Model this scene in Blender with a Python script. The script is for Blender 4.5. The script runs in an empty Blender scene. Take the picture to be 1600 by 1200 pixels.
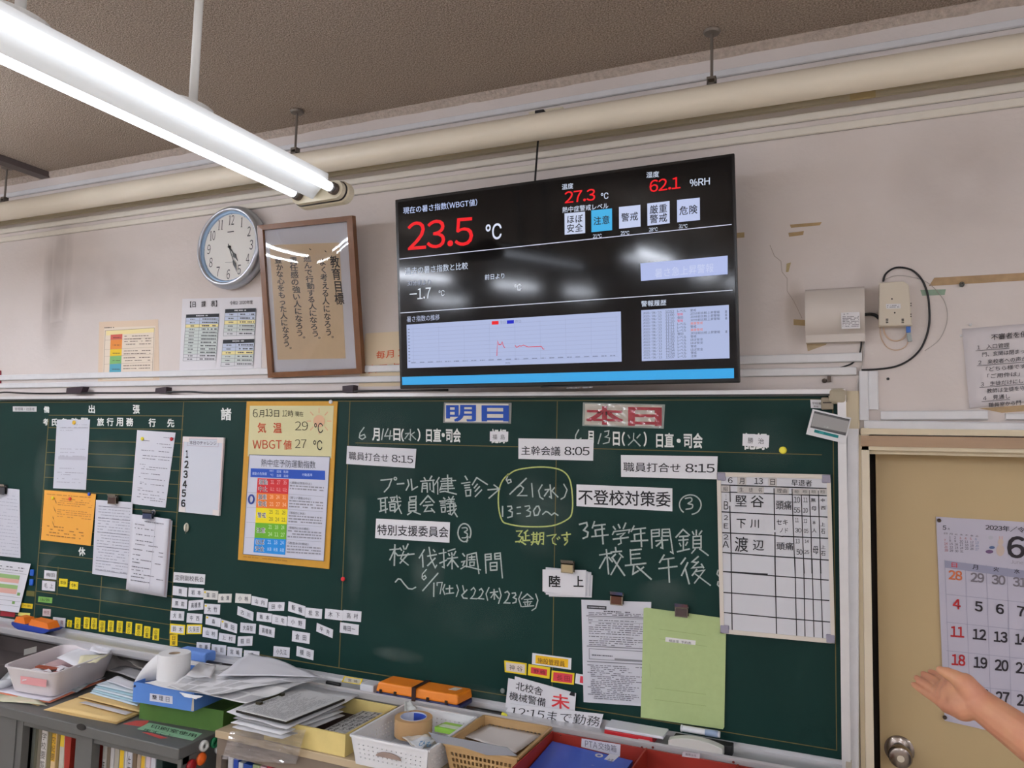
import bpy, bmesh, math, random
from mathutils import Vector, Matrix
random.seed(7)
SC = bpy.context.scene
COL = SC.collection
# ------------------------------------------------------------------ camera, light, exposure
CAM = Vector((0, -2.3, 1.65))
ROT = Matrix(((0.91533492, -0.4025061, 0.01228074),
              (0.40199595, 0.91153049, -0.08666844),
              (0.02369031, 0.08426746, 0.99616152)))      # columns: right, forward, up
FPX = 1200.82
cd = bpy.data.cameras.new('camera'); cam = bpy.data.objects.new('camera', cd); COL.objects.link(cam)
r_, f_, u_ = ROT.col[0], ROT.col[1], ROT.col[2]
cam.matrix_world = Matrix(((r_[0], u_[0], -f_[0], CAM[0]), (r_[1], u_[1], -f_[1], CAM[1]), (r_[2], u_[2], -f_[2], CAM[2]), (0, 0, 0, 1)))
cd.sensor_width = 36; cd.lens = FPX / 1600 * 36; cd.clip_start = .02
SC.camera = cam
SC.view_settings.view_transform = 'Standard'; SC.view_settings.look = 'None'
SC.view_settings.gamma = 1; SC.view_settings.use_curve_mapping = False
SC.view_settings.exposure = 0.0
TUBE = 88.0          # emission of the room's fluorescent tubes
TUBE_NEAR = 4.5      # lamp in view, dimmed below the others so its reflector stays grey
w = bpy.data.worlds.new('world'); SC.world = w; w.use_nodes = True
w.node_tree.nodes['Background'].inputs[0].default_value = (.55, .6, .7, 1)
w.node_tree.nodes['Background'].inputs[1].default_value = .1
try:
    SC.cycles.max_bounces = 8; SC.cycles.diffuse_bounces = 4
except Exception:
    pass

# ------------------------------------------------------------------ helpers
def ray(px, py):
    return ROT @ Vector(((px - 800) / FPX, 1, -(py - 600) / FPX))
class Pl:                                     # a real plane in the room: point, normal
    def __init__(s, p, n): s.p = Vector(p); s.n = Vector(n).normalized()
    def hit(s, px, py, lift=0):
        d = ray(px, py); p = s.p + s.n * lift
        return CAM + d * ((p - CAM).dot(s.n) / d.dot(s.n))
def PY(y): return Pl((0, y, 0), (0, -1, 0))
def PZ(z): return Pl((0, 0, z), (0, 0, 1))
def lean(bl, tl, yb, yt):                     # plane through a low edge at depth yb and a high edge at depth yt
    a = PY(yb).hit(*bl); b = PY(yt).hit(*tl); n = Vector((1, 0, 0)).cross(b - a)
    if n.y > 0: n = -n
    return Pl(a, n)
def Y(px, py, y): return PY(y).hit(px, py)
def Z(px, py, z): return PZ(z).hit(px, py)
def lin(c):
    c /= 255
    return c / 12.92 if c <= .04045 else ((c + .055) / 1.055) ** 2.4
MC = {}
def mat(rgb, rough=.6, metal=0, emit=0, noise=0, nscale=8, bump=0, bscale=80, trans=0, alpha=1, coat=0, rgb2=None, spec=.5, stretch=None, sub=0):
    k = (rgb, rough, metal, emit, noise, nscale, bump, bscale, trans, alpha, coat, rgb2, spec, stretch, sub)
    if k in MC: return MC[k]
    m = bpy.data.materials.new('mat_%d_%d_%d' % rgb); m.use_nodes = True
    nt = m.node_tree; b = nt.nodes['Principled BSDF']; c = tuple(lin(v) for v in rgb) + (1,)
    b.inputs['Base Color'].default_value = c
    b.inputs['Roughness'].default_value = rough; b.inputs['Metallic'].default_value = metal
    b.inputs['Specular IOR Level'].default_value = spec
    if sub: b.inputs['Subsurface Weight'].default_value = sub; b.inputs['Subsurface Radius'].default_value = (.02, .008, .004)
    if coat: b.inputs['Coat Weight'].default_value = coat; b.inputs['Coat Roughness'].default_value = .04
    if trans: b.inputs['Transmission Weight'].default_value = trans; b.inputs['IOR'].default_value = 1.45
    if alpha < 1: b.inputs['Alpha'].default_value = alpha
    if emit:
        b.inputs['Emission Color'].default_value = c; b.inputs['Emission Strength'].default_value = emit
        if emit < 5: b.inputs['Base Color'].default_value = (.01, .01, .01, 1)
    if noise or bump:
        tc = nt.nodes.new('ShaderNodeTexCoord'); mp = nt.nodes.new('ShaderNodeMapping')
        nt.links.new(tc.outputs['Object'], mp.inputs[0])
        if stretch: mp.inputs['Scale'].default_value = stretch
    if noise:
        n = nt.nodes.new('ShaderNodeTexNoise'); n.inputs['Scale'].default_value = nscale; n.inputs['Detail'].default_value = 6
        nt.links.new(mp.outputs[0], n.inputs[0])
        cr = nt.nodes.new('ShaderNodeValToRGB'); cr.color_ramp.elements[0].position = .3; cr.color_ramp.elements[1].position = .7
        c2 = tuple(lin(v) for v in rgb2) + (1,) if rgb2 else tuple(v * (1 - noise) for v in c[:3]) + (1,)
        cr.color_ramp.elements[0].color = c2; cr.color_ramp.elements[1].color = c
        nt.links.new(n.outputs['Fac'], cr.inputs[0]); nt.links.new(cr.outputs[0], b.inputs['Base Color'])
    if bump:
        n2 = nt.nodes.new('ShaderNodeTexNoise'); n2.inputs['Scale'].default_value = bscale; n2.inputs['Detail'].default_value = 4
        nt.links.new(mp.outputs[0], n2.inputs[0])
        bp = nt.nodes.new('ShaderNodeBump'); bp.inputs['Strength'].default_value = min(1, bump); bp.inputs['Distance'].default_value = .004 * max(1, bump)
        nt.links.new(n2.outputs['Fac'], bp.inputs['Height']); nt.links.new(bp.outputs[0], b.inputs['Normal'])
    MC[k] = m
    return m
def stain_mat(rgb, al, nscale=9):
    m = bpy.data.materials.new('stain'); m.use_nodes = True; nt = m.node_tree; b = nt.nodes['Principled BSDF']
    b.inputs['Base Color'].default_value = tuple(lin(v) for v in rgb) + (1,); b.inputs['Roughness'].default_value = .9; b.inputs['Specular IOR Level'].default_value = .1
    tc = nt.nodes.new('ShaderNodeTexCoord'); mp = nt.nodes.new('ShaderNodeMapping'); mp.inputs['Location'].default_value = (-1, 0, -1); mp.inputs['Scale'].default_value = (2, 0, 2)
    g = nt.nodes.new('ShaderNodeTexGradient'); g.gradient_type = 'SPHERICAL'; n = nt.nodes.new('ShaderNodeTexNoise'); n.inputs['Scale'].default_value = nscale
    r = nt.nodes.new('ShaderNodeMapRange'); r.inputs['From Min'].default_value = 0; r.inputs['From Max'].default_value = .55; r.inputs['To Max'].default_value = al
    x = nt.nodes.new('ShaderNodeMath'); x.operation = 'MULTIPLY'; x2 = nt.nodes.new('ShaderNodeMapRange'); x2.inputs['From Min'].default_value = .3; x2.inputs['From Max'].default_value = .65; x2.inputs['To Min'].default_value = .25
    nt.links.new(tc.outputs['Generated'], mp.inputs[0]); nt.links.new(mp.outputs[0], g.inputs[0]); nt.links.new(g.outputs['Fac'], r.inputs[0]); nt.links.new(tc.outputs['Object'], n.inputs[0]); nt.links.new(n.outputs['Fac'], x2.inputs[0])
    nt.links.new(r.outputs[0], x.inputs[0]); nt.links.new(x2.outputs[0], x.inputs[1]); nt.links.new(x.outputs[0], b.inputs['Alpha'])
    return m
def film_mat(tint=(1, 1, 1), refl=1.0, rough=.03, haze=0.0):
    """thin clear sheet: lets light through and mirrors by the Fresnel law"""
    m = bpy.data.materials.new('clear_film'); m.use_nodes = True; nt = m.node_tree; nt.nodes.clear()
    out = nt.nodes.new('ShaderNodeOutputMaterial'); mx = nt.nodes.new('ShaderNodeMixShader'); tr = nt.nodes.new('ShaderNodeBsdfTransparent'); gl = nt.nodes.new('ShaderNodeBsdfGlossy'); fr = nt.nodes.new('ShaderNodeFresnel'); ml = nt.nodes.new('ShaderNodeMath')
    fr.inputs['IOR'].default_value = 1.5; ml.operation = 'MULTIPLY'; ml.inputs[1].default_value = refl; gl.inputs['Roughness'].default_value = rough; tr.inputs[0].default_value = tuple(tint) + (1,)
    nt.links.new(fr.outputs[0], ml.inputs[0]); nt.links.new(ml.outputs[0], mx.inputs[0]); nt.links.new(tr.outputs[0], mx.inputs[1]); nt.links.new(gl.outputs[0], mx.inputs[2])
    if haze:
        df = nt.nodes.new('ShaderNodeBsdfDiffuse'); df.inputs[0].default_value = (.75, .73, .76, 1); m2 = nt.nodes.new('ShaderNodeMixShader'); m2.inputs[0].default_value = haze
        nt.links.new(mx.outputs[0], m2.inputs[1]); nt.links.new(df.outputs[0], m2.inputs[2]); nt.links.new(m2.outputs[0], out.inputs[0])
    else: nt.links.new(mx.outputs[0], out.inputs[0])
    return m
def orig(o):
    v = Vector((0, 0, 0))
    while o is not None: v = v + o.location; o = o.parent
    return v
def tag(o, label=None, cat=None, group=None, kind=None):
    if label: o['label'] = label
    if cat: o['category'] = cat
    if group: o['group'] = group
    if kind: o['kind'] = kind
    return o
def mk(name, verts, faces, mats, parent=None, fm=None, smooth=False, bevel=0):
    """one mesh object; verts are world positions"""
    if not isinstance(mats, (list, tuple)): mats = [mats]
    verts = [Vector(v) for v in verts]
    if parent is None:
        lo = [min(v[i] for v in verts) for i in range(3)]; hi = [max(v[i] for v in verts) for i in range(3)]
        org = Vector(((lo[0] + hi[0]) / 2, (lo[1] + hi[1]) / 2, lo[2])); loc = org
    else:
        org = orig(parent); loc = Vector((0, 0, 0))
    me = bpy.data.meshes.new(name); me.from_pydata([v - org for v in verts], [], faces)
    for m in mats: me.materials.append(m)
    if fm: me.polygons.foreach_set('material_index', fm)
    if smooth: me.polygons.foreach_set('use_smooth', [True] * len(me.polygons))
    me.validate(); me.update()
    bm = bmesh.new(); bm.from_mesh(me)
    if smooth != 'flat2': bmesh.ops.recalc_face_normals(bm, faces=bm.faces)
    bm.to_mesh(me); bm.free()
    o = bpy.data.objects.new(name, me); o.location = loc
    COL.objects.link(o)
    if parent is not None: o.parent = parent
    if bevel:
        bv = o.modifiers.new('bevel', 'BEVEL'); bv.width = bevel; bv.segments = 2; bv.limit_method = 'ANGLE'
    return o
def empty(name, loc, label=None, cat=None, group=None):
    o = bpy.data.objects.new(name, None); o.location = loc; o.empty_display_size = .05; COL.objects.link(o)
    return tag(o, label, cat, group)
class MB:                                     # mesh collector
    def __init__(s): s.v = []; s.f = []; s.m = []
    def add(s, vs, fs, mi=0):
        n = len(s.v); s.v += [Vector(v) for v in vs]; s.f += [tuple(i + n for i in f) for f in fs]; s.m += [mi] * len(fs); return s
    def hexa(s, a, b, mi=0):                  # a: 4 points, b: the opposite 4 points
        return s.add(list(a) + list(b), [(0, 1, 2, 3), (7, 6, 5, 4), (0, 4, 5, 1), (1, 5, 6, 2), (2, 6, 7, 3), (3, 7, 4, 0)], mi)
    def box(s, lo, hi, mi=0):
        x0, y0, z0 = lo; x1, y1, z1 = hi
        return s.hexa([(x0, y0, z0), (x1, y0, z0), (x1, y1, z0), (x0, y1, z0)], [(x0, y0, z1), (x1, y0, z1), (x1, y1, z1), (x0, y1, z1)], mi)
    def bar(s, a, b, wd, dp, up=(0, 0, 1), mi=0):
        a = Vector(a); b = Vector(b); d = (b - a).normalized(); up = Vector(up)
        sd = d.cross(up)
        if sd.length < 1e-4: sd = d.cross(Vector((0, 1, 0)))
        sd.normalize(); u2 = sd.cross(d).normalized()
        A = [a + sd * i * wd / 2 + u2 * j * dp / 2 for i, j in ((-1, -1), (1, -1), (1, 1), (-1, 1))]
        B = [b + sd * i * wd / 2 + u2 * j * dp / 2 for i, j in ((-1, -1), (1, -1), (1, 1), (-1, 1))]
        return s.hexa(A, B, mi)
    def tube(s, pts, rad, n=10, mi=0, cap=True):
        pts = [Vector(p) for p in pts]; rs = rad if isinstance(rad, (list, tuple)) else [rad] * len(pts)
        k0 = len(s.v); pu = None
        for i, p in enumerate(pts):
            d = (pts[min(i + 1, len(pts) - 1)] - pts[max(i - 1, 0)]).normalized()
            if pu is None: pu = d.orthogonal().normalized()
            u = (pu - d * pu.dot(d)).normalized(); pu = u; q = d.cross(u)
            for k in range(n):
                t = 2 * math.pi * k / n
                s.v.append(p + (u * math.cos(t) + q * math.sin(t)) * rs[i])
        for i in range(len(pts) - 1):
            for k in range(n):
                a = k0 + i * n + k; b = k0 + i * n + (k + 1) % n
                s.f.append((a, b, b + n, a + n)); s.m.append(mi)
        if cap:
            s.f.append(tuple(k0 + k for k in range(n))[::-1]); s.m.append(mi)
            s.f.append(tuple(k0 + (len(pts) - 1) * n + k for k in range(n))); s.m.append(mi)
        return s
    def lathe(s, c, axis, prof, n=24, mi=0, closed=False):      # prof: (radius, height along axis)
        c = Vector(c); ax = Vector(axis).normalized(); u = ax.orthogonal().normalized(); q = ax.cross(u); k0 = len(s.v)
        for r, h in prof:
            for k in range(n):
                t = 2 * math.pi * k / n; s.v.append(c + ax * h + (u * math.cos(t) + q * math.sin(t)) * r)
        m = len(prof)
        for i in range(m if closed else m - 1):
            for k in range(n):
                a = k0 + i * n + k; b = k0 + i * n + (k + 1) % n; j = ((i + 1) % m - i) * n
                s.f.append((a, b, b + j, a + j)); s.m.append(mi)
        if not closed:
            s.f.append(tuple(k0 + k for k in range(n))[::-1]); s.m.append(mi)
            s.f.append(tuple(k0 + (m - 1) * n + k for k in range(n))); s.m.append(mi)
        return s
    def prism(s, pts, vec, mi=0):             # polygon extruded by a vector
        n = len(pts); vec = Vector(vec); k = [Vector(p) for p in pts]
        return s.add(k + [p + vec for p in k], [tuple(range(n)), tuple(range(2 * n - 1, n - 1, -1))] + [(i, i + n, (i + 1) % n + n, (i + 1) % n) for i in range(n)], mi)
    def build(s, name, mats, parent=None, smooth=False, bevel=0):
        return mk(name, s.v, s.f, mats, parent, s.m, smooth, bevel)
def autosmooth(o, deg=40):
    me = o.data
    me.polygons.foreach_set('use_smooth', [True] * len(me.polygons))
    bm = bmesh.new(); bm.from_mesh(me)
    for e in bm.edges:
        if len(e.link_faces) == 2 and e.calc_face_angle(0) > math.radians(deg): e.smooth = False
    bm.to_mesh(me); bm.free()
    return o

# glyph meshes of the built-in font
RAW = {}; FC = {}
_cu = bpy.data.curves.new('glyph', 'FONT'); _cu.resolution_u = 3; _to = bpy.data.objects.new('glyph', _cu)
def raw(ch, thin=0):
    if (ch, thin) not in RAW:
        _cu.body = ch; _cu.offset = thin
        me = _to.to_mesh(); RAW[(ch, thin)] = ([(v.co.x, v.co.y) for v in me.vertices], [tuple(p.vertices) for p in me.polygons]); _to.to_mesh_clear()
    return RAW[(ch, thin)]
def glyphs(s, bold=0):
    """text as flat faces filling the unit square; bold > 0 thickens by shifted copies, bold < 0 thins"""
    if (s, bold) in FC: return FC[(s, bold)]
    V = []; F = []; x = 0.0
    for ch in s:
        if ch in ' \u3000': x += .5 if ch == ' ' else 1.0; continue
        asc = 33 <= ord(ch) <= 126; vs, fs = raw(chr(ord(ch) + 0xFEE0) if asc else ch, bold if bold < 0 else 0)
        if not vs: x += 1; continue
        if asc:
            x0 = min(v[0] for v in vs); x1 = max(v[0] for v in vs); wd = x1 - x0
            if ch.isdigit(): sh = x + .27 - (x0 + x1) / 2; x += .56
            else: sh = x + .05 - x0; x += wd + .10
        else: sh = x; x += 1
        n = len(V); V += [(u + sh, v) for u, v in vs]; F += [tuple(i + n for i in f) for f in fs]
    if not V: FC[(s, bold)] = ([], [], []); return FC[(s, bold)]
    x0 = min(v[0] for v in V); x1 = max(v[0] for v in V); y0 = min(v[1] for v in V); y1 = max(v[1] for v in V)
    FC[(s, bold)] = ([((u - x0) / max(1e-6, x1 - x0), (y1 - v) / max(1e-6, y1 - y0)) for u, v in V], F, (max(1e-6, x1 - x0), max(1e-6, y1 - y0)))
    return FC[(s, bold)]
class Ink:
    """flat print or paint on a real surface: text, rules and fields given by where they sit in the frame, laid on plane pl"""
    def __init__(s, pl, lift=.0004, emit=0, rough=.7, noise=0): s.pl = pl; s.l = lift; s.mats = []; s.keys = {}; s.mb = MB(); s.emit = emit; s.rough = rough; s.noise = noise
    def mi(s, c):
        if c not in s.keys: s.keys[c] = len(s.mats); s.mats.append(mat(c, s.rough, emit=s.emit, noise=s.noise, nscale=300))
        return s.keys[c]
    def pt(s, p, k=0): return s.pl.hit(p[0], p[1], s.l + k + s.c * 2.5e-6)
    c = 0
    def text(s, t, a, b, h, c=(30, 30, 34), bold=0, hb=None, sk=0):
        hb = h if hb is None else hb; vs, fs, sz = glyphs(t, min(bold, 0)) if glyphs(t, min(bold, 0))[0] else ([], [], (1, 1))
        sh = [(0, 0)] if bold <= 0 else [(0, 0)] + [(bold * .5 * math.cos(q) / sz[0], bold * .5 * math.sin(q) / sz[1]) for q in (.8, 2.35, 3.9, 5.5)]
        for du, dv in sh:
            L = []; s.c += 1
            for u, v in vs:
                u += du; v += dv
                x = a[0] + (b[0] - a[0]) * u; y = a[1] + (b[1] - a[1]) * u; hh = h + (hb - h) * u
                L.append(s.pt((x + sk * v, y + hh * v), .0002))
            s.mb.add(L, fs, s.mi(c))
        return s
    def char(s, ch, a, b, h, c=(30, 30, 34), bold=0, sk=0):     # one character kept in its own em square
        asc = 33 <= ord(ch) <= 126; vs, fs = raw(chr(ord(ch) + 0xFEE0) if asc else ch)
        for du, dv in ([(0, 0)] if bold <= 0 else [(0, 0)] + [(bold * .5 * math.cos(q), bold * .5 * math.sin(q)) for q in (.8, 2.35, 3.9, 5.5)]):
            s.c += 1; L = []
            for u, v in vs:
                u = u + du; v = (.86 - v) / .96 + dv
                L.append(s.pt((a[0] + (b[0] - a[0]) * u + sk * v, a[1] + (b[1] - a[1]) * u + h * v), .0002))
            s.mb.add(L, fs, s.mi(c))
        return s
    def vtext(s, t, a, b, wd, c=(30, 30, 34), bold=0, jit=0):      # characters stacked from a to b, wd wide
        n = len(t)
        for i, ch in enumerate(t):
            x = a[0] + (b[0] - a[0]) * (i + .06) / n; y = a[1] + (b[1] - a[1]) * (i + .02) / n; h = math.hypot(b[0] - a[0], b[1] - a[1]) / n * .98
            j = random.uniform(-jit, jit)
            if ch in '、。': s.text(ch, (x + wd * .35, y), (x + wd * .6, y), h * .25, c, bold)
            elif ch != ' ': s.char(ch, (x - wd / 2 + j, y), (x + wd / 2 + j, y + j * .5), h, c, bold, sk=(b[0] - a[0]) / n)
        return s
    def rect(s, q, c, k=0): s.c += 1; s.mb.add([s.pt(p, k) for p in q], [tuple(range(len(q)))], s.mi(c)); return s
    def line(s, pts, wd, c, k=.0001, close=False):      # one mitred ribbon
        P = [p for i, p in enumerate(pts) if i == 0 or math.hypot(p[0] - pts[i - 1][0], p[1] - pts[i - 1][1]) > 1e-3]
        if len(P) < 2: return s
        n = len(P); A = []; B = []
        dirs = []
        for i in range(n if close else n - 1): a, b = P[i], P[(i + 1) % n]; L = math.hypot(b[0] - a[0], b[1] - a[1]) or 1; dirs.append(((b[0] - a[0]) / L, (b[1] - a[1]) / L))
        for i in range(n):
            d0 = dirs[i - 1] if (i or close) else dirs[0]; d1 = dirs[i] if i < len(dirs) else dirs[-1]
            nx, ny = -(d0[1] + d1[1]), d0[0] + d1[0]; L = math.hypot(nx, ny) or 1e-6; nx /= L; ny /= L; cs = max(.45, nx * -d1[1] + ny * d1[0]); w2 = wd / 2 / cs
            ex = (0, 0) if close or 0 < i < n - 1 else ((-d1[0] * wd * .3, -d1[1] * wd * .3) if i == 0 else (d0[0] * wd * .3, d0[1] * wd * .3))
            A.append((P[i][0] + nx * w2 + ex[0], P[i][1] + ny * w2 + ex[1])); B.append((P[i][0] - nx * w2 + ex[0], P[i][1] - ny * w2 + ex[1]))
        s.c += 1; V = [s.pt(p, k) for p in A] + [s.pt(p, k) for p in B]; m = n if close else n - 1
        s.mb.add(V, [(i, (i + 1) % n, n + (i + 1) % n, n + i) for i in range(m)], s.mi(c)); return s
    def ring(s, c0, rx, ry, wd, c, k=.0001, n=20):
        P = [(c0[0] + rx * math.cos(2 * math.pi * i / n), c0[1] + ry * math.sin(2 * math.pi * i / n)) for i in range(n)]
        return s.line(P, wd, c, k, True)
    def disc(s, c0, rx, ry, c, k=.0001, n=16):
        return s.rect([(c0[0] + rx * math.cos(2 * math.pi * i / n), c0[1] + ry * math.sin(2 * math.pi * i / n)) for i in range(n)], c, k)
    def fuzz(s, a, b, h, c=(120, 120, 128), den=.8, k=.0001):       # print too small to read: broken dashes
        x = 0.0
        while x < 1:
            ln = random.uniform(.03, .12)
            if random.random() < den:
                p = lambda u: (a[0] + (b[0] - a[0]) * u, a[1] + (b[1] - a[1]) * u)
                p0, p1 = p(x), p(min(1, x + ln)); s.rect([p0, p1, (p1[0], p1[1] + h), (p0[0], p0[1] + h)], c, k)
            x += ln + random.uniform(.01, .03)
        return s
    def done(s, name, parent, label=None):
        if s.mb.v:
            o = mk(name, s.mb.v, s.mb.f, s.mats, parent, s.mb.m, smooth='flat2')
            return tag(o, label)
def qp(q, u, v):                              # point of a frame quad TL,TR,BR,BL
    a = (q[0][0] + (q[1][0] - q[0][0]) * u, q[0][1] + (q[1][1] - q[0][1]) * u); b = (q[3][0] + (q[2][0] - q[3][0]) * u, q[3][1] + (q[2][1] - q[3][1]) * u)
    return (a[0] + (b[0] - a[0]) * v, a[1] + (b[1] - a[1]) * v)
def card(name, q, pl, th, m, parent=None, label=None, cat=None, group=None, lift=0, curl=0):
    """sheet or plate: frame quad TL,TR,BR,BL on plane pl (its front face), thickness th behind it"""
    if not curl:
        F = [pl.hit(x, y, lift) for x, y in q]; B = [p - pl.n * th for p in F]
        o = MB().hexa(F, B).build(name, m, parent)
    else:                                     # paper whose lower part stands off a little
        n = 8; vs = []; fs = []
        for j in range(n + 1):
            for i in range(n + 1):
                x, y = qp(q, i / n, j / n); v = j / n; u = i / n
                vs.append(pl.hit(x, y, lift + curl * (v ** 2) * (.6 + .4 * math.sin(3 * u + 1))))
        for j in range(n):
            for i in range(n): a = j * (n + 1) + i; fs.append((a, a + 1, a + n + 2, a + n + 1))
        o = mk(name, vs, fs, m, parent, smooth='flat2'); md = o.modifiers.new('th', 'SOLIDIFY'); md.thickness = th; md.offset = 0
    return tag(o, label, cat, group)
# ------------------------------------------------------------------ the room
WALL_Y = .03; CEIL = 2.893; BOARD = PY(0); WALL = PY(WALL_Y)
XL, XR, YB = -6.2, 4.2, -9.6
M_wall = mat((222, 214, 210), .75, noise=.1, nscale=1.8, bump=.25, bscale=60, rgb2=(208, 198, 192))
M_ceil = mat((216, 198, 180), .95, noise=.2, nscale=190, bump=3.0, bscale=230, rgb2=(132, 114, 98))
M_duct = mat((222, 222, 224), .5, noise=.06, nscale=30); M_duct2 = mat((226, 220, 208), .5, noise=.05, nscale=30)
M_cream = mat((222, 208, 178), .5, noise=.1, nscale=12)
M_alu = mat((205, 205, 210), .35, metal=.6, noise=.08, nscale=40)
DX0 = Y(1348, 900, WALL_Y).x; DX1 = DX0 + .95; DZ1 = Y(1450, 681, WALL_Y).z     # door opening
def struct(o): o['kind'] = 'structure'; return o
b = MB()
b.box((XL, WALL_Y, 0), (DX0, WALL_Y + .15, CEIL)); b.box((DX1, WALL_Y, 0), (XR, WALL_Y + .15, CEIL)); b.box((DX0, WALL_Y, DZ1), (DX1, WALL_Y + .15, CEIL))
struct(b.build('wall_front', M_wall))
struct(MB().box((XL - .1, YB, 0), (XL, WALL_Y + .15, CEIL)).build('wall_left', M_wall))
struct(MB().box((XR, YB, 0), (XR + .1, WALL_Y + .15, CEIL)).build('wall_right', M_wall))
struct(MB().box((XL - .1, YB - .1, 0), (XR + .1, YB, CEIL)).build('wall_back', M_wall))
struct(MB().box((XL - .1, YB - .1, -.1), (XR + .1, WALL_Y + .9, 0)).build('floor', mat((176, 166, 150), .5, noise=.1, nscale=6)))
struct(MB().box((XL - .1, YB - .1, CEIL), (XR + .1, WALL_Y + .15, CEIL + .1)).build('ceiling', M_ceil))
# ragged band where the sprayed ceiling finish runs over the top of the wall
b = MB(); n = 240; vs = []; fs = []
for i in range(n + 1):
    x = XL + (XR - XL) * i / n; z = CEIL - .028 - random.uniform(0, .004)
    vs += [(x, WALL_Y - .008, CEIL), (x, WALL_Y - .007, z + .012), (x, WALL_Y, z)]
for i in range(n):
    a = i * 3; fs += [(a, a + 3, a + 4, a + 1), (a + 1, a + 4, a + 5, a + 2)]
struct(mk('trim_1', vs, fs, mat((196, 180, 166), .95, noise=.25, nscale=70, bump=2, bscale=120), smooth='flat2'))
# hallway panel behind the door
struct(MB().box((DX0 - .3, WALL_Y + .85, 0), (DX1 + .3, WALL_Y + .9, CEIL)).build('wall_hall', M_wall))
# door frame, leaf
y0, y1 = WALL_Y - .012, WALL_Y + .16
dz = lambda py, y=y0: Y(1450, py, y).z
t = MB(); t.box((DX0, y0, 0), (DX0 + .021, y0 + .03, DZ1 + .02)); t.box((DX1 - .03, y0, 0), (DX1, y1, DZ1 + .02))
f = struct(t.build('trim_2', mat((226, 214, 190), .45, noise=.06, nscale=10), bevel=.002))
t = MB(); t.box((DX0, y0 - .004, dz(699)), (DX1, y1, dz(682)))
mk('header_board', t.v, t.f, mat((176, 146, 116), .5, noise=.12, nscale=6, stretch=(1, 8, 8)), f)
t = MB(); t.box((DX0, y0 - .006, dz(680)), (DX1, y0 + .02, dz(670.5))); t.box((DX0, y0, dz(705)), (DX1, y1, dz(699))); t.box((DX0 + .01, y0 + .02, dz(711)), (DX1, y1, dz(704)))
mk('header_lip', t.v, t.f, M_cream, f)
t = MB(); t.box((Y(1341, 900, y0).x, y0, 0), (DX0, WALL_Y, DZ1)); mk('jamb_edge', t.v, t.f, mat((196, 180, 148), .5), f)
LEAF = WALL_Y + .085; DOOR = PY(LEAF)
M_door = mat((190, 167, 124), .42, noise=.05, nscale=3)
door = struct(empty('door_1', (0, LEAF, 0)))
lx0 = Y(1371, 900, LEAF).x
mk('leaf', *(lambda m: (m.v, m.f))(MB().box((lx0, LEAF, .01), (DX1 - .035, LEAF + .04, dz(708)))), M_door, door)
mk('gap_shade_strip', *(lambda m: (m.v, m.f))(MB().box((DX0 + .001, LEAF + .03, 0), (lx0 + .002, LEAF + .05, DZ1)), ), mat((30, 24, 20), .9), door)  # near-black colour paints the shade in the gap beside the leaf
kx = DOOR.hit(1405, 1171); kb = MB()
kb.lathe(kx, (0, -1, 0), [(.0, 0), (.037, 0), (.037, .004), (.030, .009), (.013, .011), (.013, .032), (.020, .036), (.0285, .046), (.0295, .058), (.026, .068), (.018, .071), (.0, .071)], 32)
ko = mk('knob', kb.v, kb.f, mat((150, 140, 132), .22, metal=1), door, smooth=True); autosmooth(ko, 35)
kb = MB(); kb.lathe(kx + Vector((0, -.0705, 0)), (0, -1, 0), [(.0, 0), (.009, 0), (.009, .002), (0, .002)], 16); mk('lock_cylinder', kb.v, kb.f, mat((220, 215, 205), .2, metal=1), door)

# ------------------------------------------------------------------ surface cable ducts along the wall
def duct(name, pts, wpx, label, m=M_duct, th=.012, group=None, y=WALL_Y, cap=None):
    """flat-backed raceway: centre line pts in the frame, width in metres"""
    P = [Y(p[0], p[1], y - th / 2) for p in pts]
    mb = MB(); d = (P[1] - P[0]).normalized(); s = d.cross(Vector((0, 1, 0))).normalized() * (wpx / 2); yy = Vector((0, -th, 0)); iy = Vector((0, -th * .75, 0))
    a0, a1 = [Vector((p.x, y, p.z)) for p in P]
    def sec(a): return [a - s, a - s + iy, a - s * .8 + yy, a + s * .8 + yy, a + s + iy, a + s]
    A, B = sec(a0), sec(a1); mb.add(A + B, [tuple(range(5, -1, -1)), tuple(range(6, 12))] + [(i, i + 1, i + 7, i + 6) for i in range(5)])
    o = mb.build(name, m); g = MB()
    for q in (.12, .88):                      # the seam where cover meets base
        c0 = a0 - s + s * 2 * q; c1 = a1 - s + s * 2 * q
    g.bar(a0 - s * .98 + iy * .35, a1 - s * .98 + iy * .35, .0012, .002); g.build('seam', mat((150, 146, 142), .8), o)
    return tag(o, label, 'cable duct', group)
LXP = -480
def along(py, px=1200): return py - (py - 636.6) * 0     # kept simple: heights read at px
def hx(py_at_1200, x):  # frame height at x of a level line on the wall that passes (1200, py)
    p = Y(1200, py_at_1200, WALL_Y); q = PY(WALL_Y)
    lo, hi = -1500, 1500
    for _ in range(40):
        m_ = (lo + hi) / 2
        if q.hit(x, m_).z > p.z: lo = m_
        else: hi = m_
    return m_
def level(name, py, x0, x1, wd, label, **k): return duct(name, [(x0, hx(py, x0)), (x1, hx(py, x1))], wd, label, **k)
level('cable_duct', 103, LXP, 2100, .021, 'pale grey cable duct nearest the ceiling, above the big pipe')
level('cable_duct', 191.5, LXP, 2100, .024, 'cream cable duct just under the big pipe and its cream casing', m=M_duct2)
level('cable_duct', 213, LXP, 2100, .023, 'pale cable duct lowest of the run beneath the pipe, just above the television', m=M_duct2)
level('cable_duct', 561.5, LXP, 1347, .025, 'upper of the two white cable ducts level above the chalkboard')
level('cable_duct', 582, LXP, 1338, .0225, 'lower of the two white cable ducts directly above the chalkboard')
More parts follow.
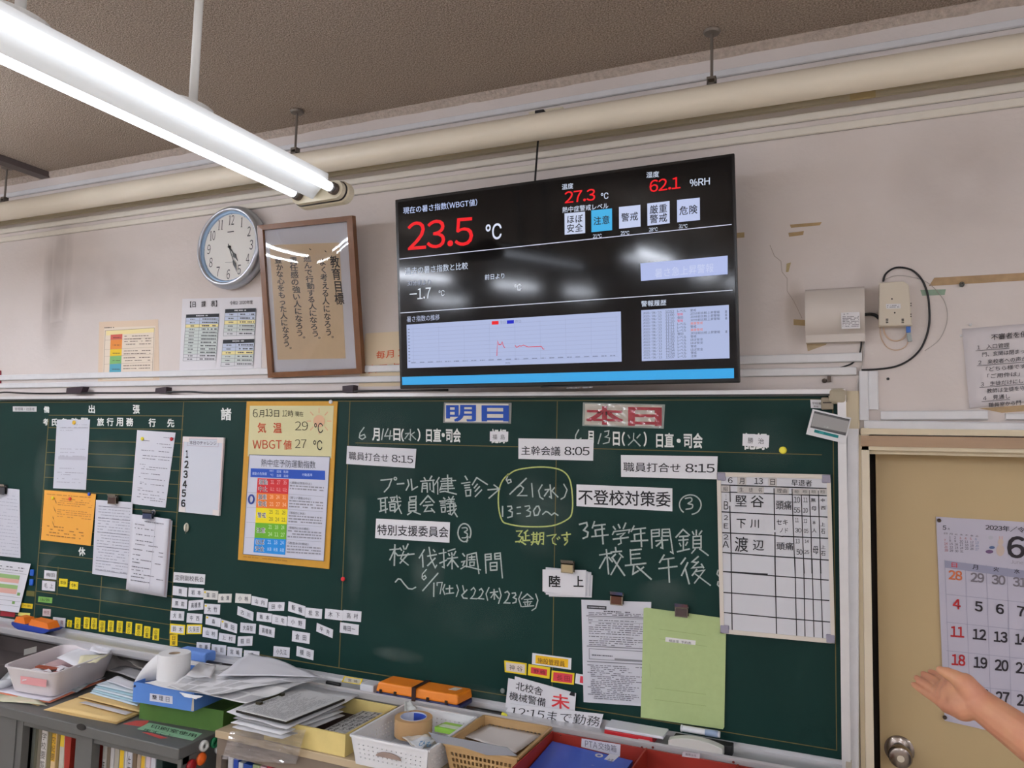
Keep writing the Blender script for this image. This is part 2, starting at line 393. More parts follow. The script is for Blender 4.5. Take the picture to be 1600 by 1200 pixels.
duct('cable_duct', [(1349.5, 580), (1350, 656.6)], .024, 'upright white cable duct meeting the door head, left one of the short pair')
duct('cable_duct', [(1364, 580), (1365, 640)], .025, 'short upright white cable duct ending in mid wall left of the warning notice')
duct('cable_duct', [(1350, 663.5), (1660, 669)], .024, 'long white cable duct running directly along the top of the door')
duct('cable_duct', [(1376, 649), (1543, 648.5)], .024, 'shorter white cable duct above the door, left of the gap')
duct('cable_duct', [(1571, 651), (1660, 651)], .016, 'white cable duct end at the right edge under the warning notice')
duct('cable_duct', [(1332, 670), (1332, 1290)], .031, 'broad white upright cable duct between chalkboard and door', th=.022)
duct('wooden_batten', [(1331, 611), (1331, 1290)], .039, 'cream painted upright batten behind the white duct, between chalkboard and door', m=M_cream, th=.008)
# cream casing behind and below the pipe
zc0 = Y(1200, 178, WALL_Y).z; zc1 = Y(1200, 150, WALL_Y).z
o = MB().box((XL + .002, WALL_Y - .018, zc0), (XR - .002, WALL_Y - .0005, zc1)).build('pipe_casing', mat((206, 196, 168), .6, noise=.08, nscale=8), bevel=.003); tag(o, 'cream rectangular casing on the wall behind the big ceiling pipe', 'casing')
MB().box((XL + .002, WALL_Y - .024, zc0 - .003), (XR - .002, WALL_Y - .018, zc0 + .008)).build('lower_lip', mat((190, 182, 160), .6), o)
for a_, b_ in ((1328, 1368),): 
    A = Y(a_, 150, WALL_Y - .018); B = Y(b_, 150, WALL_Y - .018)
    MB().box((A.x, WALL_Y - .03, zc0 - .006), (B.x, WALL_Y - .018, zc1)).build('joint_sleeve', mat((186, 168, 124), .6), o)
# the pipe with its hangers
py_ = -.092; pc = Y(1112, 155.5, py_); PR = .042
pipe = empty('ceiling_pipe', (0, py_, pc.z), 'large cream lagged pipe hung level below the ceiling above the television', 'pipe')
t = MB().tube([(XL + .01, py_, pc.z), (XR - .01, py_, pc.z)], PR, 28); mk('pipe_body', t.v, t.f, mat((234, 224, 204), .42, noise=.05, nscale=5, bump=.1, bscale=30), pipe, smooth=True)
for i, (qx, lab) in enumerate(((1112, 'rightmost'), (465, 'middle'), (8, 'leftmost'))):
    x = Y(qx, 160, py_).x
    if i == 2: x = Y(8, 300, py_).x
    t = MB(); t.tube([(x, py_, pc.z + PR + .02), (x, py_, CEIL - .004)], .0045, 8); t.lathe((x, py_, CEIL - .006), (0, 0, 1), [(0, 0), (.026, 0), (.022, -.006), (.006, -.008), (0, -.008)], 20)
    t.box((x - .013, py_ - .011, pc.z + PR - .004), (x + .013, py_ + .011, pc.z + PR + .006)); t.box((x - .013, py_ - .011, pc.z + PR + .016), (x + .013, py_ + .011, pc.z + PR + .024))
    t.box((x - .013, py_ - .011, pc.z + PR), (x - .009, py_ + .011, pc.z + PR + .02)); t.box((x + .009, py_ - .011, pc.z + PR), (x + .013, py_ + .011, pc.z + PR + .02))
    mk('hanger_rod', t.v, t.f, mat((128, 120, 112), .45, metal=.7), pipe)
# junction box and cable at the top of the television
q = [(826, 176), (876, 167), (882, 176), (832, 186)]
jb = card('junction_box', [(826, 175), (879, 166.5), (879, 190), (826, 198)], PY(WALL_Y - .035), .035, mat((214, 204, 180), .5), label='small cream socket box half hidden behind the ceiling pipe', cat='socket box')
t = MB(); A = Y(846, 178, WALL_Y - .04); t.box((A.x - .016, A.y - .022, A.z - .014), (A.x + .016, A.y, A.z + .006)); tag(t.build('power_plug', mat((20, 20, 22), .5), bevel=.003), 'black power plug sitting in the socket box behind the pipe', 'plug')
B = Y(847, 290, -.1)
t = MB().tube([A + Vector((0, -.015, 0)), (A.x, -.03, A.z - .06), (A.x + .002, -.06, 2.5), (A.x + .002, -.06, B.z + .02), B + Vector((0, .02, -.05))], .0035, 8); tag(t.build('power_cable', mat((18, 18, 20), .5), smooth=True), 'thin black cable dropping from the pipe to the top of the television', 'cable')
# dark steel channel on the ceiling at the far left
A = Z(92, 277, CEIL); 
t = MB(); t.box((A.x - .03, A.y - 1.6, CEIL - .028), (A.x + .03, A.y, CEIL - .001)); t.box((A.x - .045, A.y - 1.6, CEIL - .006), (A.x - .03, A.y + .02, CEIL - .001))
o = t.build('ceiling_channel', mat((96, 86, 84), .5, metal=.3)); tag(o, 'dark grey steel channel fixed to the ceiling at far left', 'rail')
t = MB().box((A.x - .06, A.y - .36, CEIL - .036), (A.x + .045, A.y - .33, CEIL - .001)); mk('bracket', t.v, t.f, mat((70, 62, 60), .5, metal=.4), o)
t = MB(); t.tube([(A.x + .0, A.y - .34, CEIL - .03), (A.x + .0, A.y - .34, CEIL - .1)], .003, 6); mk('hook', t.v, t.f, mat((70, 62, 60), .5), o)

# ------------------------------------------------------------------ fluorescent lamps
M_tube = mat((236, 242, 255), .5, emit=TUBE); M_body = mat((236, 236, 232), .35, noise=.03, nscale=10); M_cap = mat((222, 212, 186), .4); M_black = mat((22, 20, 20), .5)
M_metal = mat((170, 170, 172), .3, metal=.8)
def lamp(E, dr, L, label, poles=(.3, .95), group=None, k=1.0, glow=None):
    dr = Vector(dr).normalized(); sd = dr.cross(Vector((0, 0, 1))).normalized(); up = sd.cross(dr).normalized()
    # E = centre of the end near the wall; dr points toward the wall
    r = empty('fluorescent_lamp', E, label, 'ceiling light', group)
    P = lambda u, w_, l: E + sd * u * k + up * w_ * k - dr * l
    M_t = glow or M_tube
    t = MB(); sec = [(0, -.030), (.062, .030), (.062, .050), (.030, .066), (-.030, .066), (-.062, .050), (-.062, .030)]
    t.prism([P(u, w_, .028) for u, w_ in sec], -dr * (L - .056)); mk('reflector_body', t.v, t.f, M_body, r)
    for s_ in (-1, 1):
        t = MB().tube([P(.0775 * s_, 0, .035), P(.0775 * s_, 0, L - .035)], .0155 * k, 16); mk('tube', t.v, t.f, M_t, r, smooth=True)
        t = MB().tube([P(.0775 * s_, 0, .024), P(.0775 * s_, 0, .036)], .0162 * k, 16); t.tube([P(.0775 * s_, 0, L - .036), P(.0775 * s_, 0, L - .024)], .0162 * k, 16); mk('tube_end_cap', t.v, t.f, M_metal, r, smooth=True)
        for l0, l1 in ((.012, .026), (L - .026, L - .012)): t = MB().tube([P(.0775 * s_, 0, l0), P(.0775 * s_, 0, l1)], .020 * k, 16); mk('socket', t.v, t.f, mat((90, 78, 70), .4), r, smooth=True)
    def pill(R, W, n=10):
        return [(W / 2 + R * math.cos(a), R * math.sin(a)) for a in [-math.pi / 2 + math.pi * i / n for i in range(n + 1)]] + [(-W / 2 + R * math.cos(a), R * math.sin(a)) for a in [math.pi / 2 + math.pi * i / n for i in range(n + 1)]]
    for l0, sg in ((0, -1), (L, 1)):
        t = MB().prism([P(u, w_, l0 - sg * .0) for u, w_ in pill(.031, .158)], dr * sg * .014); mk('socket_plate', t.v, t.f, M_cap, r)
        t = MB().prism([P(u, w_, l0 + sg * .0) for u, w_ in pill(.034, .158)], -dr * sg * .004); mk('gasket', t.v, t.f, M_black, r)
        t = MB().prism([P(u, w_, l0 + sg * .003) for u, w_ in pill(.037, .16)], -dr * sg * .03); o = mk('end_cover', t.v, t.f, M_cap, r); 
        bv = o.modifiers.new('bevel', 'BEVEL'); bv.width = .006; bv.segments = 2; bv.limit_method = 'ANGLE'
    for pl_ in poles:
        a = P(0, .06, pl_)
        t = MB().tube([a, (a.x, a.y, CEIL - .001)], .0095, 12); t.lathe((a.x, a.y, CEIL - .03), (0, 0, 1), [(0, .029), (.04, .029), (.04, .01), (.012, 0), (0, 0)], 20); mk('suspension_pole', t.v, t.f, M_body, r, smooth=True)
        t = MB(); t.prism([P(.0, .058, pl_) + dr * .055 * math.cos(a_) + sd * .028 * math.sin(a_) for a_ in [2 * math.pi * i / 20 for i in range(20)]], up * .015); mk('pole_cover', t.v, t.f, M_body, r)
    return r
E0 = Y(500, 303, -.65); D0 = (ray(1400, 738)).normalized()
lamp(E0, D0, 1.25, 'twin tube fluorescent lamp hanging by poles at top left, lit bright white', (.43, .81), k=.8, glow=mat((236, 242, 255), .5, emit=TUBE_NEAR))
for X_, nx in ((-5.3, 'second row to the left'), (-3.3, 'first row to the left'), (-1.31, 'same row'), (.7, 'first row to the right'), (2.7, 'added second row to the right')):  # rightmost row is unseen, added to brighten the right side of the wall
    for y_, ny in ((-.65, 'nearest the board wall'), (-2.75, 'above the photographer'), (-4.85, 'in mid room'), (-6.95, 'toward the back wall')):
        if (-2 < X_ < 2 and y_ > -1) or (X_ < -5 and y_ > -1): continue
        lamp(Vector((X_, y_, 2.5)), (0, 1, 0), 1.25, 'lit twin tube ceiling lamp, %s, %s' % (nx, ny), (.3, .95), 'fluorescent lamps outside the view', k=.8)

def stain(q, rgb, al, parent, pl, name='wall_stain', ns=5, lift=.0005):
    o = mk(name, [pl.hit(x, y, lift) for x, y in q], [(0, 1, 2, 3)], stain_mat(rgb, al, ns), parent, smooth='flat2'); return o
wf = bpy.data.objects['wall_front']
stain([(72, 320), (118, 316), (108, 560), (62, 566)], (120, 100, 90), .28, wf, WALL)
stain([(84, 360), (106, 358), (98, 500), (78, 505)], (90, 72, 64), .22, wf, WALL)
stain([(60, 400), (260, 380), (260, 480), (60, 500)], (140, 122, 116), .18, wf, WALL)
stain([(1380, 200), (1620, 160), (1620, 360), (1380, 380)], (140, 120, 106), .12, wf, WALL)
stain([(1225, 440), (1262, 430), (1262, 560), (1225, 560)], (170, 140, 100), .2, wf, WALL)
stain([(1330, 400), (1380, 395), (1380, 540), (1330, 545)], (130, 112, 104), .15, wf, WALL)
# ------------------------------------------------------------------ chalkboard
G = (40, 66, 60)
BT = Y(1290, 618.2, 0).z; BB = .848; BR_ = Y(1309.5, 700, 0).x; BL_ = -4.3
board = empty('chalkboard', (-2, 0, BB), 'wide dark green chalkboard with white aluminium frame filling the wall', 'chalkboard')
M_board = mat((25, 56, 51), .45, noise=.2, nscale=2.2, rgb2=(20, 47, 43), bump=.05, bscale=300, spec=.12)
t = MB().box((BL_, 0, BB - .01), (BR_, WALL_Y - .002, BT)); mk('writing_surface', t.v, t.f, M_board, board)
M_fr = mat((222, 220, 220), .35, metal=.25, noise=.06, nscale=30)
FT = Y(1200, 609, -.018).z
t = MB(); t.box((BL_, -.018, BT - .001), (BR_ + .02, WALL_Y - .002, FT)); mk('top_frame', t.v, t.f, M_fr, board)
t = MB(); t.box((BL_, -.0185, BT - .001), (BR_, -.018, BT + .004)); mk('frame_groove', t.v, t.f, mat((60, 62, 60), .7), board)
t = MB(); t.box((BR_, -.018, BB - .03), (BR_ + .0215, WALL_Y - .002, BT)); mk('side_frame', t.v, t.f, M_fr, board)
t = MB(); t.box((BL_ - .0215, -.018, BB - .03), (BL_, WALL_Y - .002, FT)); mk('side_frame', t.v, t.f, M_fr, board)
x1 = BR_ + .024
t = MB().box((x1 - .047, -.022, FT - .04), (x1, WALL_Y - .002, FT + .003)); o = mk('corner_cap', t.v, t.f, mat((168, 158, 136), .5), board); bv = o.modifiers.new('b', 'BEVEL'); bv.width = .012; bv.segments = 4; bv.limit_method = 'ANGLE'
t = MB().box((x1 - .066, -.016, FT - .056), (x1 - .034, -.002, FT - .022)); o = mk('corner_latch', t.v, t.f, mat((150, 138, 118), .5), board); bv = o.modifiers.new('b', 'BEVEL'); bv.width = .004; bv.segments = 2
t = MB().bar((x1 - .061, -.0175, FT - .037), (x1 - .039, -.0175, FT - .037), .004, .003); mk('latch_slot', t.v, t.f, mat((70, 60, 50), .6), board)
# tray
TX1 = BR_ + .012
sec = [(-.0015, BB + .0), (-.0015, BB - .012), (-.085, BB - .022), (-.094, BB - .016), (-.094, BB - .006), (-.100, BB - .0035), (-.106, BB - .008), (-.106, BB - .026), (-.098, BB - .036), (-.02, BB - .036), (.006, BB - .04), (.006, BB + .0)]
t = MB().prism([(BL_, y, z) for y, z in sec], (TX1 - BL_, 0, 0)); mk('chalk_tray', t.v, t.f, mat((214, 214, 216), .32, metal=.45, noise=.1, nscale=25, stretch=(.3, 3, 3)), board)
t = MB().box((TX1 - .002, -.108, BB - .042), (TX1 + .012, .0, BB + .004)); o = mk('tray_end_cap', t.v, t.f, mat((196, 186, 168), .5), board)
# painted guide lines
GL = (104, 92, 46); I = Ink(BOARD, .0003)
I.line([(-30, 628.9), (280, 627.5), (547, 626.8), (870, 626), (1296, 624)], 1.3, GL)
I.line([(-30, 951), (1307.3, 1172.4)], 1.4, GL)
I.line([(1301.4, 640), (1307.3, 1172.4)], 1.4, GL)
zt = Y(287, 627.5, 0)
def vline(px, py, bot, wd=1.2):
    a = Y(px, py, 0)
    # plumb line on the board down to the bottom line
    from_z = a.z
    def proj(z):
        c = ROT.transposed() @ (Vector((a.x, 0, z)) - CAM); return (800 + FPX * c[0] / c[1], 600 - FPX * c[2] / c[1])
    I.line([proj(from_z), proj(bot)], wd, GL)
def proj(P):
    c = ROT.transposed() @ (Vector(P) - CAM); return (800 + FPX * c[0] / c[1], 600 - FPX * c[2] / c[1])
zb = Y(590, 1054, 0).z
for px in (287, 546.9, 870.8): vline(px, 627.5, zb)
vline(76, 655, zb)
I.line([(555.8, 692), (930, 701), (1283.8, 710.6)], 1.3, GL)
xa, xb = Y(76, 655, 0).x, Y(287, 650, 0).x
r0 = Y(287, 650, 0).z; r1 = Y(270, 909.7, 0).z
for i in range(16):
    z = r0 + (r1 - r0) * i / 12
    if z > zb: I.line([proj((xa, 0, z)), proj((xb, 0, z))], 1.1, GL)
I.line([proj((Y(159, 901, 0).x, 0, Y(159, 901, 0).z)), proj((Y(159, 901, 0).x, 0, zb))], 1, GL); I.line([(91, 886), (89, 930)], 1, GL)
I.done('guide_lines', board, 'thin ochre ruled lines')
# white painted lettering
WH = (226, 228, 224); I = Ink(BOARD, .0005)
for s, x0, y0, x1, y1 in (('備', 68.5, 635, 77, 644.5), ('出', 138.7, 633, 148, 645), ('張', 208, 633, 218, 646), ('考', 67.5, 654, 75, 664), ('氏', 81, 654, 90, 665), ('名', 95, 653.5, 104, 664.5), ('時', 112, 653, 121.5, 664.5), ('間', 127, 653, 137, 664.5),
                          ('旅', 151.9, 653, 162, 665), ('行', 167, 653, 177, 665), ('用', 182, 653, 192, 665.5), ('務', 197.5, 653, 208, 665.5), ('行', 232.5, 654, 243, 666.5), ('先', 261.6, 654.5, 272, 667), ('諸', 345.6, 637.6, 361, 656), ('休', 122.8, 855.3, 133, 868)):
    I.text(s, (x0, y0), (x1, y0 + .3), y1 - y0, WH, .07); I.done('painted_character', board); I = Ink(BOARD, .0005)
for s, x0, y0, x1, y1 in (('月', 582, 669, 593, 688), ('日', 615, 669.8, 625.2, 688), ('(', 627, 670, 630.6, 689), (')', 652.5, 670, 656.4, 689), ('日直', 666, 669.8, 689, 690), ('・', 690.5, 677, 694.5, 682), ('司会', 697, 669.8, 719.5, 690.6),
                          ('月', 917.6, 673.5, 927.5, 692), ('日', 958, 675, 968, 695.6), ('(', 972, 675, 976, 696), (')', 1006, 675, 1010, 697), ('日直', 1025.6, 677, 1052.5, 698.6), ('・', 1058, 686, 1063, 691), ('司会', 1068.5, 677, 1097.3, 699.7), ('記録', 768, 670.6, 791.5, 692), ('記録', 1163, 677, 1199, 702)):
    I.text(s, (x0, y0), (x1, y0 + .4), y1 - y0, WH, .07); I.done('painted_character', board); I = Ink(BOARD, .0005)
# chalk handwriting: one list of strokes per phrase, each stroke a chain of points
CH = (186, 196, 192); CY = (196, 206, 120)
def smooth_(p):
    if len(p) < 3: return p
    out = [p[0]]
    for i in range(len(p) - 1):
        a = p[max(i - 1, 0)]; b_ = p[i]; c = p[i + 1]; d = p[min(i + 2, len(p) - 1)]
        for t_ in (.25, .5, .75, 1):
            q = []
            for k_ in (0, 1):
                v = .5 * (2 * b_[k_] + (c[k_] - a[k_]) * t_ + (2 * a[k_] - 5 * b_[k_] + 4 * c[k_] - d[k_]) * t_ ** 2 + (3 * b_[k_] - a[k_] - 3 * c[k_] + d[k_]) * t_ ** 3); q.append(b_[k_] + (v - b_[k_]) * 1.0)
            out.append(tuple(q))
    return out
def chalk(src, ox, oy, s, col=CH, wd=2.1, label=None, curve=False, parent=None, pl=None):
    I = Ink(pl or BOARD, .0007, noise=.35)
    for st in src.split(';'):
        n = [float(v) for v in st.replace(',', ' ').split()]
        if not n: continue
        p = [(ox + n[i] / s, oy + n[i + 1] / s) for i in range(0, len(n), 2)]
        if curve: p = smooth_(p)
        I.line(p, wd * random.uniform(.85, 1.1), col)
    I.done('chalk_writing', parent or board, label)
def circ(cx, cy, rx, ry, a0=0, a1=360, n=18):
    return ' '.join('%.0f %.0f' % (cx + rx * math.cos(math.radians(a0 + (a1 - a0) * i / n)), cy + ry * math.sin(math.radians(a0 + (a1 - a0) * i / n))) for i in range(n + 1))
A_ = (540, 600, 4.444)
chalk('245 668 320 660 300 715 268 750;' + circ(345, 657, 9, 9) + ';358 695 405 690;432 665 440 700 420 738;455 660 462 735 500 712;545 650 555 668;598 640 585 662;520 675 615 668;535 690 530 750;535 690 565 688 568 752;535 708 563 706;533 725 565 724;585 688 587 735;608 678 612 750 598 742;'
      '650 648 625 690 612 705;640 680 640 765;670 660 735 655 735 692;660 675 765 670;665 692 740 690;672 710 745 706;665 728 755 724;708 632 712 745;668 700 655 735 675 725;655 750 690 745 770 765;'
      '830 640 845 665;805 690 865 682;825 705 862 700;828 722 862 718;833 738 838 780;833 738 868 735 866 775 838 778;910 650 880 700;910 650 985 698;915 695 893 722;930 712 900 745;945 735 900 782', *A_)
chalk('988 735 1065 728;1030 700 1068 730 995 793', *A_)
chalk('225 798 290 788;243 800 246 880;275 795 278 895;246 825 275 822;246 848 275 845;235 885 290 868;310 790 345 786;318 800 322 815;338 797 332 812;298 822 350 816;308 835 310 880;308 835 342 832 342 878 310 880;310 855 342 853;355 775 365 850 388 900;350 820 385 815;380 840 340 890;370 785 380 795;'
      '445 785 447 808;445 785 490 780 487 805 447 808;440 820 440 885;440 820 488 816 488 883;440 840 488 837;440 860 488 858;440 883 488 880;455 890 430 908;475 888 520 905;'
      '572 775 518 838;572 775 615 822;555 820 590 817;540 845 605 840;570 848 548 885 610 880;595 865 618 892;'
      '680 790 690 800;652 815 700 812;660 828 692 826;660 843 692 841;665 858 668 890;665 858 693 856 690 888 668 890;715 785 722 798;748 780 738 796;705 805 755 800;710 818 752 815;700 832 760 828;732 800 732 832;705 855 765 850;725 838 728 905 715 900;705 885 745 875;748 835 755 890 775 922;768 865 735 910;760 838 768 848', *A_)
chalk(circ(825, 1032, 45, 62, 60, 395) + ';850 1060 840 1097;808 1000 838 998 845 1015 825 1028 845 1040 838 1065 808 1068', *A_, curve=True)
chalk('1120 640 1180 600 1290 580 1400 578 1500 600 1555 660 1575 780 1572 890 1540 940 1430 985 1250 990 1130 972 1085 945 1062 850 1065 740 1090 670 1130 625', *A_, col=CY, curve=True, wd=2.3, label='yellow chalk ring')
chalk('1130 630 1115 665 1130 690 1150 680 1145 662 1125 668;1255 655 1140 765;1195 715 1215 705 1235 722 1225 745 1195 775 1260 775;1292 690 1300 785;1365 700 1340 740 1350 785 1372 800;1420 700 1428 790 1415 782;1385 735 1412 732 1380 778;1450 720 1432 742 1475 785;1515 695 1538 735 1520 785 1495 800;'
      '1090 850 1090 920;1125 850 1150 848 1155 865 1135 880 1158 890 1155 920 1125 928;1190 858 1215 855;1190 900 1215 898;1245 850 1275 845 1280 862 1260 878 1285 888 1280 915 1255 920;1325 850 1305 880 1312 912 1335 910 1350 875 1340 848 1325 850;1368 905 1390 885 1405 890 1430 910 1450 895 1475 912', *A_)
chalk('1185 1022 1225 1020 1200 1055 1225 1065 1205 1100;1180 1095 1215 1092 1250 1115;1265 1015 1240 1035;1250 1030 1250 1085;1250 1055 1275 1052;1230 1060 1232 1088 1280 1085;1290 1045 1340 1042;1305 1030 1303 1095;1328 1030 1326 1095;1305 1062 1326 1061;1305 1078 1326 1077;1288 1098 1340 1095;1300 1105 1290 1118;1325 1103 1338 1115;1350 1035 1348 1085 1338 1110;1350 1035 1375 1033 1373 1112 1362 1108;1350 1058 1373 1057;1350 1080 1373 1079;'
      '1398 1055 1460 1045 1435 1075 1440 1105 1462 1115;1468 1070 1475 1080;1480 1062 1487 1072;1500 1050 1562 1042;1535 1030 1540 1075 1525 1085 1520 1070 1540 1072 1540 1095 1520 1118', *A_, col=CY, label='yellow chalk words')
chalk('128 302 100 340 95 372 115 385 138 370 130 350 100 362;262 312 250 388;295 310 272 362 325 360;312 325 305 385;450 315 450 390 440 382;415 345 440 342 412 380;478 335 455 352 488 385', *A_, wd=1.9)
chalk('285 318 265 355 262 380 282 392 302 376;440 345 420 415;465 330 495 325 490 355 470 368 500 375 495 405 455 415;628 355 640 375;712 350 690 375;668 342 665 390 630 425;668 385 712 430', 840, 600, 4.444, wd=1.9)
chalk(circ(1060, 838, 75, 68, 130, 440) + ';1025 795 1065 790 1070 812 1045 830 1075 838 1070 862 1030 870', 840, 600, 4.444, curve=True)
chalk('290 975 340 962 345 985 320 1015 350 1030 345 1060 315 1072;395 955 380 1000;385 985 470 975;400 1015 465 1005;400 1015 405 1055;375 1060 490 1048;445 975 455 1110;'
      '525 990 540 1010;560 975 572 1000;612 965 595 1005;530 1025 520 1045;530 1025 640 1012 632 1035;550 1045 605 1035 575 1062;575 1060 580 1105 560 1115;525 1078 630 1065;'
      '670 985 650 1025;660 1010 750 1000;672 1045 745 1035;672 1045 675 1085;648 1092 765 1085;715 1005 722 1130;'
      '790 1015 795 1140;790 1015 845 1010 845 1055 795 1060;792 1037 845 1033;865 1010 865 1055 912 1055;865 1010 915 1008 940 1175 922 1165;865 1032 912 1030;820 1090 905 1082;862 1065 868 1140 855 1135;865 1090 825 1125;'
      '1010 1010 960 1065;1010 1010 1055 1050;985 1060 1045 1055;980 1085 1045 1080;1012 1060 1012 1155;985 1105 995 1125;1040 1098 1028 1120;970 1165 1055 1145;1102 1015 1102 1050;1075 1025 1085 1045;1140 1020 1122 1045;1080 1060 1080 1140;1080 1060 1135 1055 1135 1140;1080 1085 1135 1082;1080 1110 1135 1108;1080 1138 1135 1135;1095 1145 1070 1175;1125 1145 1185 1190', 840, 600, 4.444, wd=2.4)
chalk('660 30 740 18;705 -5 720 155;700 45 660 118;720 45 745 75;765 -20 768 5;735 12 805 5;765 25 740 50;790 20 815 45;800 45 735 160;745 50 825 165;862 -5 868 95;862 0 935 -8;866 28 925 22;868 55 930 50;830 100 965 85;885 100 880 155 915 135;950 110 925 130;905 105 1000 190;'
      '1085 30 1055 80;1075 60 1150 50;1050 120 1170 105;1112 55 1120 210;1225 50 1195 90;1240 80 1200 165;1225 125 1250 220;1310 40 1270 75 1300 80;1310 75 1270 115 1335 110;1330 90 1345 115;1300 125 1270 165;1290 140 1350 130 1285 215;1290 155 1390 230;1440 130 1433 155 1452 175;1440 205 1436 225 1448 238', 780, 860, 4.2105, wd=2.4)
C_ = (540, 820, 5)
chalk('345 195 420 188;385 155 380 318;380 200 345 275;385 215 408 240;425 180 438 200;450 165 458 190;488 150 470 190;455 205 430 265 490 315;490 225 425 300;415 240 535 228;'
      '615 195 575 260;600 235 605 330;640 245 710 232;652 175 665 260 700 335 712 315;700 260 640 320;685 195 698 210;730 225 785 215;765 190 770 335 755 328;735 300 790 275;855 188 800 205;805 225 812 240;828 218 832 235;860 208 845 238;795 265 875 255;832 245 832 345;832 268 795 320;832 268 880 330;'
      '915 225 930 245;905 290 930 285 915 320;900 345 935 322 1055 352;950 235 945 330;950 235 1020 218 1042 382;965 255 1010 250;985 240 985 275;962 275 1012 272;970 292 972 322;970 292 1005 290 1003 318 972 320;'
      '1090 235 1098 378;1090 232 1135 228 1137 270 1093 275;1092 252 1136 250;1165 228 1167 268 1205 265;1165 225 1208 220 1225 415;1165 247 1205 244;1130 298 1132 355;1130 298 1182 294 1182 352 1132 355;1131 325 1182 322', *C_, wd=2.2)
chalk('388 448 410 422 430 425 460 465 490 498 520 502 548 488;632 348 600 385 597 415 612 430 630 412 620 395 600 410;722 378 602 515;690 455 688 560;715 475 715 452 755 450 738 540;775 465 760 505 775 545;785 500 838 495;812 475 812 535;785 538 845 532;868 470 882 510 865 560;'
      '915 475 925 520;948 508 908 550 920 572 950 575;980 510 1000 490 1015 512 1000 550 978 575 1025 578;1045 510 1060 498 1075 522 1058 555 1035 575 1080 580;1120 490 1097 540 1110 590;1130 530 1190 522;1160 505 1162 582;1158 535 1135 570;1163 535 1195 575;1200 495 1215 550 1195 615;'
      '1245 530 1265 520 1280 540 1265 580 1240 610 1285 612;1300 535 1325 532 1330 550 1310 568 1335 580 1330 605 1305 612;1375 525 1352 580 1372 640;1420 540 1375 580;1420 540 1465 580;1395 585 1450 580;1390 605 1455 600;1422 585 1422 632;1400 615 1405 628;1445 610 1435 625;1380 640 1470 632;1485 540 1502 590 1485 650 1455 670', *C_, wd=1.9)
# wiped chalk dust
for q, a in (([(580, 1005), (665, 1016), (660, 1040), (580, 1030)], .55), ([(540, 630), (640, 630), (660, 780), (540, 780)], .22), ([(545, 690), (575, 690), (570, 950), (540, 950)], .4), ([(640, 840), (700, 840), (690, 950), (640, 950)], .35),
             ([(110, 850), (75, 880), (62, 910), (62, 850)], .4), ([(55, 680), (85, 680), (76, 800), (46, 800)], .35), ([(140, 905), (230, 915), (225, 955), (140, 940)], .4), ([(620, 930), (840, 930), (840, 1000), (640, 1000)], .12), ([(130, 680), (215, 690), (215, 745), (130, 738)], .35),
             ([(780, 740), (900, 720), (910, 860), (820, 880)], .28), ([(850, 640), (1000, 620), (1000, 760), (850, 760)], .12), ([(1130, 640), (1260, 640), (1260, 740), (1130, 740)], .14), ([(700, 1060), (800, 1080), (790, 1110), (700, 1090)], .2), ([(990, 910), (1090, 900), (1090, 960), (990, 960)], .3)):
    stain(q, (150, 168, 162), a * .45, board, BOARD, 'chalk_dust', 9, .0002)
# ------------------------------------------------------------------ television
bl, br, tr, tl = (625, 608), (1156.5, 598), (1147.5, 239), (617, 312)
TVP = lean(bl, tl, -.10, -.153)
tv = empty('television', TVP.hit(890, 605), 'large black flat television tilted down above the chalkboard showing heat index figures', 'television')
F = [TVP.hit(*p, -.002) for p in (tl, tr, br, bl)]; n_ = TVP.n
M_blk = mat((14, 14, 16), .3); M_scr = mat((6, 6, 9), .085, spec=.34)
b = MB().hexa(F, [p - n_ * .012 for p in F]); o = b.build('bezel', mat((10, 10, 12), .22), tv, bevel=.003)
ctr = sum(F, Vector()) / 4
b = MB().hexa([ctr + (p - ctr) * .93 - n_ * .012 for p in F], [ctr + (p - ctr) * .8 - n_ * .055 for p in F]); b.build('rear_housing', M_blk, tv)
b = MB().box((ctr.x - .2, ctr.y + .04, ctr.z - .16), (ctr.x + .2, WALL_Y - .001, ctr.z + .1)); b.build('wall_bracket', mat((30, 30, 32), .5, metal=.6), tv)
sq = [(621.5, 316), (1143, 243.8), (1152, 591), (628.5, 602.2)]
sc = card('screen', sq, TVP, .001, M_scr, tv, lift=-.0003)
b = MB(); a1 = TVP.hit(845, 604.5, .002); a2 = TVP.hit(950, 601.5, .002); b.bar(a1, a2, .004, .010, up=n_); b.build('logo_bar', mat((60, 60, 64), .3, metal=.5), tv, bevel=.002)
I = Ink(TVP, .0008); I.fuzz((862, 606), (935, 603.5), 2.2, (150, 150, 155), .7); I.done('maker_lettering', tv)
W1 = (196, 210, 250); W2 = (205, 215, 235); RD = (245, 0, 20); PANEL = (176, 188, 226); KK = (28, 30, 44)
I = Ink(TVP, .0006, emit=.92)
I.text('現在の暑さ指数(WBGT値)', (630, 324), (745.5, 310.5), 10.8, W1, .01).text('23.5', (637, 347.5), (739, 338.5), 44, RD, .012).text('℃', (759, 351), (783.5, 348.5), 24.5, (225, 230, 250), .02)
I.text('過去の暑さ指数と比較', (632.8, 418.5), (731, 409.5), 11, W2, .01).text('前日より', (757.5, 429), (788, 426.3), 8.5, W2, .02).text('30分前より', (636, 438.8), (673, 436), 8.3, (170, 178, 200)).text('-1.7', (640, 451.5), (673, 449), 17, (235, 240, 250)).text('℃', (685.5, 453.8), (694.5, 453), 9, (225, 230, 240)).text('℃', (804, 444.8), (814.3, 443.8), 10, (235, 240, 250), .03)
I.line([(624.5, 404.7), (1142.8, 350.7)], 1.3, (210, 212, 235)); I.line([(626, 489), (1144.4, 453.4)], 1.3, (205, 208, 225))
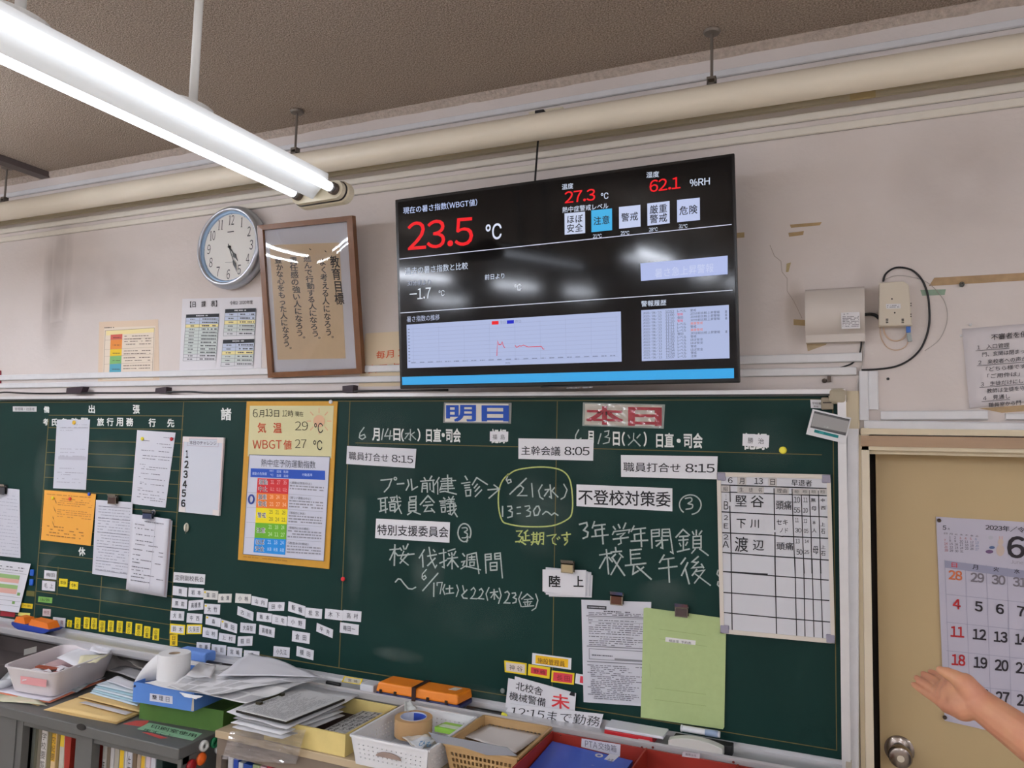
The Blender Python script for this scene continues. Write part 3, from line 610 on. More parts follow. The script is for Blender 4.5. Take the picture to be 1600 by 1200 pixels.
I.text('暑さ指数の推移', (635.6, 494.5), (687, 491), 9, (178, 186, 214), .01)
cq = [(635.3, 507.3), (970, 486.6), (971.3, 565), (636.6, 575.3)]; I.rect(cq, PANEL)
for i in range(1, 11): I.line([qp(cq, .02, i / 11.5 + .02), qp(cq, .985, i / 11.5 + .02)], .5, (160, 170, 210))
for i in range(0, 25, 3): I.line([qp(cq, .03 + i * .0395, .08), qp(cq, .03 + i * .0395, .86)], .5, (162, 172, 212))
for i in range(24): a = qp(cq, .015 + i * .0405, .865); I.fuzz(a, (a[0] + 8, a[1] - .3), 1.6, (120, 128, 160), .9, .0002)
for i in range(11): a = qp(cq, .006, .1 + i * .073); I.rect([a, (a[0] + 2.6, a[1]), (a[0] + 2.6, a[1] + 1.4), (a[0], a[1] + 1.4)], (110, 118, 150), .0002)
I.rect([(768.4, 502), (779, 501.4), (779, 506.8), (768.4, 507.4)], (240, 20, 30), .0002); I.rect([(792, 500.6), (803, 500), (803, 505.4), (792, 506)], (10, 30, 200), .0002); I.text('今日', (781, 501.3), (790, 500.8), 4.5, (130, 138, 170)).text('昨日', (805, 500), (814, 499.5), 4.5, (130, 138, 170))
K = lambda s: [(600 + float(a.split(',')[0]) / 5.333, 400 + float(a.split(',')[1]) / 5.333) for a in s.split()]
I.line(K('940,830 947,708 958,740 975,738 985,715 995,750 1007,765'), 1, (222, 40, 60), .0003).line(K('1092,745 1105,762 1130,748 1142,752 1160,742 1200,758 1310,753 1325,775 1335,775'), 1, (222, 40, 60), .0003)
I.text('時刻', (790, 566), (797, 565.8), 2.4, (90, 95, 130))
I.rect([(628, 589), (1146.8, 575.3), (1147, 591), (628.5, 601.6)], (50, 166, 232))
I.text('温度', (878, 288), (895.6, 285.6), 8.8, W2, .02).text('27.3', (882.5, 299.7), (929.8, 294.6), 18.2, RD, .025).text('℃', (939, 301.7), (950.5, 300.6), 9.8, W2, .02).text('熱中症警戒レベル', (878.8, 323.5), (950.4, 316.8), 9, W2, .02)
I.text('湿度', (1010, 269), (1029.7, 267.2), 9.2, W2, .02).text('62.1', (1015, 282), (1063, 275.7), 18.5, RD, .02).text('%RH', (1078, 280.5), (1109, 277), 11, W2, .03)
for (x0, y0, x1, y1, h, L, c) in ((882, 333.4, 914, 330.6, 33.5, ('ほぼ', '安全'), (205, 214, 240)), (923.8, 328.8, 956.2, 325.6, 34, ('注意',), (66, 178, 232)), (967, 323.5, 1000.6, 320, 34, ('警戒',), (200, 210, 242)), (1011.3, 318, 1046.2, 314, 34.8, ('厳重', '警戒'), (200, 210, 242)), (1057.8, 312.4, 1093.4, 308.7, 35, ('危険',), (194, 204, 240))):
    I.rect([(x0, y0), (x1, y1), (x1 + .3, y1 + h), (x0 + .3, y0 + h)], c)
    for j, s in enumerate(L):
        yy = h * (.3 if len(L) == 1 else (.1 + .42 * j)); [I.char(c_, (x0 + (x1 - x0) * (.10 + .41 * q_), y0 + yy + (y1 - y0) * (.10 + .41 * q_)), (x0 + (x1 - x0) * (.49 + .41 * q_), y0 + yy + (y1 - y0) * (.49 + .41 * q_)), h * .40, KK, .03) for q_, c_ in enumerate(s)]
for s, x, y in (('21℃', 926.6, 366.3), ('25℃', 969.7, 361.6), ('28℃', 1014, 356), ('31℃', 1060.6, 350.9)): I.text(s, (x, y), (x + 13.5, y - 1), 5.8, W2, .02)
I.rect([(1000.6, 411.6), (1137, 399.4), (1137, 428.5), (1001.6, 439)], (180, 192, 238)); I.text('暑さ急上昇警報', (1023, 420), (1115, 411), 14, (206, 214, 246))
I.text('警報履歴', (1001.9, 470.3), (1041, 468), 9, W2, .02); pq = [(1001.9, 484.8), (1138.8, 476.3), (1140, 559.8), (1002.8, 564.3)]; I.rect(pq, PANEL)
rows = [('10:52', 'レベル', '警戒', 0), ('11:00', '警報', '20分前比較', 1), ('11:10', '復旧', '20分前比較', 1), ('11:10', '警報', '30分前比較', 1), ('11:11', 'レベル', '厳重警戒', 2), ('11:11', 'レベル', '警戒', 0), ('11:12', 'レベル', '厳重警戒', 2), ('11:20', '復旧', '30分前比較', 1),
        ('11:25', 'レベル', '警戒', 0), ('11:55', 'レベル', 'ほぼ安全', 0), ('12:51', 'レベル', 'ほぼ安全', 0), ('12:51', 'レベル', '警戒', 0), ('12:54', 'レベル', 'ほぼ安全', 0), ('12:54', 'レベル', '警戒', 0), ('15:07', 'レベル', '注意', 0)]
for i, (a, b_, c, k_) in enumerate(rows):
    v = .035 + i * .0625; h = 4.1; TC = (62, 66, 92)
    def tt(s, u, wd, col=TC): I.text(s, qp(pq, u, v), qp(pq, u + wd, v), h, col)
    tt('2023/06/13', .02, .21); tt(a, .275, .1); tt(b_, .41, .1 if b_ == 'レベル' else .065, (225, 30, 60) if b_ == '警報' else TC); tt(c, .56, {2: .065, 4: .14, 6: .19}[len(c)], (228, 110, 60) if k_ == 2 else TC)
    if k_ == 1: tt('上昇警報', .755, .14); tt('基', .955, .025)
I.done('screen_lettering', tv, 'glowing red figures, white words, pale panels and cyan bar')

# ------------------------------------------------------------------ clock
CK = PY(-.028); cc = CK.hit(353, 384); R = (CK.hit(402.5, 387) - CK.hit(303, 381)).length / 2
# the clock hangs a little forward at the top
clk = empty('wall_clock', (cc.x, WALL_Y, cc.z), 'round silver wall clock with black numerals on a white dial', 'clock')
ax = Vector((0, -1, 0)); c0 = Vector((cc.x, WALL_Y, cc.z))
t = MB().lathe(c0, ax, [(R * .86, 0), (R * .96, .002), (R, .018), (R * 1.0, .030), (R * .97, .046), (R * .93, .054), (R * .885, .056), (R * .865, .050), (R * .862, .036)], 64); mk('rim', t.v, t.f, mat((188, 192, 200), .28, metal=.75), clk, smooth=True)
t = MB().lathe(c0, ax, [(R * .862, .034), (R * .862, .048), (R * .80, .036), (R * .80, .034)], 64, closed=True); mk('inner_ring', t.v, t.f, mat((150, 178, 208), .35, metal=.2), clk, smooth=True)
t = MB().lathe(c0, ax, [(0, .030), (R * .865, .030), (R * .865, .0365), (0, .0365)], 64); mk('dial', t.v, t.f, mat((222, 220, 214), .5), clk)
def serif_num(s, x, z, h):
    mb = MB(); wd = h * (.42 if s == '1' else .46 if len(s) == 1 else .80); k_ = 0
    for ch in s:
        n = len(s); w1 = wd / n; cx_ = x - wd / 2 + w1 * (k_ + .5); k_ += 1
        if ch == '1':
            for q in ([(-.10, .5), (.10, .5), (.10, -.5), (-.10, -.5)], [(-.26, -.45), (.26, -.45), (.26, -.5), (-.26, -.5)], [(-.28, .40), (-.08, .5), (-.08, .44), (-.28, .36)]):
                mb.add([(cc.x + cx_ + u * h * .42, WALL_Y - .0372, cc.z + z + v * h) for u, v in q], [(0, 1, 2, 3)])
        else:
            vs, fs, _ = glyphs(ch, 0); mb.add([(cc.x + cx_ + (u - .5) * w1 * .92, WALL_Y - .0372, cc.z + z + (.5 - v) * h) for u, v in vs], fs)
    mk('numeral', mb.v, mb.f, mat((40, 40, 42), .5), clk, smooth='flat2')
rr = R * .655; t = MB()
for i in range(1, 13):
    a = math.radians(30 * i); serif_num(str(i), rr * math.sin(a), rr * math.cos(a), R * .235)
    x, z = R * .80 * math.sin(a), R * .80 * math.cos(a); t.lathe((cc.x + x, WALL_Y - .0366, cc.z + z), ax, [(.0, 0), (.0014, 0), (.0014, .0006), (0, .0006)], 6)
for x0, x1, z0, hh in ((-.1, .1, .36, .022), (-.12, .16, -.37, .008)):
    t.add([(cc.x + R * x0, WALL_Y - .0372, cc.z + R * z0), (cc.x + R * x1, WALL_Y - .0372, cc.z + R * z0), (cc.x + R * x1, WALL_Y - .0372, cc.z + R * (z0 + hh)), (cc.x + R * x0, WALL_Y - .0372, cc.z + R * (z0 + hh))], [(0, 1, 2, 3)])
tag(mk('dial_marks', t.v, t.f, mat((40, 40, 42), .5), clk, smooth='flat2'), kind='stuff')
def hand(name, deg, L, sp, wd, lift):
    a = math.radians(deg); d = Vector((math.sin(a), 0, math.cos(a))); s = Vector((math.cos(a), 0, -math.sin(a))); o0 = Vector((cc.x, WALL_Y - .038 - lift, cc.z))
    prof = [(-.12, .2), (.0, .28), (sp - .16, .22), (sp - .14, .5), (sp, 1), (sp + .14, .35), (1, .05)]
    P = [o0 + d * L * u + s * wd * v for u, v in prof] + [o0 + d * L * u - s * wd * v for u, v in prof[::-1]]
    t = MB().prism(P, (0, -.001, 0)); mk(name, t.v, t.f, mat((18, 18, 20), .4), clk)
hand('hour_hand', 142, R * .46, .62, .0085, .001); hand('minute_hand', 156, R * .68, .70, .006, .003)
t = MB().lathe((cc.x, WALL_Y - .037, cc.z), ax, [(0, 0), (.006, 0), (.005, .007), (0, .007)], 16); mk('hub', t.v, t.f, mat((20, 20, 22), .4), clk, smooth=True)

# ------------------------------------------------------------------ framed calligraphy
FP = lean((418, 590), (401, 352), .003, -.098)
fq = [(401, 352), (549.5, 336.5), (565.5, 584), (418, 590.5)]
fr = empty('framed_calligraphy', FP.hit(490, 588), 'brown wooden frame leaning forward with brush calligraphy on tan paper behind a reflecting pane', 'picture')
def inset(q, du, dv): return [qp(q, du, dv), qp(q, 1 - du, dv), qp(q, 1 - du, 1 - dv), qp(q, du, 1 - dv)]
iq = inset(fq, .056, .034); O = [FP.hit(*p) for p in fq]; N = [FP.hit(*p) for p in iq]; n_ = FP.n
M_wood = mat((124, 80, 46), .35, noise=.2, nscale=10, stretch=(3, 3, 1))
for nm, i, j in (('frame_rail', 0, 1), ('frame_stile', 1, 2), ('frame_rail', 2, 3), ('frame_stile', 3, 0)):
    A = [O[i], O[j], N[j], N[i]]; t = MB().hexa([A[0] - n_ * .002, A[1] - n_ * .002, A[2] + n_ * .0, A[3] + n_ * .0], [p - n_ * .024 for p in A]); mk(nm, t.v, t.f, M_wood, fr)
card('mount', iq, FP, .002, mat((228, 228, 236), .7), fr, lift=-.012)
tq = [(421, 383), (530, 379), (540, 560), (434, 562)]; card('tan_paper', tq, FP, .0006, mat((236, 212, 176), .8, noise=.06, nscale=20), fr, lift=-.0105)
I = Ink(FP, -.0103, rough=.8); K = (34, 30, 32)
for s, a, b_, wd in (('教育目標', (521.5, 399), (531.5, 476), 14), ('、よく考える人になろう。', (503, 391), (515, 537), 11), ('、進んで行動する人になろう。', (478.5, 388), (494, 537), 12), ('責任感の強い人になろう。', (457.5, 401), (470, 537), 12), ('豊かな心をもった人になろう。', (434.5, 401), (449.5, 553), 11)):
    I.vtext(s, a, b_, wd * 1.06, K, .045, .7)
I.done('calligraphy', fr, 'black brush writing')
gl = film_mat(refl=2.0, rough=.035)
gv = []; gf = []; n = 20
for j in range(n + 1):
    for i in range(n + 1):
        p = qp(iq, i / n, j / n); u_, v_ = i / n, j / n; gv.append(FP.hit(p[0], p[1], -.010 + .017 * math.sin(math.pi * v_ ** .8) * math.sin(math.pi * (.12 + .76 * u_)) + .0006 * math.sin(9 * u_ + 4 * v_)))
for j in range(n):
    for i in range(n): a = j * (n + 1) + i; gf.append((a, a + 1, a + n + 2, a + n + 1))
mk('clear_pane', gv, gf, gl, fr, smooth=True)

# ------------------------------------------------------------------ papers on the wall
M_pap = mat((226, 226, 232), .75); M_pap2 = mat((216, 214, 220), .75)
q = [(155, 503), (247, 499), (249, 595), (153, 597)]
o = card('faded_sheet', q, WALL, .0008, mat((222, 200, 176), .8), label='small faded tan sheet taped on the wall at left, with a five colour heat scale', cat='poster', lift=.001)
I = Ink(WALL, .0022); iq = [(163, 512), (243, 509), (239, 592), (160, 594)]; I.rect(iq, (228, 214, 196)); I.line([qp(iq, .02, .06), qp(iq, .98, .04), qp(iq, .98, .93), qp(iq, .02, .93)], .6, (150, 130, 110), close=True)
I.rect([qp(iq, .04, .06), qp(iq, .98, .04), qp(iq, .98, .12), qp(iq, .04, .15)], (236, 220, 160)); I.fuzz((163, 511.5), (178, 511), 1.3, (50, 45, 45))
for v0, v1, c in ((.14, .24, (206, 96, 84)), (.24, .42, (226, 140, 60)), (.42, .55, (232, 196, 40)), (.55, .70, (128, 184, 112)), (.70, .88, (84, 160, 182))):
    I.rect([qp(iq, .13, v0), qp(iq, .36, v0 - .006), qp(iq, .36, v1 - .006), qp(iq, .13, v1)], c, .0001); a = qp(iq, .18, (v0 + v1) / 2); I.fuzz(a, (a[0] + 12, a[1]), 1.2, (60, 50, 40), .9, .0002); I.line([qp(iq, .02, v1), qp(iq, .98, v1 - .02)], .4, (170, 150, 130))
    for k_ in range(2): a = qp(iq, .4, v0 + .03 + k_ * .055); I.fuzz(a, (a[0] + 42, a[1] - 1), 1.1, (100, 84, 74), .85, .0002)
I.done('printed_table', o)
q = [(285, 467), (410, 464), (408, 581), (280, 583)]
o = card('timetable_sheet', q, WALL, .0008, mat((222, 220, 224), .75), label='white printed timetable sheet on the wall below the clock', cat='notice', lift=.001)
I = Ink(WALL, .0022); I.text('【日　課　表】', (297, 471), (339, 469.5), 9.5, K, .03).text('令和2 2020年度', (359, 470.5), (395, 469), 6, (50, 50, 54), .01)
def ttab(tq, nrow, col):
    I.rect([qp(tq, 0, 0), qp(tq, 1, 0), qp(tq, 1, 1 / nrow), qp(tq, 0, 1 / nrow)], (30, 34, 42)); a = qp(tq, .3, .25 / nrow); I.fuzz(a, (a[0] + 18, a[1] - .3), 2, (200, 200, 205), .9, .0002)
    for j in range(1, nrow + 1):
        v0, v1 = j / nrow, (j + 1) / nrow
        if v1 <= 1: I.rect([qp(tq, 0, v0), qp(tq, 1, v0), qp(tq, 1, v1), qp(tq, 0, v1)], {1: (196, 206, 226), 2: (196, 206, 226), 3: (238, 226, 160)}.get(j, (206, 214, 210)) if j < col else (216, 216, 220), .00005); a = qp(tq, .12, v0 + .3 / nrow); I.fuzz(a, (a[0] + 8, a[1]), 1.8, (80, 84, 90), .8, .0002); a = qp(tq, .5, v0 + .3 / nrow); I.fuzz(a, (a[0] + (tq[1][0] - tq[0][0]) * .46, a[1]), 2, (70, 72, 78), .85, .0002)
        I.line([qp(tq, 0, v0), qp(tq, 1, v0)], .5, (120, 126, 130))
    for u in (0, .42, 1): I.line([qp(tq, u, 0), qp(tq, u, 1)], .5, (120, 126, 130))
ttab([(291, 491.5), (342.5, 490), (337, 563), (286, 564)], 14, 12); ttab([(352, 483), (400, 481.5), (397.5, 523.5), (349, 525)], 7, 6); ttab([(348.5, 531), (397.5, 529.5), (395, 571), (345, 572.5)], 7, 6)
I.done('printed_table', o)
q = [(571, 521), (655, 516), (655, 603), (560, 604)]
o = card('monthly_check_notice', q, WALL, .0008, mat((222, 204, 174), .8), label='cream paper with orange lettering half hidden by the left edge of the television', cat='notice', lift=.002, curl=.0)
I = Ink(WALL, .0032); I.text('毎月', (588, 549), (615, 546.3), 12, (214, 92, 48), .02).text('1日', (622, 545.5), (640, 544), 12, (214, 92, 48), .02).text('自己点検', (576, 570.5), (642, 566), 13, (214, 92, 48), .02); I.done('lettering', o)
q = [(1503, 514), (1712, 497), (1724, 612), (1515, 638)]
o = card('warning_notice', q, WALL, .0008, mat((216, 210, 212), .75), label='large white printed notice taped on the wall above the door at right edge', cat='notice', lift=.0015, curl=.004)
I = Ink(WALL, .0072, rough=.8)
I.text('不審者を侵入させない', (1548.7, 522.5), (1662, 511), 9.3, K, .02)
for s, x0, y0, n, un in (('1　入口管理', 1526.7, 539.5, 6, 1), ('門、玄関は閉まっているか', 1534.7, 550.5, 12, 0), ('2　来校者への声かけ', 1528.7, 563, 10, 1), ('「どちら様ですか」', 1540.7, 573.5, 9, 0), ('「ご用件は」', 1542.7, 584.5, 6, 0), ('3　生徒だけにしない', 1532.7, 597, 10, 1), ('教師は生徒を守る', 1542, 607.5, 8, 0), ('4　見通し', 1536, 619, 5, 1), ('職員室から門', 1544.7, 629.5, 6, 0)):
    wd = n * 8.4; I.text(s, (x0, y0), (x0 + wd, y0 - wd * .085), 7.2, (52, 50, 56), .012)
    if un: I.line([(x0 - 2, y0 + 8.6), (x0 + wd, y0 + 8.6 - wd * .08)], .7, (60, 58, 64))
I.done('lettering', o)
for a, lab in (((1516, 508), 'upper'), ((1502, 525), 'lower')):
    p = WALL.hit(*a); t = MB().lathe(p, (0, -1, 0), [(0, 0), (.0035, 0), (.0035, .006), (0, .008)], 10); tag(t.build('push_pin', mat((235, 235, 235), .3), smooth=True), '%s of two tiny white pins at the left corner of the warning notice' % lab, 'pin')
# tape left on the wall
def tape(q, c, lab, al=.85): tag(card('tape_remnant', q, WALL, .0004, mat(c, .7, alpha=al, noise=.25, nscale=40), lift=.0006), lab, 'tape')
tape([(1460, 434), (1640, 424), (1640, 436), (1451, 447)], (196, 164, 124), 'long torn strip of brown tape across the wall at right')
tape([(1438, 453), (1478, 452), (1476, 461), (1441, 462)], (160, 188, 164), 'short strip of green tape beside the grey receiver')
tape([(1240, 499), (1258, 500), (1258, 509), (1240, 508)], (196, 168, 120), 'scrap of tan tape left of the beige wall box')
tape([(1260, 534), (1296, 533), (1290, 539), (1262, 549)], (206, 184, 148), 'tan tape residue directly under the beige wall box')
tape([(1234, 351), (1284, 347), (1281, 352), (1236, 356)], (200, 170, 124), 'thin torn tape mark on bare wall, upper of two right of the television')
tape([(1232, 364), (1256, 361), (1255, 367), (1233, 370)], (200, 170, 124), 'thin torn tape mark on bare wall, lower of two right of the television')
tape([(1150, 364), (1163, 363), (1163, 371), (1151, 372)], (204, 178, 130), 'scrap of tan tape touching the right edge of the television')
tape([(1229, 412), (1236, 410), (1232, 425), (1228, 425)], (206, 186, 140), 'tiny upright scrap of tan tape above the crack left of the beige box')
tape([(1530, 638), (1640, 630), (1640, 640), (1565, 645)], (206, 176, 134), 'brown tape stain under the bottom edge of the warning notice')
I = Ink(WALL, .0008)
I.line([(1203, 383), (1210, 400), (1220, 408), (1222, 425), (1230, 435), (1230, 455), (1240, 470), (1246, 482), (1253, 497)], .8, (160, 148, 138)); I.line([(442, 208), (459, 222)], 0, (0, 0, 0))
wf = bpy.data.objects['wall_front']; I.done('crack', wf, 'thin crack in the plaster')
for a, lab in (((1303, 445), ''),): pass
p = WALL.hit(1502.5, 445); t = MB().lathe(p, (0, -1, 0), [(.003, 0), (.0065, 0), (.0065, .008), (.003, .008)], 16, closed=True); tag(t.build('screw_eye', mat((90, 90, 84), .4, metal=.6), smooth=True), 'small dark screw eye on the wall over the brown tape end', 'hook')
p = WALL.hit(1387.5, 592); t = MB().lathe(p, (0, -1, 0), [(0, 0), (.004, 0), (.003, .004), (0, .004)], 10); tag(t.build('screw', mat((40, 38, 38), .5)), 'tiny black screw head on the wall above the door', 'screw')
p = WALL.hit(1288, 595); t = MB().lathe(p, (0, -1, 0), [(0, 0), (.007, 0), (.006, .008), (0, .012)], 10); t.box((p.x + .008, WALL_Y - .01, p.z - .004), (p.x + .018, WALL_Y, p.z + .012)); tag(t.build('wall_anchor', mat((96, 84, 76), .5, metal=.4)), 'small metal anchor on the wall just above the board top right corner', 'hook')
# red edge at far left
card_ = card('red_panel_edge', [(-30, 580), (1.2, 579), (1.2, 604), (-30, 606)], WALL, .003, mat((130, 20, 40), .6), label='dark red corner of a notice at the extreme left edge', cat='notice', lift=.004)

# ------------------------------------------------------------------ beige wall box, receiver and cables
BX = PY(WALL_Y - .055)
q = [(1257.5, 449.5), (1350.5, 445.5), (1352, 531), (1259, 533.5)]
P = [BX.hit(*p) for p in q]; x0, x1, z1, z0 = P[0].x, P[1].x, (P[0].z + P[1].z) / 2, (P[2].z + P[3].z) / 2
bx = empty('wall_box', ((x0 + x1) / 2, WALL_Y, z0), 'beige wall box with gently bowed glossy front and a white sticker', 'box')
t = MB(); n = 14; prof = []
for i in range(n + 1):
    v = i / n; prof.append((WALL_Y - .03 - .034 * math.sin(math.pi * min(1, v * 1.15 + .02)) ** .6 if 0 < v < 1 else WALL_Y - .03, z1 + (z0 - z1) * v))
sec = [(WALL_Y, z1)] + prof + [(WALL_Y, z0)]
t.prism([(x0, y, z) for y, z in sec], (x1 - x0, 0, 0)); o = t.build('casing', mat((206, 198, 190), .25, noise=.03, nscale=6, coat=.6), bx); autosmooth(o, 50)
I = Ink(PY(WALL_Y - .0655), .0); I.rect([(1314, 488.5), (1343, 487.5), (1344, 513), (1315, 514)], (220, 218, 220)); I.text('お　願　い', (1318, 490), (1331, 489.6), 2.4, K, .02, .0003)
for k_ in range(7): I.fuzz((1316.5, 494.5 + 2.5 * k_), (1342, 493.8 + 2.5 * k_), 1.1, (110, 106, 112), .8, .0003)
I.done('sticker', bx)
RX = PY(WALL_Y - .04)
q = [(1373.5, 441.5), (1414, 439), (1425.5, 508), (1373, 509)]
rc = empty('signal_receiver', RX.hit(1399, 509), 'pale beige angular receiver unit with small vents on the wall right of the bowed box', 'receiver')
P = [RX.hit(*p) for p in [(1374, 441.5), (1412, 439), (1420, 445), (1425.5, 508.5), (1373, 509)]]
t = MB().prism(P, (0, .04, 0)); t.build('casing', mat((206, 196, 178), .5), rc, bevel=.003)
I = Ink(RX, .0004); I.rect([(1384, 475), (1407, 474.5), (1407.5, 482), (1385, 482.5)], (214, 214, 216)); I.fuzz((1386, 477), (1404, 476.6), 1, (100, 100, 104)); I.fuzz((1386, 479.6), (1405, 479.2), 1, (100, 100, 104))
for x, y in ((1393.7, 467), (1398, 488.7)): I.disc((x, y), 1.3, 1.3, (40, 36, 34))
for x in (1386, 1410.5):
    for k_ in range(3): I.rect([(x - 2, 498 + k_ * 2.6), (x + 2, 497.8 + k_ * 2.6), (x + 2, 499.6 + k_ * 2.6), (x - 2, 499.8 + k_ * 2.6)], (36, 32, 30))
for y in (474, 477.5, 491, 494.5): I.disc((1423.3, y), 1, 1, (60, 52, 46))
I.done('vents_and_label', rc)
def cable(name, pts, rad, m, lab, ys=None):
    P = [Y(p[0], p[1], p[2] if len(p) > 2 else WALL_Y - rad - .001) for p in pts]
    out = []
    for i in range(len(P) - 1):
        a = P[max(i - 1, 0)]; b_ = P[i]; c = P[i + 1]; d = P[min(i + 2, len(P) - 1)]
        for t_ in (0, .2, .4, .6, .8): out.append(.5 * ((2 * b_) + (c - a) * t_ + (2 * a - 5 * b_ + 4 * c - d) * t_ ** 2 + (3 * b_ - a - 3 * c + d) * t_ ** 3))
    out.append(P[-1]); t = MB().tube(out, rad, 8); return tag(t.build(name, m, smooth=True), lab, 'cable')
M_kb = mat((20, 20, 22), .45)
q = WALL_Y - .02
cable('black_cable', [(1380, 440), (1384, 428), (1397, 419), (1413, 418.5), (1428, 424), (1441, 438), (1449, 458), (1452, 480), (1452, 505), (1447, 527), (1437, 547), (1420, 563), (1398, 573), (1370, 577), (1346, 578)], .0026, M_kb, 'thick black cable looping wide around the right of the receiver')
cable('black_cable', [(1346, 531, .01), (1345, 545), (1341, 557), (1331, 568), (1318, 573), (1311, 575)], .0022, M_kb, 'short black cable curving down from the beige wall box to the duct')
cable('black_cable', [(1351, 491.5, 0.0), (1360, 491), (1368, 492.5), (1374, 498)], .0045, M_kb, 'stub of black cable joining the beige box to the receiver')
M_kt = mat((214, 186, 160), .5)
cable('tan_cable', [(1380, 505), (1382, 520), (1390, 530), (1401, 532.5), (1412, 528), (1419, 515)], .002, M_kt, 'inner tan cable loop hanging beneath the receiver')
cable('tan_cable', [(1375, 508), (1377, 528), (1387, 543), (1402, 547), (1416, 540), (1421, 524)], .0014, M_kt, 'outer thin tan cable loop hanging beneath the receiver')
cable('grey_cable', [(1350, 531), (1349, 560), (1345, 580), (1340, 600), (1339, 618)], .0022, mat((196, 190, 186), .5), 'pale grey cord running down past the ducts to the board corner')
cable('clear_wire', [(1382, 437), (1398, 431), (1420, 432), (1450, 442), (1475, 470), (1480, 500), (1468, 530), (1445, 548)], .0008, mat((170, 162, 156), .4), 'very thin grey wire curving wide on the wall around the receiver')
for a, b_, c, lab in (((1419, 509), (1419.5, 520), (60, 110, 190), 'blue'), ((1419.5, 520), (1422, 534), (150, 158, 156), 'grey')):
    A, B = Y(*a, .012), Y(*b_, .012); t = MB().bar(A, B, .011, .009, up=(0, 1, 0)); o = t.build('cable_plug', mat(c, .4), bevel=.0015); tag(o, '%s plug below the receiver' % lab, 'plug')
# cable and black clips along the board top
cable('black_cable', [(-5, 614, -.012), (10, 613, -.012), (40, 614.5, -.012), (80, 615, -.012), (130, 614, -.012), (200, 614, -.012), (250, 613.4, -.012), (290, 612, -.012), (330, 613.6, -.012), (420, 613, -.012), (500, 612.6, -.012), (548, 611.5, -.012), (600, 610.5, -.012), (700, 609.5, -.012)], .004, M_kb, 'long black cable lying along the top edge of the chalkboard')
for q, lab in (([(104, 606), (130, 604), (126, 614.5), (103, 615)], 'leftmost of three'), ([(243, 606.5), (259.5, 604.5), (259, 614), (242, 614.5)], 'middle of three'), ([(535, 603), (552, 601.5), (551, 613), (535, 613.5)], 'rightmost of three, beside the television')):
    tag(card('black_tape', q, PY(-.0175), .03, mat((44, 28, 38), .6)), 'black tape holding the cable on the board top, ' + lab, 'tape')

# ------------------------------------------------------------------ calendar on the door
q = [(1462.5, 807.5), (1690, 821), (1700, 1177), (1476, 1126)]
DZ = DOOR; cal = card('calendar', q, DZ, .003, mat((188, 184, 198), .7), label='large white 2023 wall calendar page for June hanging on the door', cat='calendar', lift=.004)
I = Ink(DZ, .0046, rough=.8); K2 = (44, 38, 44); RD2 = (176, 40, 44); GY = (120, 114, 122); BLU = (110, 130, 170)
I.text('5', (1473, 821), (1478.5, 821.4), 6.5, K2, .04).text('月', (1480.5, 825), (1483.5, 825.2), 3, K2, .02)
mq = [(1474, 832), (1531, 836.5), (1531.5, 866), (1475.5, 862)]
for i, c in enumerate('日月火水木金土'): I.text(c, qp(mq, .02 + i * .143, 0), qp(mq, .11 + i * .143, 0), 2.6, GY, .03)
for d in range(1, 32):
    k_ = d; r_i, c_i = divmod(k_, 7); c = (170, 90, 90) if c_i == 0 or d in (3, 4, 5) else (BLU if c_i == 6 else (84, 78, 88))
    a = qp(mq, .01 + c_i * .143, .16 + r_i * .175); I.text(str(d), a, (a[0] + (2.6 if d < 10 else 5.4), a[1] + .2), 3.6, c, .01)
I.text('2023年/令和5年', (1540, 819.5), (1631, 826), 8.5, K2, .03); I.text('6', (1574.5, 838), (1600.5, 839), 33, K2, .05); I.text('June', (1579, 875), (1599, 876.5), 5.5, (150, 146, 156))
I.disc((1563, 860), 6.5, 9, (196, 178, 166)); I.disc((1563.5, 847), 4.5, 5, (200, 182, 170)); I.rect([(1561, 838), (1563, 838), (1563, 846), (1561.5, 846)], (206, 170, 164)); I.rect([(1565, 838), (1567, 838), (1566.5, 846), (1564.5, 846)], (206, 170, 164)); I.disc((1550, 855.5), 4.5, 2.4, (90, 110, 150)); I.disc((1546, 862), 6, 3, (110, 84, 120)); I.disc((1548, 840), 4, 3, (180, 180, 190))
hq = [(1475.5, 875.5), (1620, 894), (1620, 907), (1476, 887)]; I.rect(hq, (150, 150, 172))
def nrm(x, y):  # slope of level lines on the door
    return y
for i, c in enumerate('日月火水'):
    x = 1487 + i * 32.6; y = 879 + i * 3.2; I.text(c, (x, y), (x + 8.5, y + .9), 7, (196, 56, 60) if i == 0 else K2, .04)
for i, x in enumerate((1476, 1508, 1541, 1573.5, 1606)): I.line([(x, 875 + i * 4), (x + 9 - i * .6, 1110 + i * 8)], .7, (150, 150, 170))
for y in (928.5, 972, 1016.5, 1068): I.line([(1479, y), (1640, y + 17)], .7, (150, 150, 170))
for r, (ys, ln) in enumerate(((891, ('28', '29', '30', '31', '1')), (935.5, ('4', '5', '6', '7', '8')), (978.5, ('11', '12', '13', '14', '15')), (1022, ('18', '19', '20', '21', '22')), (1071.5, ('25', '26', '27', '28', '29')))):
    for i, s in enumerate(ln):
        wd = 20.5 if len(s) == 2 else 11.5; x = 1482.5 + r * 1.6 + i * 33 + (5 if len(s) == 1 else 0) + (1.5 if i else 0); y = ys + i * (3.6 + r * .2); c = (RD2 if r else (200, 110, 70)) if i == 0 else (GY if r == 0 and i < 4 else K2)
        I.text(s, (x, y), (x + wd, y + 1.8), 14 + r * .9, c, .07)
I.done('printed_dates', cal)
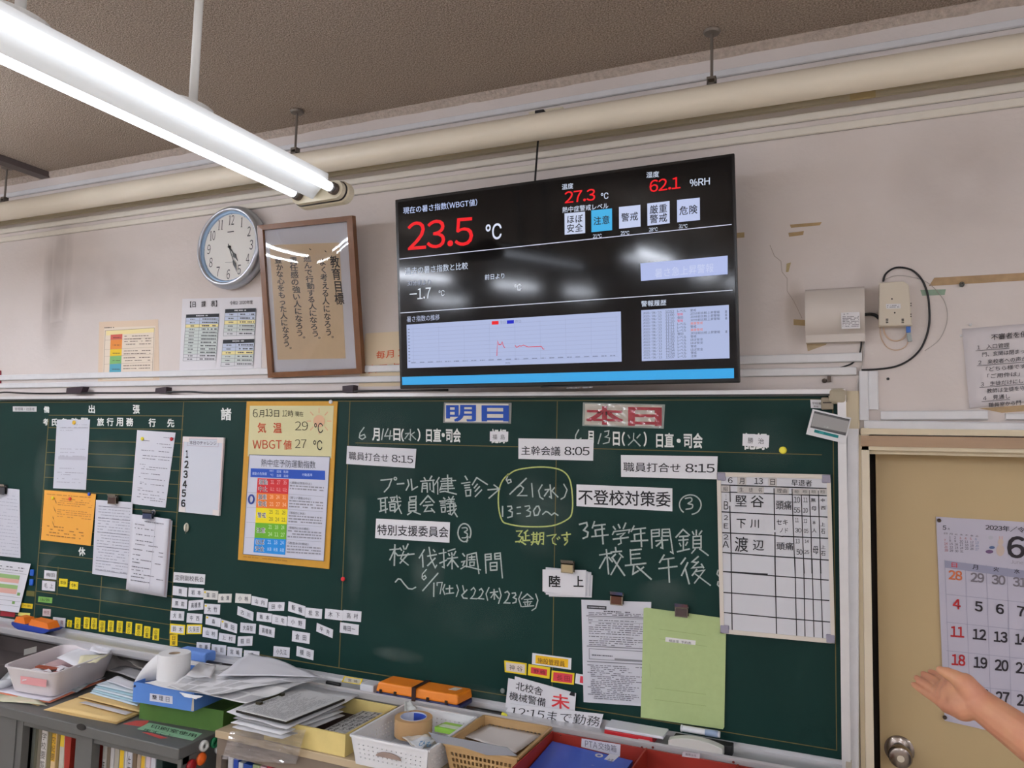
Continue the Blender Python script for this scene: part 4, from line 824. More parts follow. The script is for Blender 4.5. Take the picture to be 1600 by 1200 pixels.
for a, lab in (((1467, 813), 'upper'), ((1476, 1120), 'lower')):
    p = DZ.hit(*a); t = MB().lathe(p + Vector((0, -.004, 0)), (0, -1, 0), [(0, 0), (.0055, 0), (.005, .004), (0, .005)], 12); tag(t.build('thumbtack', mat((74, 60, 50), .4, metal=.5), smooth=True), '%s dark tack at the left edge of the calendar' % lab, 'pin')
# ------------------------------------------------------------------ things held on the chalkboard
M_wcard = mat((224, 224, 230), .55)
def magnet(px, py, r, c, lab, y=-.001, rr=.007, d=.006):
    p = Y(px, py, y); t = MB().lathe(p, (0, -1, 0), [(0, 0), (r * .9, 0), (r, .002), (r * .92, d * .8), (r * .7, d), (0, d)], 20)
    return tag(t.build('magnet', mat(c, .35), smooth=False), lab, 'magnet')
def sheet(name, q, c, lab, cat='paper', lift=.002, curl=.006, fuzzes=None, col=(110, 110, 120)):
    o = card(name, q, BOARD, .0005, mat(c, .75), label=lab, cat=cat, lift=lift, curl=curl)
    return o
def lines(o, q, rows, lift, col=(120, 120, 130), h=1.1, u0=.08, den=.75):
    I = Ink(BOARD, lift + .0012)
    for r in rows:
        v, a, b = r if isinstance(r, tuple) else (r, u0, .95)
        I.fuzz(qp(q, a, v), qp(q, b, v), h, col, den)
    return I
def onsheet(o, I, name='printed_text', curl=.006, q=None): return I.done(name, o)
q1 = [(89, 655.6), (140.6, 655.6), (134, 765.3), (83, 762.9)]
o = sheet('pinned_sheet', q1, (204, 206, 216), 'white printed sheet under a single mustard magnet on the board at left', curl=0)
I = lines(o, q1, [(.07, .6, .95), (.11, .1, .95), (.15, .1, .5), (.42, .15, .9), (.47, .15, .6), (.52, .15, .9), (.7, .15, .6), (.76, .1, .9), (.79, .1, .5), (.85, .1, .9), (.9, .1, .9)], .002, (168, 168, 180), 1); I.line([qp(q1, .1, .12), qp(q1, .95, .12)], .6, (150, 150, 160)); I.rect([qp(q1, .1, .53), qp(q1, .95, .53), qp(q1, .95, .58), qp(q1, .1, .58)], (186, 186, 198)); onsheet(o, I)
magnet(116.3, 660.3, .0095, (206, 166, 40), 'round mustard magnet at the top of the left white sheet', -.0026)
q2 = [(214.3, 672), (274.3, 676), (258.4, 793.4), (204.8, 787)]
o = sheet('pinned_sheet', q2, (212, 213, 222), 'slanting white printed sheet with a yellow and a red magnet at its top', curl=0)
I = lines(o, q2, [(.07, .7, .98), (.13, .15, .35), (.16, .55, .9), (.2, .7, .95), (.26, .15, .9), (.33, .1, .98), (.37, .2, .95), (.45, .15, .3), (.48, .2, .98), (.51, .2, .6), (.57, .2, .8), (.62, .15, .2), (.64, .3, .9), (.69, .2, .3), (.71, .2, .95), (.77, .15, .3), (.8, .15, .9), (.85, .2, .8), (.89, .15, .95), (.92, .3, .9)], .002, (120, 120, 132), 1, den=.85); onsheet(o, I)
magnet(223, 685.6, .0078, (222, 208, 50), 'small yellow magnet at the upper left of the slanting white sheet', -.0026); magnet(268.7, 686, .0078, (190, 30, 44), 'small red magnet at the upper right corner of the slanting white sheet', -.0026)
q5 = [(-25, 759), (30.4, 765), (32, 872), (-25, 866)]
o = sheet('clipped_sheet', q5, (206, 207, 216), 'white sheet cut off by the left edge, hanging under a clip magnet', curl=0)
onsheet(o, lines(o, q5, [i / 20 for i in range(2, 20)], .002, (176, 178, 190), 1))
q6 = [(-30, 872), (47.8, 881), (29, 957.5), (-30, 950)]
o = card('roster_sheet', q6, BOARD, .0006, mat((220, 220, 226), .75), label='white chart with green and pink bands at the lower left edge of the board', cat='paper', lift=.010)
I = Ink(BOARD, .0108)
for v0, v1, c in ((.26, .34, (150, 186, 120)), (.34, .42, (222, 172, 160)), (.46, .54, (150, 186, 120)), (.54, .64, (222, 172, 160))): I.rect([qp(q6, 0, v0), qp(q6, .84, v0), qp(q6, .84, v1), qp(q6, 0, v1)], c)
I.rect([qp(q6, .86, .6), qp(q6, .93, .6), qp(q6, .93, .66), qp(q6, .86, .66)], (120, 160, 90)); I.rect([qp(q6, .78, .78), qp(q6, .85, .78), qp(q6, .85, .84), qp(q6, .78, .84)], (120, 160, 90)); I.fuzz(qp(q6, .1, .1), qp(q6, .9, .1), 1.4, (90, 90, 96)); I.fuzz(qp(q6, .1, .16), qp(q6, .9, .16), 1, (120, 120, 126))
for v in (.22, .7, .78, .88): I.line([qp(q6, 0, v), qp(q6, .97, v)], .5, (150, 150, 156))
I.done('printed_table', o)
q3 = [(69.4, 765.7), (150, 772), (141.6, 853), (64, 843.5)]
o = card('orange_sheet', q3, BOARD, .0006, mat((238, 170, 70), .75), label='orange printed sheet held by yellow, red and blue magnets', cat='paper', lift=.006)
I = Ink(BOARD, .0072)
for v in (.18, .22, .26, .36, .40, .44, .49): I.fuzz(qp(q3, .28, v), qp(q3, .95, v), 1, (190, 126, 60), .85)
for v in (.07, .14): I.fuzz(qp(q3, .05, v), qp(q3, .9, v), .9, (176, 112, 50), .7)
for v in (.12, .3, .5, .6): I.fuzz(qp(q3, .2, v), qp(q3, .25, v + .1), 3, (90, 60, 40), .8)
for v in (.7, .76, .82, .88): I.fuzz(qp(q3, .1, v), qp(q3, .85, v), 1.2, (150, 96, 50), .55)
I.done('printed_text', o)
magnet(83, 778, .0075, (230, 206, 40), 'yellow magnet at the top left of the orange sheet', -.0068); magnet(110, 779.4, .0075, (206, 50, 40), 'red magnet at the top middle of the orange sheet', -.0068); magnet(140, 772, .0075, (40, 80, 190), 'blue magnet at the top right of the orange sheet', -.0068)
q4 = [(150, 781), (207, 785), (203, 905), (144, 896.6)]
o = card('clipped_sheet', q4, BOARD, .0006, mat((208, 209, 218), .75), label='white ruled sheet hanging by a metal clip beside the orange sheet', cat='paper', lift=.009)
I = lines(o, q4, [i / 26 for i in range(2, 25)], .009, (158, 160, 172), 1, den=.8)
for v in (.08, .24, .43, .62, .81, .94): I.line([qp(q4, .08, v), qp(q4, .95, v)], .6, (110, 112, 124))
onsheet(o, I)
q7 = [(206, 803), (265, 811), (256, 930.7), (197, 921)]
st = empty('clipped_paper_stack', Y(230, 925, -.014), 'thick curling stack of white papers hanging from a blue clip magnet', 'papers')
for k_ in range(3):
    dx = 2.2 * (2 - k_); qq = [(x + dx, y + dx * .3 * (2 - k_)) for x, y in q7]; oo = card('sheet', qq, BOARD, .0008, mat((214, 214, 222), .75) if k_ == 2 else mat((200, 186, 190) if k_ == 1 else (206, 206, 214), .75), st, lift=.012 + k_ * .005, curl=.004)
I = Ink(BOARD, .0276); q8 = q7
for v, a, b in ((.07, .35, .85), (.12, .1, .35), (.17, .1, .6), (.25, .15, .65), (.33, .15, .6), (.38, .15, .4), (.38, .5, .75), (.45, .1, .35), (.45, .45, .65), (.52, .1, .3), (.58, .1, .6), (.62, .1, .3), (.68, .1, .6), (.72, .1, .45), (.77, .1, .7), (.81, .1, .45), (.86, .1, .6), (.45, .78, .9), (.5, .78, .9), (.6, .7, .85), (.8, .75, .95)): I.fuzz(qp(q8, a, v), qp(q8, b, v), 1.3, (96, 96, 106), .9)
I.line([qp(q8, .64, .05), qp(q8, .6, .95)], .5, (170, 170, 180)); I.done('printed_text', st)
# clips
def clip(px, py, w_, h_, c, lab, y=-.012, d=.014, face=(70, 50, 44)):
    """spring clip magnet: folded steel body with two levers and a face plate"""
    A = Y(px - w_ / 2, py - h_ / 2, y); B = Y(px + w_ / 2, py + h_ / 2, y); x0, x1, z0, z1 = A.x, B.x, B.z, A.z
    r = empty('clip_magnet', ((x0 + x1) / 2, y, z0), lab, 'clip'); m = mat(c, .25, metal=.85)
    t = MB(); t.box((x0, y - d, z0), (x1, y - d + .0015, z1 - .006)); t.box((x0, y - .0015, z0 + .002), (x1, y, z1)); mk('jaw', t.v, t.f, m, r)
    t = MB(); t.bar((x0, y - d * .5, z1 - .008), (x1, y - d * .5, z1 - .008), d, .004, up=(0, 0, 1)); t.bar(((x0 + x1) / 2, y - d, z1 - .006), ((x0 + x1) / 2, y - d * 1.35, z1 + .004), (x1 - x0), .0015, up=(0, 1, 0)); mk('lever', t.v, t.f, mat((190, 186, 178), .2, metal=.9), r)
    t = MB().box((x0 + .003, y - d - .001, z0 + .003), (x1 - .003, y - d, z1 - .010)); mk('face_plate', t.v, t.f, mat(face, .5, metal=.2), r)
    t = MB().tube([(x0 - .001, y - d * .6, z1 - .006), (x1 + .001, y - d * .6, z1 - .006)], .003, 10); mk('spring', t.v, t.f, m, r, smooth=True)
    return r
clip(179, 780.5, 11.5, 15, (150, 140, 130), 'dark metal clip magnet holding the ruled sheet beside the orange sheet', -.0105)
clip(234, 804.5, 13, 14, (130, 134, 150), 'dark blue clip magnet on the curling paper stack', -.022, face=(50, 60, 90))
p = Y(241, 800.5, -.012); t = MB().lathe(p, (0, -1, 0), [(.004, 0), (.011, 0), (.011, .006), (.004, .006)], 18, closed=True); tag(t.build('magnet_ring', mat((170, 170, 172), .2, metal=.9), smooth=True), 'small chrome ring magnet beside the dark blue clip', 'magnet')
clip(4, 765, 14, 16, (120, 120, 122), 'dark clip magnet at the far left edge of the board', -.004, face=(60, 60, 64))
clip(888.5, 885.5, 19, 20, (170, 160, 140), 'metal clip magnet with pale face on the bundle of word cards', -.0135, face=(176, 158, 120))
clip(965, 935, 19, 21, (160, 150, 138), 'metal clip magnet with brown face on the long printed sheet', -.0055, face=(92, 54, 34))
clip(1066, 953.5, 20, 21, (120, 112, 106), 'metal clip magnet with dark face on the green folder', -.0075, face=(74, 60, 58))
# weekday challenge board
q = [(285.8, 682), (349.5, 683.7), (342, 806), (279, 799.5)]
o = card('small_whiteboard', q, BOARD, .008, mat((206, 210, 220), .3), label='small white magnetic board numbered one to six', cat='whiteboard', lift=.009)
for u in (0, 1):
    for v in (0, 1):
        a = [qp(q, abs(u - .0) if not u else .84, v * .93 if v else 0), qp(q, .16 if not u else 1, v * .93 if v else 0), qp(q, .16 if not u else 1, 1 if v else .07), qp(q, 0 if not u else .84, 1 if v else .07)]
        card('corner_cap', a, BOARD, .009, mat((226, 218, 216), .4), o, lift=.0105)
for a, b in (((.0, .07), (.03, .93)), ((.97, .07), (1, .93))): card('edge_strip', [qp(q, a[0], a[1]), qp(q, b[0], a[1]), qp(q, b[0], b[1]), qp(q, a[0], b[1])], BOARD, .009, mat((222, 206, 206), .5), o, lift=.010)
card('edge_strip', [qp(q, .16, 0), qp(q, .84, 0), qp(q, .84, .022), qp(q, .16, .022)], BOARD, .009, mat((222, 206, 206), .5), o, lift=.010)
I = Ink(BOARD, .0096); I.line([qp(q, .12, .03), qp(q, .88, .03), qp(q, .88, .12), qp(q, .12, .12)], .5, (170, 150, 165), close=True); I.text('本日のチャレンジ', qp(q, .17, .05), qp(q, .83, .05), 6.5, (70, 60, 80))
for i, (x, y) in enumerate(((292.3, 709.4), (291.4, 725.6), (290, 741), (288.7, 756.6), (287.3, 770.6), (286.3, 786.4))): I.text(str(i + 1), (x - (3 if i else 2), y - 5.5), (x + (3 if i else 1.6), y - 5.5), 11, (26, 26, 30), .1)
I.done('lettering', o)
p = Y(292.5, 826, -.001); t = MB().lathe(p, (0, -1, 0), [(0, 0), (.012, 0), (.0135, .004), (.011, .009), (0, .011)], 24); o = t.build('magnet', mat((214, 210, 190), .3), smooth=True); o.scale = (.85, 1, 1.35); tag(o, 'cream oval magnet below the numbered small whiteboard', 'magnet')
I = Ink(PY(-.0125), .0); I.line([(291, 823), (290, 833)], 1.6, (90, 86, 70)); I.done('groove', o)
# heat poster
q = [(385.5, 627), (527.3, 627), (514, 889), (371.7, 874.7)]
o = card('heat_poster', q, BOARD, .004, mat((206, 152, 44), .6, noise=.08, nscale=30), label='tall ochre bordered heatstroke poster with handwritten temperatures and colour table', cat='poster', lift=.0045)
cq = [(390.6, 634), (521.5, 634), (517.5, 716), (387, 713)]; card('cream_panel', cq, BOARD, .0008, mat((212, 206, 158), .6), o, lift=.0054)
wq = [(389.4, 710.6), (515.4, 713.8), (505.8, 876.7), (379.7, 865.8)]; card('guideline_sheet', wq, BOARD, .0008, mat((206, 208, 222), .5), o, lift=.0062)
I = Ink(BOARD, .0066); RK = (196, 66, 32); HK = (60, 56, 44); SN = (222, 176, 140)
I.disc((498.5, 658), 9, 9.5, (222, 178, 142))
for i in range(8): a = math.radians(45 * i); I.line([(498.5 + 13 * math.cos(a), 658 + 13 * math.sin(a)), (498.5 + 19 * math.cos(a), 658 + 20 * math.sin(a))], 1.6, SN)
I.text('6', (395, 639), (402.5, 639), 13, HK, -.01).text('月', (404.5, 641), (412.5, 641), 11, HK).text('13', (414.5, 638.5), (425.5, 639), 12, HK).text('日', (428.5, 641), (436, 641), 10.5, HK).text('12', (441, 641), (449, 641), 9.5, HK, -.01).text('時', (450, 641), (458, 641), 10.5, HK).text('現在', (461, 643), (474, 643.3), 7.5, HK)
I.text('気', (402.5, 660.5), (415.6, 660.7), 15.5, RK, .03).text('温', (427, 660.8), (440, 661), 15.5, RK, .03).text('29', (461, 658.5), (481, 658.5), 14, HK, -.012).text('℃', (491, 661), (504.5, 661), 15.5, (30, 34, 34), .0)
I.text('WBGT', (394.6, 687.5), (440, 687.8), 13.5, RK, .0).text('値', (443, 687.5), (455.5, 687.6), 15, RK, .02).text('27', (461, 686.5), (478.6, 686.5), 13.5, HK, -.012).text('℃', (489.5, 688), (503.5, 688), 15.5, (30, 34, 34))
for x in (396.5, 401.5, 407, 412, 427, 432): pass
I.line([wq[0], wq[1], wq[2], wq[3]], .9, (90, 96, 104), .0002, True)
I.text('熱中症予防運動指数', (408, 717), (493, 720.3), 12, (70, 74, 88))
I.rect([(391.7, 731.7), (508, 735.5), (508, 750), (391.3, 745.3)], (34, 80, 180), .0002); I.text('運動の危険度', (394, 737.5), (417, 738.2), 4.4, (200, 212, 240)).text('WBGT', (421, 734), (428, 734.4), 3, (200, 212, 240)).text('湿球', (432, 734.5), (439.5, 735), 4, (200, 212, 240)).text('乾球', (443, 735), (450.5, 735.4), 4, (200, 212, 240)).text('行動基準', (472, 739.5), (488, 740), 4.5, (200, 212, 240)).text('℃', (422.5, 740.5), (427, 740.6), 3.5, (200, 212, 240)).text('温度', (432, 741), (439.5, 741.3), 4, (200, 212, 240)).text('温度', (443, 741.5), (450.5, 741.8), 4, (200, 212, 240))
bnd = [(747, 748.7, 402.5, 451.3), (770, 772, 401, 450.3), (793.3, 795.8, 400, 449.5), (816.7, 819, 399, 448), (840.5, 842.8, 397.5, 447), (862.8, 867, 396, 445.3)]
for i, (c, L, nm, tc) in enumerate((((206, 44, 50), ('運動', '中止'), ('31', '27', '35'), (236, 170, 170)), ((232, 122, 40), ('厳重', '警戒'), ('28', '24', '31'), (250, 200, 160)), ((240, 222, 20), ('警戒',), ('25', '21', '28'), (110, 110, 40)), ((106, 176, 40), ('注意',), ('21', '18', '24'), (196, 226, 170)), ((24, 140, 222), ('ほぼ', '安全'), ('21', '18', '24'), (190, 220, 250)))):
    a, b = bnd[i], bnd[i + 1]; bq = [(a[2], a[0]), (a[3], a[1]), (b[3], b[1]), (b[2], b[0])]; I.rect(bq, c, .0002)
    for j, s in enumerate(L): v = .3 if len(L) == 1 else .08 + j * .46; hh = 8.2; I.text(s, qp(bq, .05, v), qp(bq, .32, v), hh, (232, 232, 236), .1); I.text(s, qp(bq, .06, v), qp(bq, .31, v), hh, (40, 40, 50), .02)
    for j, s in enumerate(nm):
        u = .42 + j * .2; I.text(s, qp(bq, u, .1), qp(bq, u + .11, .1), 6, tc, .01).text('以上' if i == 0 else ('未満' if i == 4 else s[0] + str((int(s[1]) + 3) % 10)), qp(bq, u, .58), qp(bq, u + .13, .58), 6, tc, .01)
    rq = [(a[3] + 2, a[1] + 1), (508 - i * 1.2, a[1] + 5), (507 - i * 1.2, b[1] + 3), (b[3] + 2, b[1])]
    I.text('〈運動は原則中止〉' if i == 0 else '〈積極的に休息〉' if i == 2 else '〈厳しい運動は中止〉' if i == 1 else '〈積極的に水分補給〉' if i == 3 else '〈適宜水分補給〉', qp(rq, .01, .1), qp(rq, .62 if i != 2 else .48, .1), 4, (84, 84, 92))
    for k_ in range(3 if i else 2): I.fuzz(qp(rq, 0, .36 + .2 * k_), qp(rq, .97, .36 + .2 * k_), 2, (146, 146, 156), .92)
    if i: I.line([(a[2] - 14, a[0] - .8), (a[2], a[0])], .4, (140, 140, 150)); I.line([(a[3], a[1]), (507 - i * 1.2, a[1] + 4)], .4, (150, 150, 160))
I.fuzz((380, 869), (452, 876), 1.4, (170, 120, 40), .8)
I.done('printed_text', o)
t = MB(); c = Y(392.8, 781.3, -.0075); t.lathe(c, (0, -1, 0), [(.0105, 0), (.0155, 0), (.0155, .003), (.0105, .003)], 28, closed=True); oo = t.build('magnet_ring', mat((28, 62, 150), .4), smooth=False); oo.scale = (.95, 1, 1.2); tag(oo, 'blue ring magnet marking a row of the heat poster table', 'magnet')
magnet(517.5, 628, .008, (226, 226, 226), 'white magnet at the top right corner of the ochre poster', -.0046)
magnet(536.6, 904.6, .008, (206, 34, 44), 'lone bright red magnet on the upright guide line in the middle of the board')
magnet(1223.4, 703.5, .0105, (232, 220, 60), 'round pale yellow magnet near the top right of the board')
magnet(786, 1079, .008, (120, 128, 124), 'small grey magnet stuck low on the board left of the tilted notices')
# word plates and strips
def plate(name, q, lab, texts, c=(226, 226, 230), lift=.002, th=.0015, group=None, cat='sign', base=None, jag=None):
    o = card(name, q, BOARD, th, mat(c, .5), label=lab, cat=cat, lift=lift, group=group)
    I = Ink(BOARD, lift + .0005)
    for a in texts: I.text(*a)
    I.done('lettering', o); return o
TK = (30, 30, 36)
plate('word_strip', [(542.3, 696.8), (650.3, 701.3), (648, 731.6), (541, 724.9)], 'white strip reading 職員打合せ 8:15 at the left of the middle panel', [('職員打合せ', (544.8, 705.5), (606.5, 709.5), 12.5, (44, 44, 52), .012), ('8:15', (612, 710.3), (645.5, 712.5), 11.5, (44, 44, 52), .012)], (216, 216, 222))
plate('word_strip', [(810, 685), (927.3, 686.6), (926.6, 719.9), (810, 717)], 'white strip reading 主幹会議 8:05 across the panel line', [('主幹会議', (814.5, 696.5), (875.5, 697.5), 14.5, (34, 34, 40), .015), ('8:05', (882, 698), (921, 698.5), 13, (34, 34, 40), .02)])
plate('word_strip', [(970, 711), (1121.3, 713), (1120, 749), (970.5, 745)], 'white strip reading 職員打合せ 8:15 just above the ruled whiteboard', [('職員打合せ', (974, 722.2), (1063, 724), 14.5, (34, 34, 40), .015), ('8:15', (1071, 724.5), (1116.5, 725), 13.5, (34, 34, 40), .02)], lift=.0105)
plate('word_strip', [(587.7, 810.4), (703, 816), (702, 848), (586, 840.8)], 'white strip reading 特別支援委員会 in the middle panel', [('特別支援委員会', (589.5, 819.3), (700.5, 823.5), 16.5, (32, 32, 38), .025)])
plate('word_strip', [(900.8, 756.8), (1050.4, 763), (1050.4, 799), (900.8, 790.8)], 'white strip reading 不登校対策委 in large letters', [('不登校対策委', (903.7, 764.5), (1047.5, 768.5), 23.5, (22, 22, 28), .025)])
o = plate('day_plate', [(693.7, 628.8), (799.4, 629.3), (798.3, 661.9), (692.3, 660.8)], 'cream plate with bold blue 明日 in a grey sleeve', [], (132, 132, 128), lift=.002)
card('paper_insert', [(696, 630.5), (794.5, 631), (793.8, 659.8), (695, 658.8)], BOARD, .0004, mat((222, 216, 204), .6), o, lift=.0025); I = Ink(BOARD, .0031); I.text('明', (698.2, 633.2), (742.5, 633.4), 24.8, (20, 76, 176), .07).text('日', (754.5, 634.3), (793, 634.5), 23.2, (20, 76, 176), .1); I.done('lettering', o, 'bold blue characters')
o = plate('day_plate', [(910.9, 628.8), (1039, 632), (1036.9, 669.8), (909.8, 665.3)], 'cream plate with bold red 本日 in a shiny clear sleeve', [], (150, 158, 150), lift=.002)
card('paper_insert', [(914, 631), (1034.6, 633.8), (1033.5, 666.8), (913, 663.5)], BOARD, .0004, mat((222, 214, 200), .6), o, lift=.0025); I = Ink(BOARD, .0031); I.text('本', (917, 635), (972.5, 636), 27.5, (190, 30, 54), .075).text('日', (984, 637), (1031.5, 637.8), 27, (190, 30, 54), .1); I.done('lettering', o, 'bold red characters')
n = 24; sv = []; sf = []; sq_ = [(912, 630), (1037, 633), (1035, 668.5), (911, 664.5)]; random.seed(3)
for j in range(9):
    for i in range(n + 1): p = qp(sq_, i / n, j / 8); sv.append(BOARD.hit(p[0], p[1], .0040 + random.uniform(-.0005, .0005)))
for j in range(8):
    for i in range(n): a = j * (n + 1) + i; sf.append((a, a + 1, a + n + 2, a + n + 1))
mk('clear_sleeve', sv, sf, film_mat(refl=1.6, rough=.12), o)
plate('name_card', [(765.5, 674), (794, 674.4), (793.6, 690), (765.3, 689.5)], 'white name card over painted characters beside the 主幹会議 strip', [('福', (769.5, 678.5), (776.5, 678.7), 8, (80, 80, 86)), ('島', (782, 678.8), (789, 679), 8, (80, 80, 86))], cat='name card')
plate('name_card', [(1160.6, 677.6), (1202, 680), (1201, 699.2), (1160, 696.4)], 'white name card over painted characters at the upper right of the board', [('勝', (1168.5, 683.5), (1177, 684), 9, (70, 70, 76)), ('治', (1184.5, 684.5), (1193.5, 685), 9, (70, 70, 76))], cat='name card')
# bundle of word cards
st = empty('word_card_bundle', Y(880, 928, -.008), 'bundle of white word cards, 陸上 on top, hanging by one clip', 'cards')
for k_, (dx, dy) in enumerate(((10, 8), (8, 3), (5, 5), (3, 2), (0, 0))):
    qq = [(847.7 + dx + (2 if k_ == 3 else 0), 889.7 - (4 if k_ == 3 else 0) + dy * .2), (916 + dx, 891 + dy), (914.5 + dx, 930.5 + dy * .4 + (3 if k_ == 4 else 0) - 0), (847.7 + dx, 924 + dy)]
    card('word_card', qq, BOARD, .0012, mat((222, 222, 226), .5) if k_ % 2 == 0 else mat((198, 200, 206), .5), st, lift=.004 + k_ * .0022)
I = Ink(BOARD, .0136); I.text('陸', (858, 899.3), (875.5, 900), 17.5, (16, 16, 18), .06).text('上', (896.4, 900), (911.4, 900.4), 16.5, (16, 16, 18), .06); I.done('lettering', st)
# long printed sheet and green folder
q = [(908.3, 937), (1017.5, 940.8), (1012, 1104), (911.8, 1097)]
o = card('printed_sheet', q, BOARD, .0006, mat((210, 211, 218), .75), label='white densely printed A4 sheet partly behind the green folder', cat='paper', lift=.004)
I = Ink(BOARD, .0052); I.rect([qp(q, .08, .05), qp(q, .36, .055), qp(q, .36, .09), qp(q, .08, .085)], (50, 50, 56)); I.fuzz(qp(q, .1, .064), qp(q, .34, .066), 1.6, (190, 190, 196), .9, .0002); I.fuzz(qp(q, .32, .1), qp(q, .7, .102), 1.6, (70, 70, 78), .9)
for v in (.155, .45, .6): I.line([qp(q, .07, v), qp(q, .97, v)], 1.5, (130, 130, 138))
for v in (.12, .135, .19, .22, .24, .26, .28, .3, .32, .35, .37, .39, .41, .43): I.fuzz(qp(q, .1, v), qp(q, random.uniform(.75, .95), v), 1.1, (96, 96, 106), .88)
for i in range(19): v = .63 + i * .0178; I.fuzz(qp(q, .12 if i % 4 else .07, v), qp(q, random.uniform(.6, .95), v), 1.1, (104, 104, 114), .85)
I.line([qp(q, .1, .475), qp(q, .95, .475), qp(q, .95, .575), qp(q, .1, .575)], .7, (90, 90, 98), close=True); I.fuzz(qp(q, .14, .53), qp(q, .45, .532), 1.5, (70, 70, 78)); I.line([qp(q, .1, .17), qp(q, .9, .17), qp(q, .9, .21), qp(q, .1, .21)], .5, (120, 120, 128), close=True)
I.rect([qp(q, .48, .555), qp(q, .95, .56), qp(q, .95, .575), qp(q, .48, .575)], (140, 140, 146), .0002); I.done('printed_text', o)
q = [(1005.7, 949), (1134.6, 966.5), (1131.5, 1139.8), (1001, 1120.8)]
F = [qp(q, a, b) for a, b in ((0, .01), (.03, 0), (.97, 0), (1, .01), (1, .98), (.985, 1), (.0, 1))]
P = [BOARD.hit(x, y, .0075) for x, y in F]; t = MB().prism(P, (0, .0022, 0)); o = tag(t.build('green_folder', mat((176, 196, 136), .7, noise=.05, nscale=60)), 'pale green paper folder with a small white label hanging by a clip', 'folder')
card('label_strip', [(1040, 995.4), (1087, 1001), (1086.5, 1008), (1039.5, 1002.5)], BOARD, .0003, mat((226, 226, 226), .6), o, lift=.0080)
I = Ink(BOARD, .0084); I.text('相談室 予約表', (1045, 998.6), (1080, 1002.8), 4.3, (80, 84, 80))
for a in (.22, .34, .68, .76): pass
for (x0, y0, x1, y1) in ((1030, 983, 1103, 993), (1030, 998, 1039, 999.5), (1087, 1007.5, 1104, 1010), (1023, 1075, 1103, 1085), (1023, 1093, 1103, 1103)): I.line([(x0, y0), (x1, y1)], .5, (140, 160, 104))
I.fuzz((1016.5, 1018), (1017, 1034), 2, (120, 140, 90), .8); I.fuzz((1015, 1036), (1016.5, 1056), 2.4, (60, 70, 50), 1); I.done('lettering', o)
# facility manager cards
def framed(q, edge, fill, s, lab, tc=(80, 70, 66), lift=.002, ins=(.07, .13), bold=0):
    o = card('name_card', q, BOARD, .0015, mat(edge, .5), label=lab, cat='name card', lift=lift)
    iq = [qp(q, ins[0], ins[1]), qp(q, 1 - ins[0], ins[1]), qp(q, 1 - ins[0], 1 - ins[1]), qp(q, ins[0], 1 - ins[1])]
    I = Ink(BOARD, lift + .0004); I.rect(iq, fill)
    if s:
        n = len(s); hh = (iq[3][1] - iq[0][1]) * .6
        for i, ch in enumerate(s):
            u0 = .12 + i * (.80 / n) + (.04 if n == 2 else 0); u1 = u0 + .66 / n; I.char(ch, qp(iq, u0, .2), qp(iq, u1, .2), hh * 1.1, tc, bold)
    I.done('lettering', o); return o
plate('title_card', [(831.8, 1020.3), (892.8, 1028.6), (892, 1046.5), (831, 1037.7)], 'white edged yellow card reading 施設管理員', [], lift=.002, cat='sign'); I = Ink(BOARD, .0025); I.rect([(837, 1023.5), (888, 1030.2), (887.5, 1043.2), (836.5, 1036.3)], (240, 190, 20)).text('施設管理員', (840, 1027.5), (882.5, 1033), 9, (110, 66, 20), .02); I.done('lettering', bpy.data.objects['title_card'])
YE = (236, 208, 30)
framed([(787.8, 1032), (822.8, 1036.5), (822.3, 1055), (788.8, 1050)], YE, (222, 208, 196), '神谷', 'yellow edged pale name card, leftmost below the 施設管理員 card')
framed([(825.6, 1037.7), (859.6, 1043), (858.4, 1060.7), (824.7, 1055)], YE, (214, 60, 70), '野崎', 'yellow edged name card with red centre, second from left under 施設管理員', (110, 24, 30), ins=(.13, .22), bold=.03)
framed([(862, 1047.6), (897.6, 1052), (896.4, 1070), (861, 1065.5)], YE, (214, 60, 76), '長田', 'yellow edged name card with large red centre, third from left under 施設管理員', (120, 24, 34), ins=(.08, .12))
framed([(900, 1052.4), (935, 1058), (934, 1076), (898.3, 1067.4)], (226, 226, 230), (216, 60, 76), '', 'white edged red name card half hidden by the long printed sheet', ins=(.2, .16))
# leaning notices
q = [(804.5, 1056.7), (900, 1083.3), (898, 1107), (789.5, 1098.7)]
F = [(794.3, 1059.5), (804, 1062), (804.5, 1056.7), (900, 1083.3), (898, 1112), (889, 1124), (789.5, 1105)]
P = [BOARD.hit(x, y, .010) for x, y in F]; t = MB().prism(P, (0, .0015, 0)); o = tag(t.build('security_notice', mat((226, 226, 230), .5)), 'tilted white card reading 北校舎 機械警備 with a red 未', 'sign')
I = Ink(BOARD, .0106); I.text('北校舎', (806.5, 1064.5), (848.5, 1074.5), 13, (26, 26, 30), .01, sk=-1).text('機械警備', (796.5, 1080), (853, 1091.5), 13, (26, 26, 30), .01, sk=-1).text('未', (862, 1083), (889.5, 1087), 22, (224, 60, 66), .04)
I.rect([(892, 1080.6), (898.3, 1082.4), (898, 1088.3), (889.5, 1086)], (24, 24, 28), .0002); I.done('lettering', o)
q = [(797.5, 1099.5), (942.7, 1116), (936.8, 1138.4), (787.5, 1116)]
LP_ = PY(-.03); o = card('duty_notice', q, LP_, .0015, mat((226, 226, 230), .5), label='long white card reading 12:15まで勤務 standing in the chalk tray', cat='sign')
I = Ink(LP_, .0006); I.text('12:15まで勤務', (799, 1103), (939, 1120), 15.5, (28, 28, 32), -.004, sk=-3); I.done('lettering', o)
